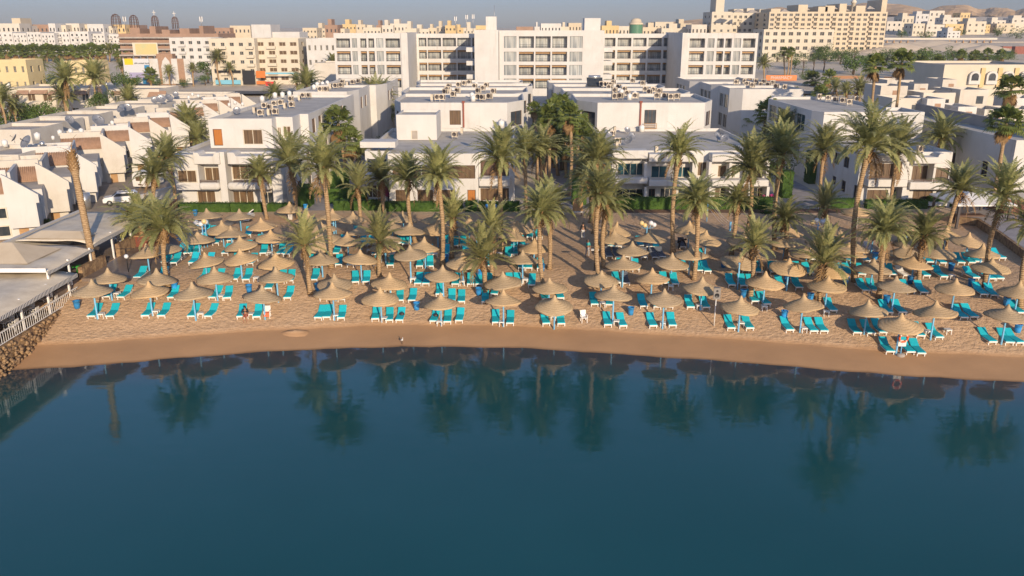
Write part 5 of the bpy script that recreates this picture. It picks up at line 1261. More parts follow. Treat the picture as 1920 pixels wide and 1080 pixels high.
q = MB(); q.prism([(x0, z0), (x1, z0), (x1, z0 + (z1 - z0) * .62), (x1 - (x1 - xm) * .35, z0 + (z1 - z0) * .85), (xm, z1), (x0 + (xm - x0) * .35, z0 + (z1 - z0) * .85), (x0, z0 + (z1 - z0) * .62)], yk + 1.99, yk + 1.85, 'y'); g = q.build('arch', M['white'], o); g.location = -o.location
# shop fronts under the cream blocks
def sign(x0, y0, x1, y1, y, m, label, s=None, tm=None):
    o = thing('shop_sign', label, 'sign', (X((x0 + x1) / 2, y0, y), y, P(x0, y1, y).z)); board(o, 'board', m, x0, y0, x1, y1, y, .3)
    if s: text(o, s, (x0 + x1) / 2, (y0 + y1) / 2, (y1 - y0) * .55, y - .05, tm or M['white'])
    return o
ys = G(440, 160).y - 1.2
og = mat('orange_sign', (.60, .17, .03), rough=.5); rd = mat('red_sign', (.62, .03, .03), rough=.5); cy = mat('cyan_sign', (.18, .45, .58), rough=.5)
sign(403, 132, 451, 136, ys, M['black'], 'black fascia strip over the cream block shops'); sign(404, 150, 451, 158, ys, cy, 'pale blue printed hoarding at the foot of the cream block')
sign(455, 132, 478, 158, ys, M['black'], 'tall black shop portal between cream blocks'); sign(480, 133, 497, 146, ys, og, 'orange shop sign on the cream block corner'); sign(481, 152, 498, 158, ys, og, 'low orange shop sign near the red one'); sign(498, 153, 514, 161, ys, rd, 'red shop sign at street level')
sign(498, 136, 560, 139, ys, cy, 'narrow pale blue fascia over glazed shops')
yp = G(1470, 152).y
sign(1436, 141, 1494, 151, yp, og, 'long orange pharmacy sign with white capitals east of the hotel', 'PHARMACY')
sign(1560, 142, 1620, 150, yp + 3, mat('brown_sign', (.30, .14, .06), rough=.6), 'brown roadside shop fascia behind fan palms')
for i, (a, y0, b_, y1, mm) in enumerate([(1658, 144, 1672, 154, og), (1695, 143, 1712, 152, rd), (1725, 143, 1745, 148, og), (1744, 136, 1766, 143, cy)]): sign(a, y0, b_, y1, 190, mm, f'{["orange", "red", "narrow orange", "turquoise"][i]} roadside shop sign beyond the stepped houses')
# dome cages on the unfinished block
cg = mat('rusty_frame', (.16, .10, .08), rough=.8)
for i, (x0, x1, yt, yb_) in enumerate([(209, 226, 26, 48), (243, 259, 28, 48), (284, 297, 29, 49), (322, 334, 31, 50)]):
    y = 428; a, b_ = X(x0, 40, y), X(x1, 40, y); r0 = (b_ - a) / 2; zb_ = P(x0, yb_, y).z; zt_ = P(x0, yt, y).z
    o = thing('dome_cage', f'open steel dome frame {"topped by white cross" if i > 1 else "without cross"}, {nth(i + 1)} from the unfinished block west end', 'dome frame', ((a + b_) / 2, y, zb_), 0, 'steel dome frames')
    m = MB(); hh = zt_ - zb_
    for k in range(10):
        an = k * math.pi / 5; m.tube([(r0 * math.cos(an) * f_, r0 * math.sin(an) * f_, z) for f_, z in ((1, -1), (.95, hh * .55), (.85, hh * .75), (.5, hh * .93), (0, hh))], .14, 4)
    m.build('ribs', cg, o)
    m = MB()
    for f_, z in ((.96, hh * .3), (.94, hh * .55), (.82, hh * .78), (.55, hh * .92)): m.tube([(r0 * f_ * math.cos(t * .524), r0 * f_ * math.sin(t * .524), z) for t in range(13)], .13, 4, 0, False)
    m.build('hoops', cg, o)
    if i > 1:
        m = MB(); m.box(-.15, -.15, hh, .15, .15, hh + 2.4); m.box(-.8, -.148, hh + 1.3, .8, .148, hh + 1.6); m.build('cross', M['white'], o)
for i, (q, yt, yb_) in enumerate([(235, 30, 50), (378, 30, 48), (854, 30, 50), (875, 27, 52), (887, 26, 52), (927, 10, 32)]):
    y = 430 if q < 500 else 490; 
    if q == 927: y = 207
    p = P(q, yb_, y); o = thing('antenna_mast', f'thin telecom mast on the skyline, {nth(i + 1)} from the western end', 'mast', p, 0, 'telecom masts'); h_ = P(q, yt, y).z - p.z
    m = MB(); m.tube([(0, 0, -2), (0, 0, h_)], .16 if y > 300 else .05, 5); m.build('mast', M['metal'], o)
    m = MB()
    if y > 300:
        for k in range(3): a = k * 2.09; m.box(math.cos(a) * .6 - .2, math.sin(a) * .6 - .2, h_ - 2.6, math.cos(a) * .6 + .2, math.sin(a) * .6 + .2, h_ - .3)
        m.build('antenna_panel', M['wplastic'], o)
# containers, sand mounds, long wall in the east
for i, (a, b_, y0, y1) in enumerate([(1880, 1908, 87, 97), (1903, 1950, 87, 101)]):
    y = G((a + b_) / 2, y1).y; o = thing('shipping_container', f'{"smaller" if i == 0 else "larger"} rust-red shipping container on the bare ground at the east edge', 'container', (X((a + b_) / 2, 92, y), y, P(a, y1, y).z))
    board(o, 'container_body', mat('rust_red', (.28, .09, .06), (.22, .07, .05), 1, .7), a, y0, b_, y1, y, 3); board(o, 'door', mat('dull_red', (.22, .07, .05), rough=.7), b_ - 8, y0 + 1, b_ - 1, y1 - 1, y - .1, .09)
y = G(1750, 78).y; o = thing('site_wall', 'long pale wall with timber bracing along the bare hillside terrace', 'wall', (X(1750, 75, y), y, P(1750, 78, y).z)); board(o, 'wall', M['pale'], 1655, 71, 1870, 74.5, y, .6); board(o, 'wall_base', M['concrete'], 1655, 78, 1960, 87, y - 12, .6)
for k in range(16): board(o, 'prop', M['tan'], 1662 + k * 13, 76, 1664 + k * 13, 87, y - 13, .5)
# ------------------------------------------------------------------ café terraces on the west
ZF = -.6
wall_x = -37.4
fl = MB(); fl.box(-80, 38, -4, wall_x - .35, 68.5, ZF); structure(fl.build('terrace_floor', mat('terrace_paving', (.22, .17, .13), (.16, .125, .10), 2, .7, lo=.35, hi=.65)))
o = thing('stone_sea_wall', 'rough brown stone retaining wall under the white café railing, running into the water', 'wall', (wall_x, 52, 0))
m = MB(); rr = random.Random(9)
m.box(-.34, -14, -4, -.02, 16.5, ZF)
for i in range(900):
    y = rr.uniform(-13.8, 16.4); z = rr.uniform(-2.8, ZF); s = rr.uniform(.10, .2)
    m.ball((.02 + max(0, (ZF - z)) * .2 * rr.uniform(.3, 1), y, z), s, 6, 4, 0, (.8, 1.3, .75))
m.build('stone_face', M['stone'], o)
o = thing('terrace_railing', 'white railing with thin bars along the edge of the café terrace', 'railing', (wall_x - .2, 52, ZF))
m = MB(); m.box(-.04, -12, .95, .04, 16.2, 1.03); m.box(-.025, -12, .1, .025, 16.2, .15); m.build('rail', M['rail_white'], o)
m = MB()
for i in range(100): y = -12 + i * .282; m.box(-.012, y - .012, .15, .012, y + .012, .95)
m.build('bars', M['rail_white'], o)
def canopy_roof(label, x0, x1, y0, y1, z, fringe='x1', posts=(), drop=.5, ZF=.5):
    o = thing('canvas_canopy', label, 'canopy', ((x0 + x1) / 2, (y0 + y1) / 2, ZF))
    n = 14; m = MB(); xs = [x0 + (x1 - x0) * i / 12 for i in range(13)]; ys_ = [y0 + (y1 - y0) * i / 16 for i in range(17)]
    f = lambda x, y: z + .12 * mn.noise((x * .5, y * .5, 2)) - .35 * max(0, (x - (x1 - 2.2)) / 2.2) ** 1.5
    v, fc = grid(xs, ys_, f); m.add(v, fc, 0, True); g = m.build('canvas', M['canvas'], o); g.location = -o.location
    md = g.modifiers.new('thick', 'SOLIDIFY'); md.thickness = .06
    m = MB(); zz = z - .35
    for i in range(len(ys_) - 1): m.add([(x1 + .03, ys_[i], zz - drop), (x1 + .03, ys_[i + 1], zz - drop), (x1 + .03, ys_[i + 1], f(x1, ys_[i + 1]) + .02), (x1 + .03, ys_[i], f(x1, ys_[i]) + .02)], [(0, 1, 2, 3)])
    g = m.build('striped_valance', M['valance'], o); g.location = -o.location; md = g.modifiers.new('thick', 'SOLIDIFY'); md.thickness = .03
    if fringe == 'both':
        m = MB(); m.box(x0, y0 - .04, zz - drop + .25, x1 - .05, y0 - .01, z + .05); g = m.build('striped_valance', M['rail_white'], o); g.location = -o.location
    for (x, y) in posts:
        m = MB(); m.box(x - .07, y - .07, 0, x + .07, y + .07, z - ZF - .2); g = m.build('post', M['rail_white'], o); g.location = Vector((0, 0, 0)) - Vector((o.location.x, o.location.y, 0)); 
    return o
canopy_roof('grey canvas café canopy with striped valance nearest the water', -64, -37.0, 42, 67.4, 2.18, 'x1', [(wall_x - .35, y) for y in (44.9, 48.7, 52.5, 56.3, 60.1, 63.9, 67.2)], .3, ZF)
fl = MB(); fl.box(-45.2, 66.003, -.5, -38.4, 95, .62); structure(fl.build('bar_floor', bpy.data.materials['terrace_paving']))
canopy_roof('long dusty canvas roof with striped valance over the beach bar', -45.1, -38.1, 72.9, 85, 3.35, 'x1', [(-38.4, y) for y in (73.2, 77, 81, 84.8)], .3)
canopy_roof('low canvas roof panel between the café canopy and the beach bar', -54, -38.0, 64.8, 72.6, 3.0, 'both', [(-38.2, 65.2), (-38.2, 68.5), (-38.2, 72.3), (-44, 65.2)], .2)
o = thing('tent_canopy', 'beige hipped tent top on the flat canvas roof by the café', 'tent', (-44.5, 68.6, 3.05))
m = MB(); m.add([(-4.6, -2.6, .0), (4.2, -2.4, .0), (4.4, 2.6, .0), (-4.4, 2.8, .0), (-1.3, .1, 1.15), (1.6, .2, 1.15)], [(0, 1, 5, 4), (1, 2, 5), (2, 3, 4, 5), (3, 0, 4)]); m.build('tent_top', M['tent'], o)
o = thing('tent_canopy', 'flattened beige tarpaulin lying on the bar roof beside the leaning dying palm', 'tent', (-41.6, 74.5, 3.4))
m = MB(); m.add([(-2.9, -1.2, .05), (2.6, -1.3, .0), (2.7, 1.0, .02), (-2.7, 1.3, .05), (-1.9, .0, .5), (1.7, -.1, .45)], [(0, 1, 5, 4), (1, 2, 5), (2, 3, 4, 5), (3, 0, 4)]); m.build('tarpaulin', M['tent'], o)
# walls beside the bar
def wall(label, pts, z0, h, th, m, name='boundary_wall', cap=None):
    o = thing(name, label, 'wall', (pts[0][0], pts[0][1], z0))
    q = MB()
    for (a, b) in zip(pts, pts[1:]):
        d = Vector((b[0] - a[0], b[1] - a[1], 0)); n = Vector((-d.y, d.x, 0)).normalized() * th / 2; A_ = Vector((a[0], a[1], 0)); B_ = Vector((b[0], b[1], 0))
        c = [A_ - n, B_ - n, B_ + n, A_ + n]; b0 = [(p.x, p.y, z0 - .3) for p in c]; t0 = [(p.x, p.y, z0 + h) for p in c]
        q.add(b0 + t0, [(4, 5, 6, 7), (0, 1, 5, 4), (1, 2, 6, 5), (2, 3, 7, 6), (3, 0, 4, 7)])
    g = q.build('wall', m, o); g.location = -o.location; return o
wall('weathered concrete wall between bar roof and townhouse lane', [(-45.6, 62), (-45.6, 86)], .5, 2.9, .5, M['pale'])
wall('white garden wall beside the caravan and villa palms', [(-45.0, 96), (-38.5, 118)], .5, 2.2, .3, M['white'])
wall('brown stone bar wall under the striped valance', [(-38.2, 77.5), (-38.2, 83)], .5, 1.3, .4, M['stone'], 'stone_wall')
wall('short stone kerb wall by the café steps', [(-38.2, 70.2), (-38.0, 74.2)], .5, 1.1, .4, M['stone'], 'stone_wall')
o = thing('bar_counter', 'reddish wooden bar counter under the striped valance', 'counter', (-37.2, 82.5, .6))
m = MB(); m.box(-.9, -1.5, 0, .9, 1.5, 1.1); m.build('body', mat('red_wood', (.22, .06, .035), (.15, .045, .03), 4, .5, mapscale=(6, 6, .5)), o)
m = MB(); m.box(-1.05, -1.65, 1.1, 1.05, 1.65, 1.18); m.build('counter_top', M['tan'], o)
o = thing('bar_hut', 'dark brown timber wall of the beach bar between two palms', 'hut', (-40.5, 90, .6)); m = MB(); m.box(-2, -3, 0, 2.2, 3, 2.4); m.build('wall', mat('dark_timber', (.14, .06, .04), (.09, .045, .03), 3, .7), o); m = MB(); m.box(-2.1, -3.1, 2.4, 2.3, 3.1, 2.5); m.build('roof', M['brown'], o)
pv = MB(); pv.box(-38.1, 70, .0, -31.5, 92, .615); structure(pv.build('paved_walk', mat('wet_paving', (.22, .17, .14), (.15, .12, .10), 1.2, .35, .2, 6, lo=.35, hi=.65)))
# chairs and tables on the café terrace
n = 0
for y in (48.5, 51.5, 54.4, 57.3, 60.2, 63.1, 66.0):
    for xq in (-39.4, -42.7):
        n += 1
        o = thing('cafe_table', f'white café table with cloth, {nth(n)} under the striped canopy counted from the water', 'table', (xq, y, ZF), 0, 'café tables')
        m = MB(); m.box(-.45, -.45, .70, .45, .45, .74); m.build('table_top', M['wplastic'], o)
        m = MB(); m.tube([(0, 0, 0), (0, 0, .7)], .04, 6); m.build('pedestal', M['wplastic'], o)
        for q, (dx, dy, rz) in enumerate(((-.85, .1, math.pi / 2), (.85, -.1, -math.pi / 2), (0, .85, 0))):
            chair((xq + dx, y + dy, ZF), rz + R.gauss(0, .15), f'white armchair {["landward of", "seaward of", "behind"][q]} the {nth(n)} café table', 'café chairs')
for i, (u, w_, lab) in enumerate([(870, 60, 'white armchair pulled out near the bar counter'), (905, 75, 'second white armchair beside the bar wall')]):
    chair(G(*px('r1', u, w_)), -.8, lab)
o = thing('bistro_table', 'bright green round table inside the low café wall', 'table', (-39.2, 71.5, .6))
m = MB(); m.lathe([(.001, .74), (.5, .74), (.5, .70), (.001, .70)], 16); m.build('table_top', mat('green_plastic', (.05, .40, .06), rough=.4), o); m = MB(); m.tube([(0, 0, 0), (0, 0, .7)], .05, 6); m.build('pedestal', bpy.data.materials['green_plastic'], o)
# ------------------------------------------------------------------ hedges, paths, gardens
def hedge(label, x0, x1, y0, y1, h, name='hedge', m='hedge', dens=26, z=.45):
    o = thing(name, label, 'hedge', ((x0 + x1) / 2, (y0 + y1) / 2, z)); q = MB(); rr = random.Random(int(x0 * 31 + y0)); w_, d_ = (x1 - x0) / 2, (y1 - y0) / 2
    q.box(-w_ + .05, -d_ + .05, -.1, w_ - .05, d_ - .05, h - .05)
    A_ = [(2 * w_ * h, 0), (2 * w_ * 2 * d_, 1), (2 * d_ * h, 2), (2 * d_ * h, 3)]
    for a, k in A_:
        for i in range(min(2600, int(a * dens))):
            if k == 0: p = Vector((rr.uniform(-w_, w_), -d_, rr.uniform(0, h))); nn = Vector((0, -1, 0))
            elif k == 1: p = Vector((rr.uniform(-w_, w_), rr.uniform(-d_, d_), h)); nn = Vector((0, 0, 1))
            else: p = Vector((w_ if k == 2 else -w_, rr.uniform(-d_, d_), rr.uniform(0, h))); nn = Vector((1 if k == 2 else -1, 0, 0))
            leafq(q, rr, p + nn * rr.uniform(-.04, .07), nn, .11)
    q.build('foliage', M[m], o); return o
def leafq(q, rr, p, nn, s):
    d = (nn + Vector((rr.gauss(0, .7), rr.gauss(0, .7), rr.gauss(0, .7)))).normalized(); a = d.orthogonal().normalized(); b = d.cross(a); t = rr.uniform(0, 6.28)
    u = (a * math.cos(t) + b * math.sin(t)) * s * rr.uniform(.6, 1.2); v = d.cross(u).normalized() * s * rr.uniform(.4, .8)
    q.add([p - u, p - v * .8, p + u, p + v * .8], [(0, 1, 2, 3)])
HG = [(330, 432, 398, 1.1, 'low clipped hedge before the terrace villa balconies'), (432, 492, 398, 1.1, 'clipped hedge piece between terrace villa and leaning palm'), (500, 545, 397, 1.0, 'shaded clipped hedge by the thatched post shelter'), (625, 715, 395, 1.3, 'square-cut hedge in front of the long villa, by the silvery palm'), (719, 868, 397, 1.2, 'long dark clipped hedge before the brown window band'), (872, 895, 397, 1.3, 'bright square hedge block under the orange door'), (897, 975, 397, 1.2, 'clipped hedge before the louvred balcony'),
      (1150, 1310, 393, 1.5, 'long bright hedge in front of the planted villa'), (1312, 1452, 393, 1.5, 'eastern run of the long hedge behind the volleyball net'), (1550, 1612, 391, 1.2, 'dark clipped hedge beside the shaded villa flank'), (1625, 1740, 392, 1.1, 'clipped hedge before the curtained eastern villa'), (1742, 1800, 388, 1.3, 'dark hedge near the white gazebo')]
for (a, b, yb_, h, lab) in HG:
    p = G(a, yb_); q = G(b, yb_); hedge(lab, p.x, q.x, p.y, p.y + 1.1, h)
for (a, yb_, w_, d_, h, lab) in [(1086, 385, 1.8, 1.6, 3.6, 'tall square column of clipped hedge at the corridor mouth'), (568, 390, 1.6, 3, 2.6, 'clipped hedge screen beside the garden walk of the terrace villa'), (628, 370, 1.8, 6, 3.0, 'tall dark hedge wall along the garden walk'), (652, 382, 5, 1.2, 2.0, 'hedge wall behind the silvery young palm'), (1475, 372, 1.4, 1.4, 3.6, 'rounded clipped cypress column by the shaded path'), (1560, 352, 1.4, 1.4, 2.8, 'dark rounded topiary beside the villa flank'), (1530, 345, 2.2, 2.2, 4.6, 'tall dark topiary arch near the shaded path')]:
    p = G(a, yb_); hedge(lab, p.x - w_ / 2, p.x + w_ / 2, p.y, p.y + d_, h, 'hedge')
def strip(name, pts, z, m):
    q = MB(); q.add([(x, y, z) for x, y in pts], [tuple(range(len(pts)))]); structure(q.build(name, m))
pave = mat('grey_pavers', (.36, .33, .32), (.27, .25, .245), .8, .85, .2, 5, lo=.35, hi=.65)
strip('palm_walk', [(4.6, 100), (10.2, 100), (9.4, 187), (3.4, 187)], .512, pave)
strip('garden_walk', [(-27.0, 99), (-22.5, 99), (-21.5, 150), (-26, 150)], .512, pave)
strip('east_walk', [(34.5, 100), (41.5, 100), (40.5, 150), (34, 150)], .512, pave)
strip('lane', [(-60, 84), (-46, 84), (-46, 97), (-40, 118), (-58, 150), (-60, 150)], .512, mat('dusty_lane', (.33, .27, .21), (.24, .20, .16), .5, .9, lo=.35, hi=.65))
strip('road', [(-260, 236), (-60, 236), (-60, 252), (-260, 252)], .76, mat('asphalt', (.09, .088, .085), (.12, .115, .11), .3, .9))
strip('town_road', [(-260, 262), (300, 262), (300, 274), (-260, 274)], 2.2, bpy.data.materials['asphalt'])
strip('planting_soil', [(12, 97.6), (42, 97.6), (42, 100.6), (12, 100.6)], .507, mat('brown_soil', (.19, .10, .055), (.13, .07, .04), 1, .95))
# east garden terrace beside the beach
o = thing('low_terrace_wall', 'dark stone edging wall of the raised grey court at the east end of the beach', 'wall', (46, 80, .4))
pts = [G(1790, 420), G(1830, 425), G(1870, 450), G(1925, 492), G(2010, 540)]
q = MB()
for a, b in zip(pts, pts[1:]): q.add([(a.x, a.y, .2), (b.x, b.y, .2), (b.x, b.y, 1.35), (a.x, a.y, 1.35), (a.x + .4, a.y + .4, 1.35), (b.x + .4, b.y + .4, 1.35)], [(0, 1, 2, 3), (3, 2, 5, 4)])
g = q.build('wall', M['stone'], o); g.location = -o.location
q = MB(); q.add([(p.x + .42, p.y + .42, 1.36) for p in pts] + [(80, 70, 1.36), (80, 101, 1.36), (61, 101, 1.36)], [tuple(range(8))]); structure(q.build('raised_court', pave))
o = thing('gazebo', 'white pyramid-roofed gazebo with dark posts on the raised court', 'gazebo', G(1815, 418)); 
q = MB(); q.lathe([(4.6, 2.6), (4.6, 2.75), (.05, 4.1)], 4, 0, Matrix.Rotation(math.pi / 4, 4, 'Z'), False); q.build('roof', M['wplastic'], o)
for (x, y) in ((-2.8, -2.8), (2.8, -2.8), (2.8, 2.8), (-2.8, 2.8)): q = MB(); q.box(x - .12, y - .12, 0, x + .12, y + .12, 2.6); q.build('post', M['railing'], o)
q = MB(); q.box(-1.5, -.6, .3, 1.5, .6, 1.0); q.build('counter', M['brown'], o)
p = G(1905, 415); o = thing('wooden_cabin', 'red-brown wooden cabin with pale flat roof at the east edge', 'cabin', p); q = MB(); q.box(-1.6, 0, 0, 6, 4, 2.6); q.build('wall', bpy.data.materials['red_wood'], o); q = MB(); q.box(-1.8, -.2, 2.6, 6.2, 4.2, 2.75); q.build('roof', M['metal'], o)
# thatched shelters on thick white posts
for (ax, ay, by_, lab) in ((547, 378, 411, 'thatched shelter on a thick white post by the garden hedge'), (1602, 382, 434, 'thatched shelter on a thick white post before the eastern villa')):
    p = G(ax - 2, by_); h = P(ax, ay, p.y).z - p.z; o = thing('thatched_shelter', lab, 'shelter', p)
    c = link(bpy.data.objects.new('canopy', CAN[2]), o); c.location = (0, 0, h); q = MB(); q.box(-.22, -.22, -.1, .22, .22, h - .5); q.build('post', M['white'], o)
o = thing('info_board', 'round-topped wooden board with white ledge at the start of the palm walk', 'board', G(1083, 405))
q = MB(); q.prism([(-.6, .6), (.6, .6), (.6, 1.6)] + [(.6 * math.cos(a), 1.6 + .6 * math.sin(a)) for a in (.5, 1.0, 1.57, 2.1, 2.6)] + [(-.6, 1.6)], .05, -.05, 'y'); q.build('board', M['tan'], o)
q = MB(); q.box(-.65, -.35, .5, .65, .1, .58); q.build('ledge', M['wplastic'], o); q = MB(); q.box(-.5, -.05, -.1, -.4, .05, .5); q.box(.4, -.05, -.1, .5, .05, .5); q.build('posts', M['brown'], o)
o = thing('lounger_stack', 'heap of folded white plastic loungers stacked by the hedge', 'stack', G(468, 412))
for k in range(5): q = MB(); q.prism([(-.3, 0), (.3, 0), (.3, .09), (-.3, .09)], -1.0, 1.0, 'y', 0, Matrix.Translation((R.uniform(-.1, .1), 0, .12 * k + .1))); q.prism([(-.3, .1), (.3, .1), (.3, .5), (.25, .5), (-.25, .16)], .8, .9, 'y', 0, Matrix.Translation((0, 0, .12 * k + .1))); q.build('lounger_frame', M['wplastic'], o)
# ------------------------------------------------------------------ roof machines
def fanmesh():
    a = MB(); a.box(-.45, -.17, 0, .45, .17, .78); b = MB(); b.lathe([(.001, 0), (.27, 0), (.30, .015), (.30, -.01)], 12, 0, Matrix.Translation((-.1, -.172, .4)) @ Matrix.Rotation(math.pi / 2, 4, 'X')); b.box(.27, -.18, .1, .42, -.171, .68)
    c = MB(); c.box(-.4, -.15, -.22, -.34, .15, 0); c.box(.34, -.15, -.22, .4, .15, 0)
    return a.mesh('case', M['acbody']), b.mesh('fan_grille', M['railing']), c.mesh('stand', M['metal'])
ACm = fanmesh(); acn = {}
def ac(p, rz, where, s=1.0):
    acn[where] = acn.get(where, 0) + 1
    o = thing('air_conditioner', f'beige air conditioner box, {nth(acn[where])} among those on {where}', 'air conditioner', p + Vector((0, 0, .22 * s)), rz, 'air conditioners on roofs', (s, s, s))
    for n_, me in zip(('case', 'fan_grille', 'stand'), ACm): link(bpy.data.objects.new(n_, me), o)
def acs(L, z, where, s=1.0):
    for (a, b) in L: ac(Z(a, b, z), R.choice([0, 0, 0, .4, -.5, 1.57]), where, s)
zc = ZT - .5
acs([(810, 190), (820, 190), (829, 190), (835, 179), (845, 179), (850, 184), (838, 174), (905, 190), (897, 189), (897, 177), (905, 172), (870, 162), (880, 160), (860, 165), (925, 178), (912, 166), (890, 168), (842, 168), (918, 188), (858, 177)], zc, 'the blank block roof', 1.15)
acs([(1152, 188), (1163, 187), (1152, 176), (1191, 187), (1225, 175), (1236, 178), (1258, 189), (1269, 188), (1247, 187), (1210, 174), (1170, 174), (1205, 162), (1145, 165), (1135, 164), (1150, 160), (1186, 157), (1128, 163), (1142, 170), (1218, 179), (1176, 182), (1160, 169), (1232, 187)], zc, 'the railed-window block roof', 1.15)
acs([(489, 219), (505, 218), (517, 217), (507, 208), (515, 201), (527, 199), (546, 192), (562, 190), (569, 185), (580, 185), (497, 205), (478, 214), (535, 205), (548, 203)], 10.1, 'the villa penthouse roof', 1.0)
acs([(601, 174), (612, 174), (620, 168), (630, 167), (640, 166), (652, 164), (662, 160), (673, 158), (690, 157), (682, 154), (643, 160)], zc, 'the stepped west block roof', 1.15)
acs([(853, 260), (866, 252)], 6.7, 'the orange-door villa roof'); acs([(1152, 250), (1147, 258), (1158, 272), (1156, 279), (1138, 240), (1230, 288)], 6.7, 'the planted villa roof'); acs([(1610, 276), (1648, 284), (1724, 288)], 7.1, 'the eastern villa parapet')
acs([(1400, 163), (1410, 166), (1425, 165), (1440, 165), (1455, 168), (1380, 160), (1395, 158), (1470, 170), (1432, 159), (1448, 161), (1416, 158)], zc, 'the zigzag block roof', 1.15); acs([(1552, 190), (1566, 193), (1580, 195), (1592, 198), (1535, 187), (1604, 192)], 10, 'the teal-glazed block roof', 1.0)
tk = MB(); tk.lathe([(.001, 0), (.5, 0), (.5, 1.05), (.42, 1.12), (.18, 1.22), (.18, 1.3), (.001, 1.3)], 14); TKm = tk.mesh('tank', M['wplastic']); TKs = tk.mesh('tank', mat('steel_tank', (.55, .55, .54), rough=.3, metal=.8))
tn = {}
def tank(p, s, where, me=None):
    tn[where] = tn.get(where, 0) + 1; o = link(bpy.data.objects.new('water_tank', me or TKm)); o.location = p; o.scale = (s, s, s); tag(o, f'white cylindrical water tank, {nth(tn[where])} on {where}', 'water tank', 'roof water tanks')
for (a, b) in [(885, 184), (898, 174), (893, 163), (887, 190), (940, 240)]: tank(Z(a, b, zc), .75, 'the blank block roof')
for (a, b) in [(1180, 187), (1190, 182), (1165, 178), (1167, 170), (1153, 158), (1203, 247), (1225, 243)]: tank(Z(a, b, zc if b < 200 else 6.7), .8, 'the railed-window block and villa roofs')
for (a, b) in [(589, 168), (595, 163), (605, 162), (614, 160), (492, 191), (516, 184), (530, 183), (543, 181)]: tank(Z(a, b, zc), .75, 'the stepped west roofs')
for (a, b, s) in [(10, 275, 1.0), (71, 262, 1.1), (113, 254, .9), (133, 252, .9), (153, 251, .9), (80, 276, .85), (100, 262, .6), (211, 235, .8), (16, 164, 1.3), (72, 165, 1.2), (98, 164, 1.1), (200, 163, 1.2), (430, 200, .8), (441, 196, .8), (455, 199, .8), (361, 180, .8), (372, 183, .8), (354, 186, .8)]: tank(Z(a, b, 7.0), s * .72, 'the townhouse roofs', TKs if s in (.85, 1.2) else None)
# satellite dishes
dm = MB(); dm.lathe([(.001, -.22), (.4, -.17), (.75, -.05), (.95, .08), (.97, .06), (.75, -.08), (.4, -.2), (.001, -.25)], 18); DM = dm.mesh('dish', M['metal'])
am = MB(); am.tube([(.55, 0, .02), (.05, 0, .75)], .02, 4); am.tube([(-.55, 0, .02), (.05, 0, .75)], .02, 4); am.box(-.06, -.06, .7, .1, .06, .85); AM_ = am.mesh('feed_arm', M['railing'])
sm_ = MB(); sm_.tube([(0, 0, 0), (0, 0, 1.0)], .05, 6); SM_ = sm_.mesh('stand', M['metal'])
ds = [(51, 281, 7, 1.5, -.5), (186, 238, 7, 1.6, .9), (292, 196, 7, 1.3, .2), (303, 196, 7, 1.6, .3), (318, 192, 7, 1.4, .9), (228, 213, 7, 1.4, -.4), (240, 210, 7, 1.3, .6), (132, 234, 7, 1.2, .9), (28, 268, 7, 1.0, -1.2), (208, 166, 7, 1.3, .8), (330, 183, 7, 1.1, .4), (1178, 272, 6.7, 1.0, -.6), (1185, 264, 6.7, 1.0, .6), (1345, 265, 6.7, 1.1, .7), (1358, 268, 6.7, 1.0, -.5), (1176, 250, 6.7, .8, .3), (1140, 262, 6.7, 1.1, .5), (445, 215, 10.1, .9, .3)]
for i, (a, b, z, s, rz) in enumerate(ds):
    o = thing('satellite_dish', f'grey satellite dish on a flat roof, {nth(i + 1)} of the rooftop dishes counted from the townhouses', 'satellite dish', Z(a, b, z), rz, 'roof satellite dishes', (s * .62,) * 3)
    st = link(bpy.data.objects.new('stand', SM_), o); d_ = link(bpy.data.objects.new('dish', DM), o); d_.location = (0, 0, 1.1); d_.rotation_euler = (rad(55), 0, 0)
    f_ = link(bpy.data.objects.new('feed_arm', AM_), o); f_.location = (0, 0, 1.1); f_.rotation_euler = (rad(55), 0, 0)
o = thing('solar_heater', 'tilted dark solar water heater on the stepped block roof', 'solar heater', Z(1115, 162, zc)); q = MB(); q.add([(-1.6, -1, .2), (1.6, -1, .2), (1.6, 1, 1.7), (-1.6, 1, 1.7), (-1.6, -.95, .1), (1.6, -.95, .1), (1.6, 1.05, 1.6), (-1.6, 1.05, 1.6)], [(0, 1, 2, 3), (7, 6, 5, 4), (0, 4, 5, 1), (1, 5, 6, 2), (2, 6, 7, 3), (3, 7, 4, 0)]); q.build('panel', M['glass'], o); q = MB(); q.tube([(-1.2, 1.1, 1.8), (1.2, 1.1, 1.8)], .35, 10); q.build('tank', TKs.materials[0], o)
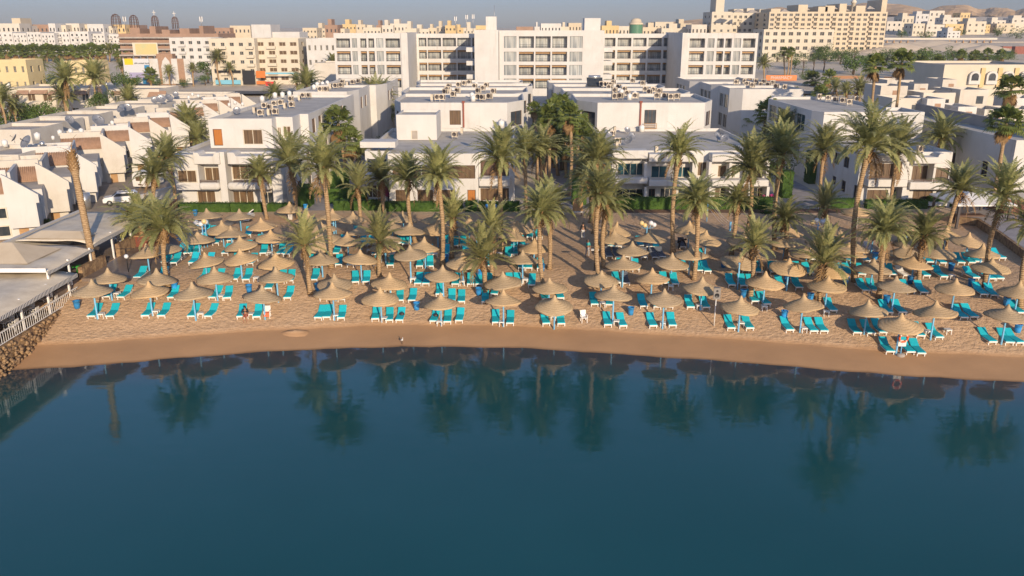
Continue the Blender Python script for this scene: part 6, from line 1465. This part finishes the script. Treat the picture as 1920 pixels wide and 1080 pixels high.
# ------------------------------------------------------------------ garden and street palms (not on the beach)
GP = [(130, 218, 122, 150, 36, 'date'), (184, 210, 177, 148, 36, 'date'), (12, 246, 0, 190, 40, 'date'), (80, 157, 77, 124, 18, 'date'), (232, 154, 227, 124, 15, 'date'), (283, 163, 282, 140, 15, 'fan'), (319, 163, 316, 136, 15, 'date'), (363, 162, 361, 130, 14, 'date'), (414, 161, 407, 110, 18, 'date'), (437, 162, 431, 128, 13, 'date'),
      (560, 147, 557, 103, 20, 'date'), (547, 150, 540, 118, 16, 'date'), (627, 162, 624, 116, 16, 'date'), (578, 190, 576, 160, 36, 'date'), (520, 200, 515, 178, 26, 'date'), (560, 178, 556, 152, 16, 'date'), (712, 246, 706, 197, 48, 'date'), (667, 246, 665, 194, 27, 'fan'), (650, 330, 634, 232, 34, 'fan'), (642, 330, 655, 265, 30, 'fan'),
      (125, 200, 120, 184, 32, 'date'), (243, 205, 240, 188, 30, 'date'), (18, 225, 25, 205, 24, 'date'), (360, 280, 355, 235, 40, 'date'), (366, 290, 372, 262, 36, 'date'),
      (1057, 300, 1052, 200, 26, 'fan'), (1032, 310, 1030, 222, 26, 'fan'), (1078, 320, 1078, 240, 28, 'fan'), (1048, 330, 1046, 248, 28, 'fan'), (1018, 330, 1012, 252, 24, 'fan'), (1095, 330, 1098, 262, 26, 'fan'), (1007, 310, 1002, 205, 16, 'fan'), (1064, 330, 1066, 272, 26, 'fan'),
      (1432, 160, 1432, 122, 20, 'date'), (1472, 141, 1470, 96, 9, 'fan'), (1481, 141, 1484, 97, 9, 'fan'), (1476, 142, 1478, 102, 8, 'fan'), (1534, 160, 1523, 150, 18, 'fan'), (1557, 165, 1555, 146, 16, 'fan'), (1570, 180, 1566, 165, 18, 'date'), (1612, 190, 1610, 170, 26, 'date'), (1636, 202, 1641, 124, 24, 'fan'), (1664, 204, 1691, 118, 26, 'fan'), (1722, 155, 1726, 118, 17, 'fan'), (1758, 152, 1760, 116, 14, 'fan'), (1800, 150, 1802, 104, 12, 'fan'), (1852, 118, 1851, 102, 12, 'fan'), (1755, 170, 1753, 150, 12, 'fan'),
      (1896, 222, 1896, 168, 32, 'fan'), (1884, 330, 1886, 232, 36, 'fan'), (1768, 300, 1765, 262, 44, 'date'), (1365, 155, 1366, 140, 16, 'date'), (1330, 152, 1322, 140, 14, 'date'), (1420, 250, 1418, 205, 26, 'fan'), (1448, 290, 1444, 215, 30, 'fan'), (1402, 270, 1396, 222, 24, 'fan'), (1466, 320, 1470, 240, 34, 'date'), (1500, 300, 1505, 250, 36, 'date'), (1382, 200, 1378, 176, 12, 'fan')]
GP += [(1040, 318, 1040, 205, 24, 'fan'), (1068, 322, 1068, 218, 26, 'fan'), (1088, 330, 1088, 238, 26, 'fan'), (1025, 326, 1022, 236, 26, 'fan'), (1056, 334, 1058, 232, 28, 'fan'), (1036, 340, 1034, 268, 28, 'fan'), (575, 300, 580, 255, 30, 'date'), (668, 320, 672, 290, 30, 'date'), (1492, 215, 1488, 188, 22, 'fan'), (1522, 290, 1524, 245, 32, 'date'), (1446, 300, 1440, 262, 30, 'date'), (1404, 200, 1400, 182, 18, 'fan'), (1588, 190, 1586, 172, 20, 'date'), (695, 240, 690, 205, 24, 'date'), (724, 246, 728, 215, 26, 'date'), (1800, 215, 1798, 190, 18, 'date'), (1905, 300, 1908, 262, 26, 'date'), (1860, 165, 1858, 140, 16, 'fan'), (1640, 160, 1634, 138, 18, 'date'), (1700, 150, 1704, 122, 16, 'date'), (1540, 200, 1538, 178, 20, 'fan'), (1780, 160, 1778, 128, 13, 'fan'), (1830, 125, 1828, 106, 12, 'fan'), (1875, 122, 1877, 104, 12, 'fan')]
hts = {}
OVD = {(1636, 202): 136, (1664, 204): 138, (1896, 222): 120, (1884, 330): 97, (1768, 300): 112, (130, 218): 186, (184, 210): 188, (125, 200): 187, (243, 205): 188, (18, 225): 184, (1905, 300): 116}
for i, (bx, by_, cx, cy, rp, kd) in enumerate(GP):
    kw = {}
    base = None; where = 'garden'
    if by_ < 170 and bx < 650: where = 'street'
    if by_ > 250 and 1000 < bx < 1110: base = Vector((X(bx, 250, 108 + (i * 7 % 30)), 108 + (i * 7 % 30), .5)); where = 'palm walk'
    if (bx, by_) in OVD:
        d_ = OVD[(bx, by_)]; base = Vector((X(cx, cy, d_), d_, .5))
    if bx > 1360 and by_ > 195: where = 'east garden'
    if bx > 1360 and by_ <= 195: where = 'east road'
    hts[where] = hts.get(where, 0) + 1
    palm(bx, by_, cx, cy, rp, kd, f'{"fan palm with dead skirt" if kd == "fan" else "date palm with feather crown"}, {nth(hts[where])} of the {where} palms', rb=.3 if by_ < 200 else .24, group=f'{where} palms', hang=(bx == 1884), base=base)
for i, (q, kd, hh) in enumerate([(2, 'fan', 99), (14, 'fan', 97), (29, 'fan', 99), (40, 'fan', 97), (52, 'fan', 100), (64, 'fan', 96), (78, 'fan', 99), (89, 'fan', 96), (100, 'fan', 98), (112, 'fan', 98), (124, 'fan', 99), (136, 'fan', 98), (148, 'fan', 100), (159, 'fan', 99), (171, 'fan', 94), (183, 'fan', 99), (193, 'fan', 97), (205, 'date', 95), (219, 'fan', 97), (230, 'fan', 98), (241, 'fan', 97)]):
    palm(q, 116, q, hh - 1, 14, kd, f'squat {"fan" if kd == "fan" else "date"} palm, {nth(i + 1)} of the dense row before white apartment blocks', rb=.4, group='palm row before the apartments')
# ------------------------------------------------------------------ broadleaf trees and bushes
def bush(px_, pb, cy, rpx, label, name='tree', m='leaf', n=1400, flat=.8, d=None, cat='tree'):
    b = G(px_, pb) if d is None else Vector((X(px_, cy, d), d, gz(X(px_, cy, d), d))); r_ = rpx * (b.y * cT + 5) / F; c = P(px_, cy, b.y); h = max(r_ * .6, c.z - b.z)
    o = thing(name, label, cat, b); q = MB(); rr = random.Random(int(px_ * 13 + pb)); lob = [(Vector((rr.gauss(0, .5), rr.gauss(0, .45), rr.gauss(0, .38))) * r_, rr.uniform(.35, .6) * r_) for _ in range(11)]
    for i in range(n):
        L, s = rr.choice(lob); v = Vector((rr.gauss(0, 1), rr.gauss(0, 1), rr.gauss(0, 1))).normalized(); p = L + v * s * rr.uniform(.55, 1.05) ** .5; p.z *= flat
        leafq(q, rr, p + Vector((0, 0, h)), v, max(.13, r_ * .075))
    q.build('crown' if name == 'tree' else 'foliage', M[m], o)
    q = MB(); q.tube([(0, 0, -.2), (.05 * h, 0, h * .5), (0, 0, h)], [.07 * r_ + .06, .05 * r_ + .05, .03], 7)
    for k in range(4): q.tube([(.02, 0, h * (.45 + .1 * k)), tuple(Vector((0, 0, h)) + lob[k][0] * .7)], [.04 * r_ + .03, .015], 5)
    q.build('trunk' if name == 'tree' else 'stem', M['bark'], o); return o
TR = [(1600, 140, 115, 24, 'dark round tree behind the orange roadside signs'), (1575, 120, 102, 18, 'feathery tree before the long apartment hotel'), (1545, 112, 98, 16, 'grey-green tree beside the plain cream block'), (1535, 112, 94, 12, 'small red-tinted tree before the plain cream block'), (1720, 130, 108, 20, 'dark tree crown between two fan palms on the east road'), (1745, 125, 108, 16, 'olive tree next to the dark crown on the east road'), (1785, 122, 104, 16, 'dusty tree by the bare hillside lot'), (1815, 124, 112, 14, 'sparse brown tree near the arched hotel'),
      (1420, 330, 300, 26, 'leafy broad tree beside the tall palm trunks at the planted villa'), (1455, 350, 318, 24, 'dense tree in the shaded east garden'), (1450, 270, 240, 24, 'tall leafy tree in the shaded east garden'), (1630, 365, 335, 14, 'grey-leaved climbing tree against the villa flank'), (185, 208, 188, 22, 'reddish flowering tree beside the garden house'), (62, 222, 206, 24, 'bright green shrub tree in front of the arched house'), (90, 226, 212, 22, 'green garden tree below the tall garden palm'), (245, 292, 275, 20, 'thin vine-like tree by the townhouse walls'), (390, 155, 128, 22, 'dark broad tree beside the cream block'),
      (385, 160, 148, 12, 'light green shrub tree by the street hoarding'), (30, 240, 222, 30, 'olive garden tree behind the flat roofs'), (255, 160, 150, 14, 'dark tree behind the bank hoarding'), (232, 165, 152, 20, 'dark green tree mass beside the street palm'), (150, 160, 146, 20, 'dusty tree by the yellow street houses'), (110, 128, 112, 14, 'low green tree under the fan palm row')]
TR += [(1490, 128, 116, 14, 'grey-green roadside tree east of the pharmacy sign'), (1510, 150, 138, 12, 'small green tree behind the pharmacy sign'), (1625, 126, 112, 16, 'dark bushy tree by the first tall fan palm'), (1660, 124, 108, 18, 'dense dark tree behind the paired fan palms'), (1695, 140, 126, 16, 'green tree mass between road signs and stepped houses'), (1765, 140, 128, 13, 'round green tree beside the arched hotel corner'), (1685, 112, 103, 13, 'dusty low tree on the bare lot edge'), (1840, 116, 109, 12, 'low olive tree beyond the arched hotel roof'), (1890, 112, 106, 12, 'low dark tree near the rust-red containers'),
       (1690, 70, 63, 10, 'dark hedge-like tree under the hillside villas'), (1735, 72, 65, 11, 'dark tree clump below the white hillside villa'), (1870, 68, 60, 12, 'dark trees below the eastmost hillside villas'), (1905, 72, 65, 12, 'dark tree clump at the hillside east end'), (1800, 66, 60, 9, 'dark tree between yellow hillside villas'),
       (1022, 330, 262, 22, 'leafy green tree in the palm walk, western side'), (1090, 330, 276, 20, 'leafy green tree in the palm walk, eastern side'), (1050, 320, 290, 20, 'low green tree filling the palm walk'), (735, 300, 262, 18, 'green shrub tree between long villa and blank block'), (600, 300, 262, 24, 'leafy tree by the penthouse flank'), (622, 320, 290, 22, 'low leafy tree in the garden walk'), (690, 250, 228, 20, 'dark tree under the tall garden palm'), (1480, 250, 226, 20, 'green tree behind the eastern palms'), (1392, 240, 214, 18, 'green tree beside the railed-window block flank'), (1520, 330, 300, 22, 'dark shrub tree by the shaded villa flank')]
TR += [(62, 168, 150, 18, 'olive tree behind the arched house roof'), (100, 170, 152, 18, 'dusty green tree between garden house roofs'), (142, 168, 150, 17, 'dark garden tree left of the paired tall palms behind the roofs'.replace('left of', 'just before')), (206, 168, 150, 18, 'green tree between second tall palm and the hoarding'), (255, 168, 156, 13, 'low shrub tree at the hoarding foot'), (300, 166, 156, 12, 'low shrub tree at the arch gate foot'), (345, 165, 156, 12, 'low shrub tree beside the brown column')]
adj = ['dusty', 'dark', 'pale', 'bushy', 'low', 'broad', 'sparse']
for k in range(20): TR.append((1455 + k * 23 + R.uniform(-6, 6), 118 + R.uniform(-12, 22), 106 + R.uniform(-9, 16), R.uniform(9, 15), f'{adj[k % 7]} scrub tree, {nth(k + 1)} along the bare eastern lot counted from the hotel'))
for (a, b, c, r_, lab) in TR: bush(a, b, c, r_, lab, n=1500 if r_ > 18 else 900, d=186 if (a, b) in ((185, 208), (62, 222), (90, 226), (30, 240)) else None)
BU = [(118, 412, 408, 13, 'round clipped bush in front of the townhouse yard'), (90, 425, 418, 12, 'small dark shrub at the lane edge'), (35, 440, 432, 14, 'dark garden bush in the townhouse yard'), (575, 372, 362, 12, 'bright shrub beside the garden walk lamp'), (592, 370, 358, 11, 'yellow-green shrub along the garden walk'), (1090, 370, 358, 10, 'green shrub beside the hedge column'), (1200, 380, 366, 8, 'leafy pot plant on the planted villa porch'), (1178, 378, 370, 8, 'reddish pot plant on the planted villa porch'), (1435, 400, 392, 14, 'trimmed shrub at the hedge end'), (728, 382, 362, 7, 'magenta bougainvillea climbing the long villa corner'), (1442, 385, 372, 11, 'magenta bougainvillea at the east garden hedge')]
M['magenta'] = mat('bougainvillea', (.38, .015, .16), (.30, .03, .12), 3, .7)
for (a, b, c, r_, lab) in BU: bush(a, b, c, r_, lab, 'bush', 'magenta' if 'magenta' in lab else 'leaf' if 'dark' in lab else 'hedge', 700, 1.6 if 'climbing' in lab else .9, cat='bush')
p = G(30, 470); hedge('bright yellow-green ground hedge on the slope beside the café wall', -52, -46.2, 70, 80, .8)
for i, (x0, x1, yt, yb_) in enumerate([(-10, 50, 112, 140), (120, 176, 114, 132)]): town(x0, x1, yt, yb_ + 4, f'{"low yellow street house with plain side wall" if i == 0 else "yellow street house behind the tall garden palms"}', 'yellow', 10, 4, 2, 'street_house', 'house', ww=.3, wh=.4, d=270)
for k, (a, b, w_, h_) in enumerate([(1690, 92, 15, 3.2), (1745, 90, 20, 4.2), (1800, 93, 17, 3.4), (1850, 96, 14, 3.0), (1660, 98, 12, 2.4)]):
    p = G(a, b); m = MB(); m.lathe([(.01, h_), (w_ * .2, h_ * .93), (w_ * .45, h_ * .6), (w_ * .8, h_ * .15), (w_, -.8)], 20, 0, None, True, lambda i, j, r, z: (r * (1 + .12 * math.sin(j * 1.3 + k) + R.uniform(-.05, .05)), z + R.uniform(-.15, .15)))
    o = m.build('sand_heap', mat('pale_sand', (.66, .56, .43), (.56, .47, .36), .2, .95, .4, 1, .2, spec=.1), None, p); o.scale = (1.5, .8, 1); tag(o, f'pale heap of excavated sand, {nth(k + 1)} on the bare lot below the site wall', 'sand heap', 'sand heaps on the bare lot')
# ------------------------------------------------------------------ vehicles
def suv(loc, rz):
    o = thing('parked_car', 'white parked car with dark windows and roof rails in the townhouse lane', 'car', loc, rz)
    paint = mat('white_car_paint', (.72, .72, .72), rough=.25)
    m = MB(); out = [(-2.15, .35), (2.1, .35), (2.12, .75), (1.95, .98), (1.05, 1.08), (.45, 1.55), (-1.6, 1.6), (-2.1, 1.1)]
    m.prism(out, .88, -.88, 'y'); b = m.build('body', paint, o); md = b.modifiers.new('bevel', 'BEVEL'); md.width = .09; md.segments = 3
    m = MB(); m.prism([(.98, 1.1), (.45, 1.5), (.43, 1.5), (.95, 1.08)], -.75, .75, 'y'); m.add([(1.06, -.72, 1.09), (1.06, .72, 1.09), (.52, .66, 1.52), (.52, -.66, 1.52)], [(0, 1, 2, 3)]); m.build('windscreen', M['glass'], o)
    for s in (-1, 1):
        m = MB(); m.prism([(-1.75, 1.1), (.85, 1.1), (.4, 1.47), (-1.5, 1.5)], s * .875, s * .895, 'y'); m.build('side_window', M['glass'], o)
        m = MB(); m.box(2.0, s * .8 - .18, .7, 2.13, s * .8 - .02 + .04, .86); m.build('headlight', M['metal'], o)
        m = MB(); m.tube([(.2, s * .72, 1.68), (-1.5, s * .72, 1.7)], .03, 5); m.build('roof_rail', M['black'], o)
        for x in (-1.35, 1.35):
            m = MB(); m.lathe([(.001, -.11), (.2, -.12), (.34, -.1), (.34, .1), (.2, .12), (.001, .11)], 14, 0, Matrix.Translation((x, s * .85, .34)) @ Matrix.Rotation(math.pi / 2, 4, 'X')); w_ = m.build('wheel', M['black'], o)
            m = MB(); m.lathe([(.001, 0), (.19, 0), (.2, .03), (.001, .03)], 10, 0, Matrix.Translation((x, s * .97, .34)) @ Matrix.Rotation(s * -math.pi / 2, 4, 'X')); m.build('rim', M['metal'], w_)
    m = MB(); m.box(2.1, -.6, .45, 2.14, .6, .68); m.build('front_grille', M['black'], o); m = MB(); m.box(2.14, -.26, .42, 2.16, .26, .54); m.build('number_plate', M['wplastic'], o)
p = G(226, 384); suv(Vector((p.x, p.y + .5, .52)), rad(200))
p = G(264, 358); o = thing('caravan', 'small white caravan with rounded roof parked in front of the villa wall', 'caravan', (p.x, p.y, .52), rad(-8))
m = MB(); out = [(-1.1, .5), (1.1, .5), (1.15, 1.6), (1.0, 2.3), (.5, 2.65), (-.5, 2.65), (-1.0, 2.3), (-1.15, 1.6)]; m.prism(out, 4.2, 0, 'y'); b = m.build('body', M['wplastic'], o); md = b.modifiers.new('bevel', 'BEVEL'); md.width = .15; md.segments = 3
m = MB(); m.box(-.5, -.03, 1.35, .4, 0, 1.95); m.build('window', M['curtain'], o); m = MB(); m.box(1.13, 1.2, 1.3, 1.17, 2.6, 1.9); m.build('window', M['glass'], o); m = MB(); m.box(-.25, -.025, .75, .25, 0, .95); m.build('number_plate', M['brown'], o)
for s in (-1, 1): m = MB(); m.lathe([(.001, -.1), (.33, -.1), (.33, .1), (.001, .1)], 12, 0, Matrix.Translation((s * .95, 2.1, .33)) @ Matrix.Rotation(math.pi / 2, 4, 'Y')); m.build('wheel', M['black'], o)
p = G(136, 412); o = thing('motor_scooter', 'black and white motor scooter parked by the townhouse with a box on the back', 'scooter', (p.x, p.y + .8, .52), rad(25))
for x in (-.62, .62): m = MB(); m.lathe([(.001, -.06), (.2, -.07), (.28, -.05), (.28, .05), (.2, .07), (.001, .06)], 14, 0, Matrix.Translation((x, 0, .28)) @ Matrix.Rotation(math.pi / 2, 4, 'X')); m.build('wheel', M['black'], o)
m = MB(); m.prism([(-.75, .4), (-.1, .35), (.35, .35), (.5, .9), (.42, .95), (.15, .5), (-.15, .55), (-.8, .75)], .17, -.17, 'y'); m.build('body', M['wplastic'], o); m = MB(); m.prism([(-.8, .76), (0, .62), (.02, .75), (-.78, .86)], .15, -.15, 'y'); m.build('saddle', M['black'], o)
m = MB(); m.tube([(.62, 0, .28), (.45, 0, 1.0)], .04, 6); m.tube([(.45, -.32, 1.05), (.45, 0, 1.0), (.45, .32, 1.05)], .025, 6); m.build('handlebar', M['black'], o); m = MB(); m.box(-1.05, -.2, .85, -.65, .2, 1.2); m.build('top_box', M['metal'], o)
p = G(161, 392); o = thing('gas_tank', 'dented steel water drum standing under the townhouse overhang', 'tank', (p.x, p.y, .52)); m = MB(); m.lathe([(.001, 0), (.7, 0), (.7, 2.0), (.001, 2.1)], 16); m.build('drum', TKs.materials[0], o)
# ------------------------------------------------------------------ people
SK = mat('skin', (.33, .17, .10), rough=.6); SKd = mat('dark_skin', (.07, .04, .028), rough=.6)
def skinned(name, vs, es, rs, m, parent, root=0):
    me = bpy.data.meshes.new(name); me.from_pydata([tuple(v) for v in vs], es, []); me.materials.append(m); o = link(bpy.data.objects.new(name, me), parent)
    md = o.modifiers.new('skin', 'SKIN'); md.use_smooth_shade = True
    if not me.skin_vertices: me.skin_vertices.new() if hasattr(me.skin_vertices, 'new') else None
    sv = me.skin_vertices[0].data if me.skin_vertices else None
    if sv:
        for i, r_ in enumerate(rs): sv[i].radius = (r_, r_) if not isinstance(r_, tuple) else r_
        sv[root].use_root = True
    s2 = o.modifiers.new('sub', 'SUBSURF'); s2.levels = 1; s2.render_levels = 1
    return o
def person(label, loc, rz, J, skin, clothes, hair=(.02, .015, .012)):
    """J: joint name -> position (m), root frame faces -y"""
    o = thing('person', label, 'person', loc, rz)
    V = {k: Vector(v) for k, v in J.items()}; names = ['pelvis', 'waist', 'chest', 'neck', 'head', 'crown', 'shL', 'elL', 'wrL', 'shR', 'elR', 'wrR', 'hipL', 'knL', 'anL', 'toL', 'hipR', 'knR', 'anR', 'toR']
    idx = {n_: i for i, n_ in enumerate(names)}; vs = [V[n_] for n_ in names]
    es = [(idx[a], idx[b]) for a, b in [('pelvis', 'waist'), ('waist', 'chest'), ('chest', 'neck'), ('neck', 'head'), ('head', 'crown'), ('chest', 'shL'), ('shL', 'elL'), ('elL', 'wrL'), ('chest', 'shR'), ('shR', 'elR'), ('elR', 'wrR'), ('pelvis', 'hipL'), ('hipL', 'knL'), ('knL', 'anL'), ('anL', 'toL'), ('pelvis', 'hipR'), ('hipR', 'knR'), ('knR', 'anR'), ('anR', 'toR')]]
    rs = [.13, .12, .14, .055, .095, .07, .06, .045, .028, .06, .045, .028, .085, .06, .04, .03, .085, .06, .04, .03]
    for s in ('L', 'R'):
        w_ = V['wr' + s]; d = (w_ - V['el' + s]).normalized(); sd_ = d.cross(Vector((0, 1, 0))); sd_ = sd_.normalized() if sd_.length > .1 else Vector((1, 0, 0))
        pm_ = len(vs); vs.append(w_ + d * .07); es.append((idx['wr' + s], pm_)); rs.append((.035, .018))
        for k, (off, ln) in enumerate(((-.03, .07), (-.01, .085), (.01, .08), (.03, .06))):
            a = len(vs); vs.append(w_ + d * .10 + sd_ * off); vs.append(w_ + d * (.10 + ln * .6) + sd_ * off * 1.15 + Vector((0, -.012, 0))); es += [(pm_, a), (a, a + 1)]; rs += [.010, .008]
        a = len(vs); vs.append(w_ + d * .05 - sd_ * .05); vs.append(w_ + d * .085 - sd_ * .068); es += [(idx['wr' + s], a), (a, a + 1)]; rs += [.012, .009]
    nz = len(vs); f_ = Vector((0, -.105, -.01)); vs.append(V['head'] + f_); es.append((idx['head'], nz)); rs.append(.018)
    skinned('body', vs, es, rs, skin, o)
    def garment(nm, m, chain_list, pad):
        pts = []; vv = []; ee = []; rr_ = []
        for a, b in chain_list:
            for n_ in (a, b):
                if n_ not in pts: pts.append(n_); vv.append(V[n_] if n_ in V else V[n_[:-1]]); rr_.append(rs[idx[n_]] + pad)
            ee.append((pts.index(a), pts.index(b)))
        skinned(nm, vv, ee, rr_, m, o)
    for nm, m, ch, pad in clothes: garment(nm, m, ch, pad)
    m = MB(); hd = (V['crown'] - V['head']).normalized(); m.ball(V['head'] + hd * .05 + Vector((0, .025, 0)), .115, 10, 7, 0, (.95, 1, 1)); m.build('hair', mat('hair', hair, rough=.8), o)
    for s in (-1, 1): m = MB(); m.ball(V['head'] + Vector((s * .035, -.092, .02)), .012, 6, 4); m.build('eye', M['black'], o)
    return o
def stand(lift=0, st=.12, armL=((.24, -.02, 1.12), (.26, -.08, .88)), armR=((-.24, -.02, 1.12), (-.26, -.08, .88)), lean=0):
    return dict(pelvis=(0, 0, .93), waist=(0, 0, 1.08), chest=(0, -lean * .5, 1.32), neck=(0, -lean, 1.50), head=(0, -lean - .01, 1.62), crown=(0, -lean, 1.74), shL=(.18, -lean * .8, 1.42), elL=armL[0], wrL=armL[1], shR=(-.18, -lean * .8, 1.42), elR=armR[0], wrR=armR[1],
                hipL=(.09, 0, .88), knL=(.10, -st, .48), anL=(.10, -st * .6, .07), toL=(.11, -st * .6 - .17, .03), hipR=(-.09, 0, .88), knR=(-.10, st * .5, .48), anR=(-.10, st * 1.6, .08), toR=(-.11, st * 1.6 - .16, .03))
TOP = [('chest', 'waist'), ('chest', 'shL'), ('shL', 'elL'), ('chest', 'shR'), ('shR', 'elR')]; LONG = TOP + [('elL', 'wrL'), ('elR', 'wrR')]; TRO = [('pelvis', 'hipL'), ('hipL', 'knL'), ('knL', 'anL'), ('pelvis', 'hipR'), ('hipR', 'knR'), ('knR', 'anR')]; SHO = [('pelvis', 'hipL'), ('hipL', 'knL'), ('pelvis', 'hipR'), ('hipR', 'knR')]
cl = lambda n_, c: mat(n_, c, tuple(q * .8 for q in c), 6, .85)
person('person in black top and white trousers walking away on the sand', G(*px('v4', 437, 405)), math.pi, stand(), SK, [('top', cl('black_shirt', (.015, .015, .018)), LONG, .03), ('trousers', cl('white_trousers', (.6, .58, .55)), TRO, .025)])
person('person in turquoise shirt and grey trousers walking with one arm raised to the shoulder', G(*px('v4', 487, 612)), .3, stand(armR=((-.3, -.1, 1.3), (-.26, -.22, 1.55))), SK, [('shirt', cl('turquoise_shirt', (.06, .40, .40)), TOP, .03), ('trousers', cl('grey_trousers', (.38, .36, .36)), TRO, .025)], (.12, .09, .07))
person('person in blue striped shirt standing behind the parasols by the young palm', G(*px('v3', 808, 362)), .5, stand(), SKd, [('shirt', cl('blue_shirt', (.10, .16, .32)), LONG, .03), ('trousers', cl('pale_jeans', (.25, .29, .36)), TRO, .025)])
J = stand(); J.update(pelvis=(0, .12, .92), waist=(0, -.02, 1.0), chest=(0, -.24, 1.08), neck=(0, -.42, 1.10), head=(0, -.52, 1.10), crown=(0, -.63, 1.08), shL=(.17, -.32, 1.05), elL=(.2, -.42, .80), wrL=(.16, -.55, .60), shR=(-.17, -.32, 1.05), elR=(-.2, -.42, .80), wrR=(-.14, -.55, .58), hipL=(.09, .1, .88), knL=(.1, .02, .48), anL=(.1, .1, .07), toL=(.11, -.07, .03), hipR=(-.09, .12, .88), knR=(-.1, .04, .48), anR=(-.1, .14, .07), toR=(-.11, -.03, .03))
person('person in dark clothes bending over a striped lounger near the tall palm', G(*px('v4', 1525, 532)), math.pi / 2, J, SKd, [('shirt', cl('dark_shirt', (.02, .02, .025)), LONG, .03), ('trousers', cl('dark_trousers', (.015, .015, .02)), TRO, .03)])
J = dict(pelvis=(0, .05, .50), waist=(0, .07, .64), chest=(0, .02, .86), neck=(0, -.02, 1.04), head=(0, -.05, 1.15), crown=(0, -.03, 1.27), shL=(.18, 0, .97), elL=(.25, -.12, .72), wrL=(.14, -.34, .62), shR=(-.18, 0, .97), elR=(-.25, -.12, .72), wrR=(-.12, -.34, .62), hipL=(.1, 0, .47), knL=(.13, -.42, .50), anL=(.13, -.48, .08), toL=(.14, -.64, .03), hipR=(-.1, 0, .47), knR=(-.12, -.42, .50), anR=(-.12, -.46, .08), toR=(-.13, -.62, .03))
pp = G(*px('r1', 1842, 650)); person('person in black top sitting on the edge of a turquoise lounger in the front row', (pp.x, pp.y + .15, pp.z), .15, J, SK, [('top', cl('black_top', (.02, .02, .025)), TOP, .03), ('shorts', cl('red_shorts', (.35, .06, .05)), SHO, .02)])
# white egret at the water's edge
p = G(*px('r2', 1095, 820)); o = thing('white_egret', 'white egret standing on the wet sand at the water edge', 'bird', p, .6); fe = mat('white_feathers', (.75, .74, .70), rough=.8)
m = MB(); m.tube([(0, .24, .24), (0, .12, .30), (0, -.02, .36), (0, -.12, .40), (0, -.17, .48), (0, -.13, .56), (0, -.17, .60), (0, -.22, .60)], [.012, .06, .085, .06, .03, .026, .032, .015], 10); m.build('body', fe, o)
m = MB(); m.tube([(0, -.21, .60), (0, -.31, .585)], [.012, .003], 6); m.build('beak', M['tan'], o)
for s in (-1, 1): m = MB(); m.tube([(s * .03, 0, .30), (s * .03, .02, .15), (s * .03, 0, -.02)], .010, 5); m.tube([(s * .03, 0, .0), (s * .03, -.08, .0)], .008, 4); m.build('leg', M['black'], o)

# small belongings left on front loungers
for (v, u, w_, lab) in (('r2', 1085, 625, 'dark beach bag lying on a front lounger near the middle'), ('r2', 1342, 635, 'dark beach bag on a shaded front lounger by the three-lounger parasol')):
    p = G(*px(v, u, w_ + 40)); o = thing('beach_bag', lab, 'bag', (p.x, p.y + 1.0, p.z + .42)); m = MB(); m.lathe([(.001, 0), (.2, 0), (.22, .12), (.12, .2), (.001, .2)], 10); m.build('bag_body', M['railing'], o); m = MB(); m.tube([(-.12, 0, .18), (-.06, 0, .32), (.06, 0, .32), (.12, 0, .18)], .015, 5); m.build('handle', M['railing'], o)
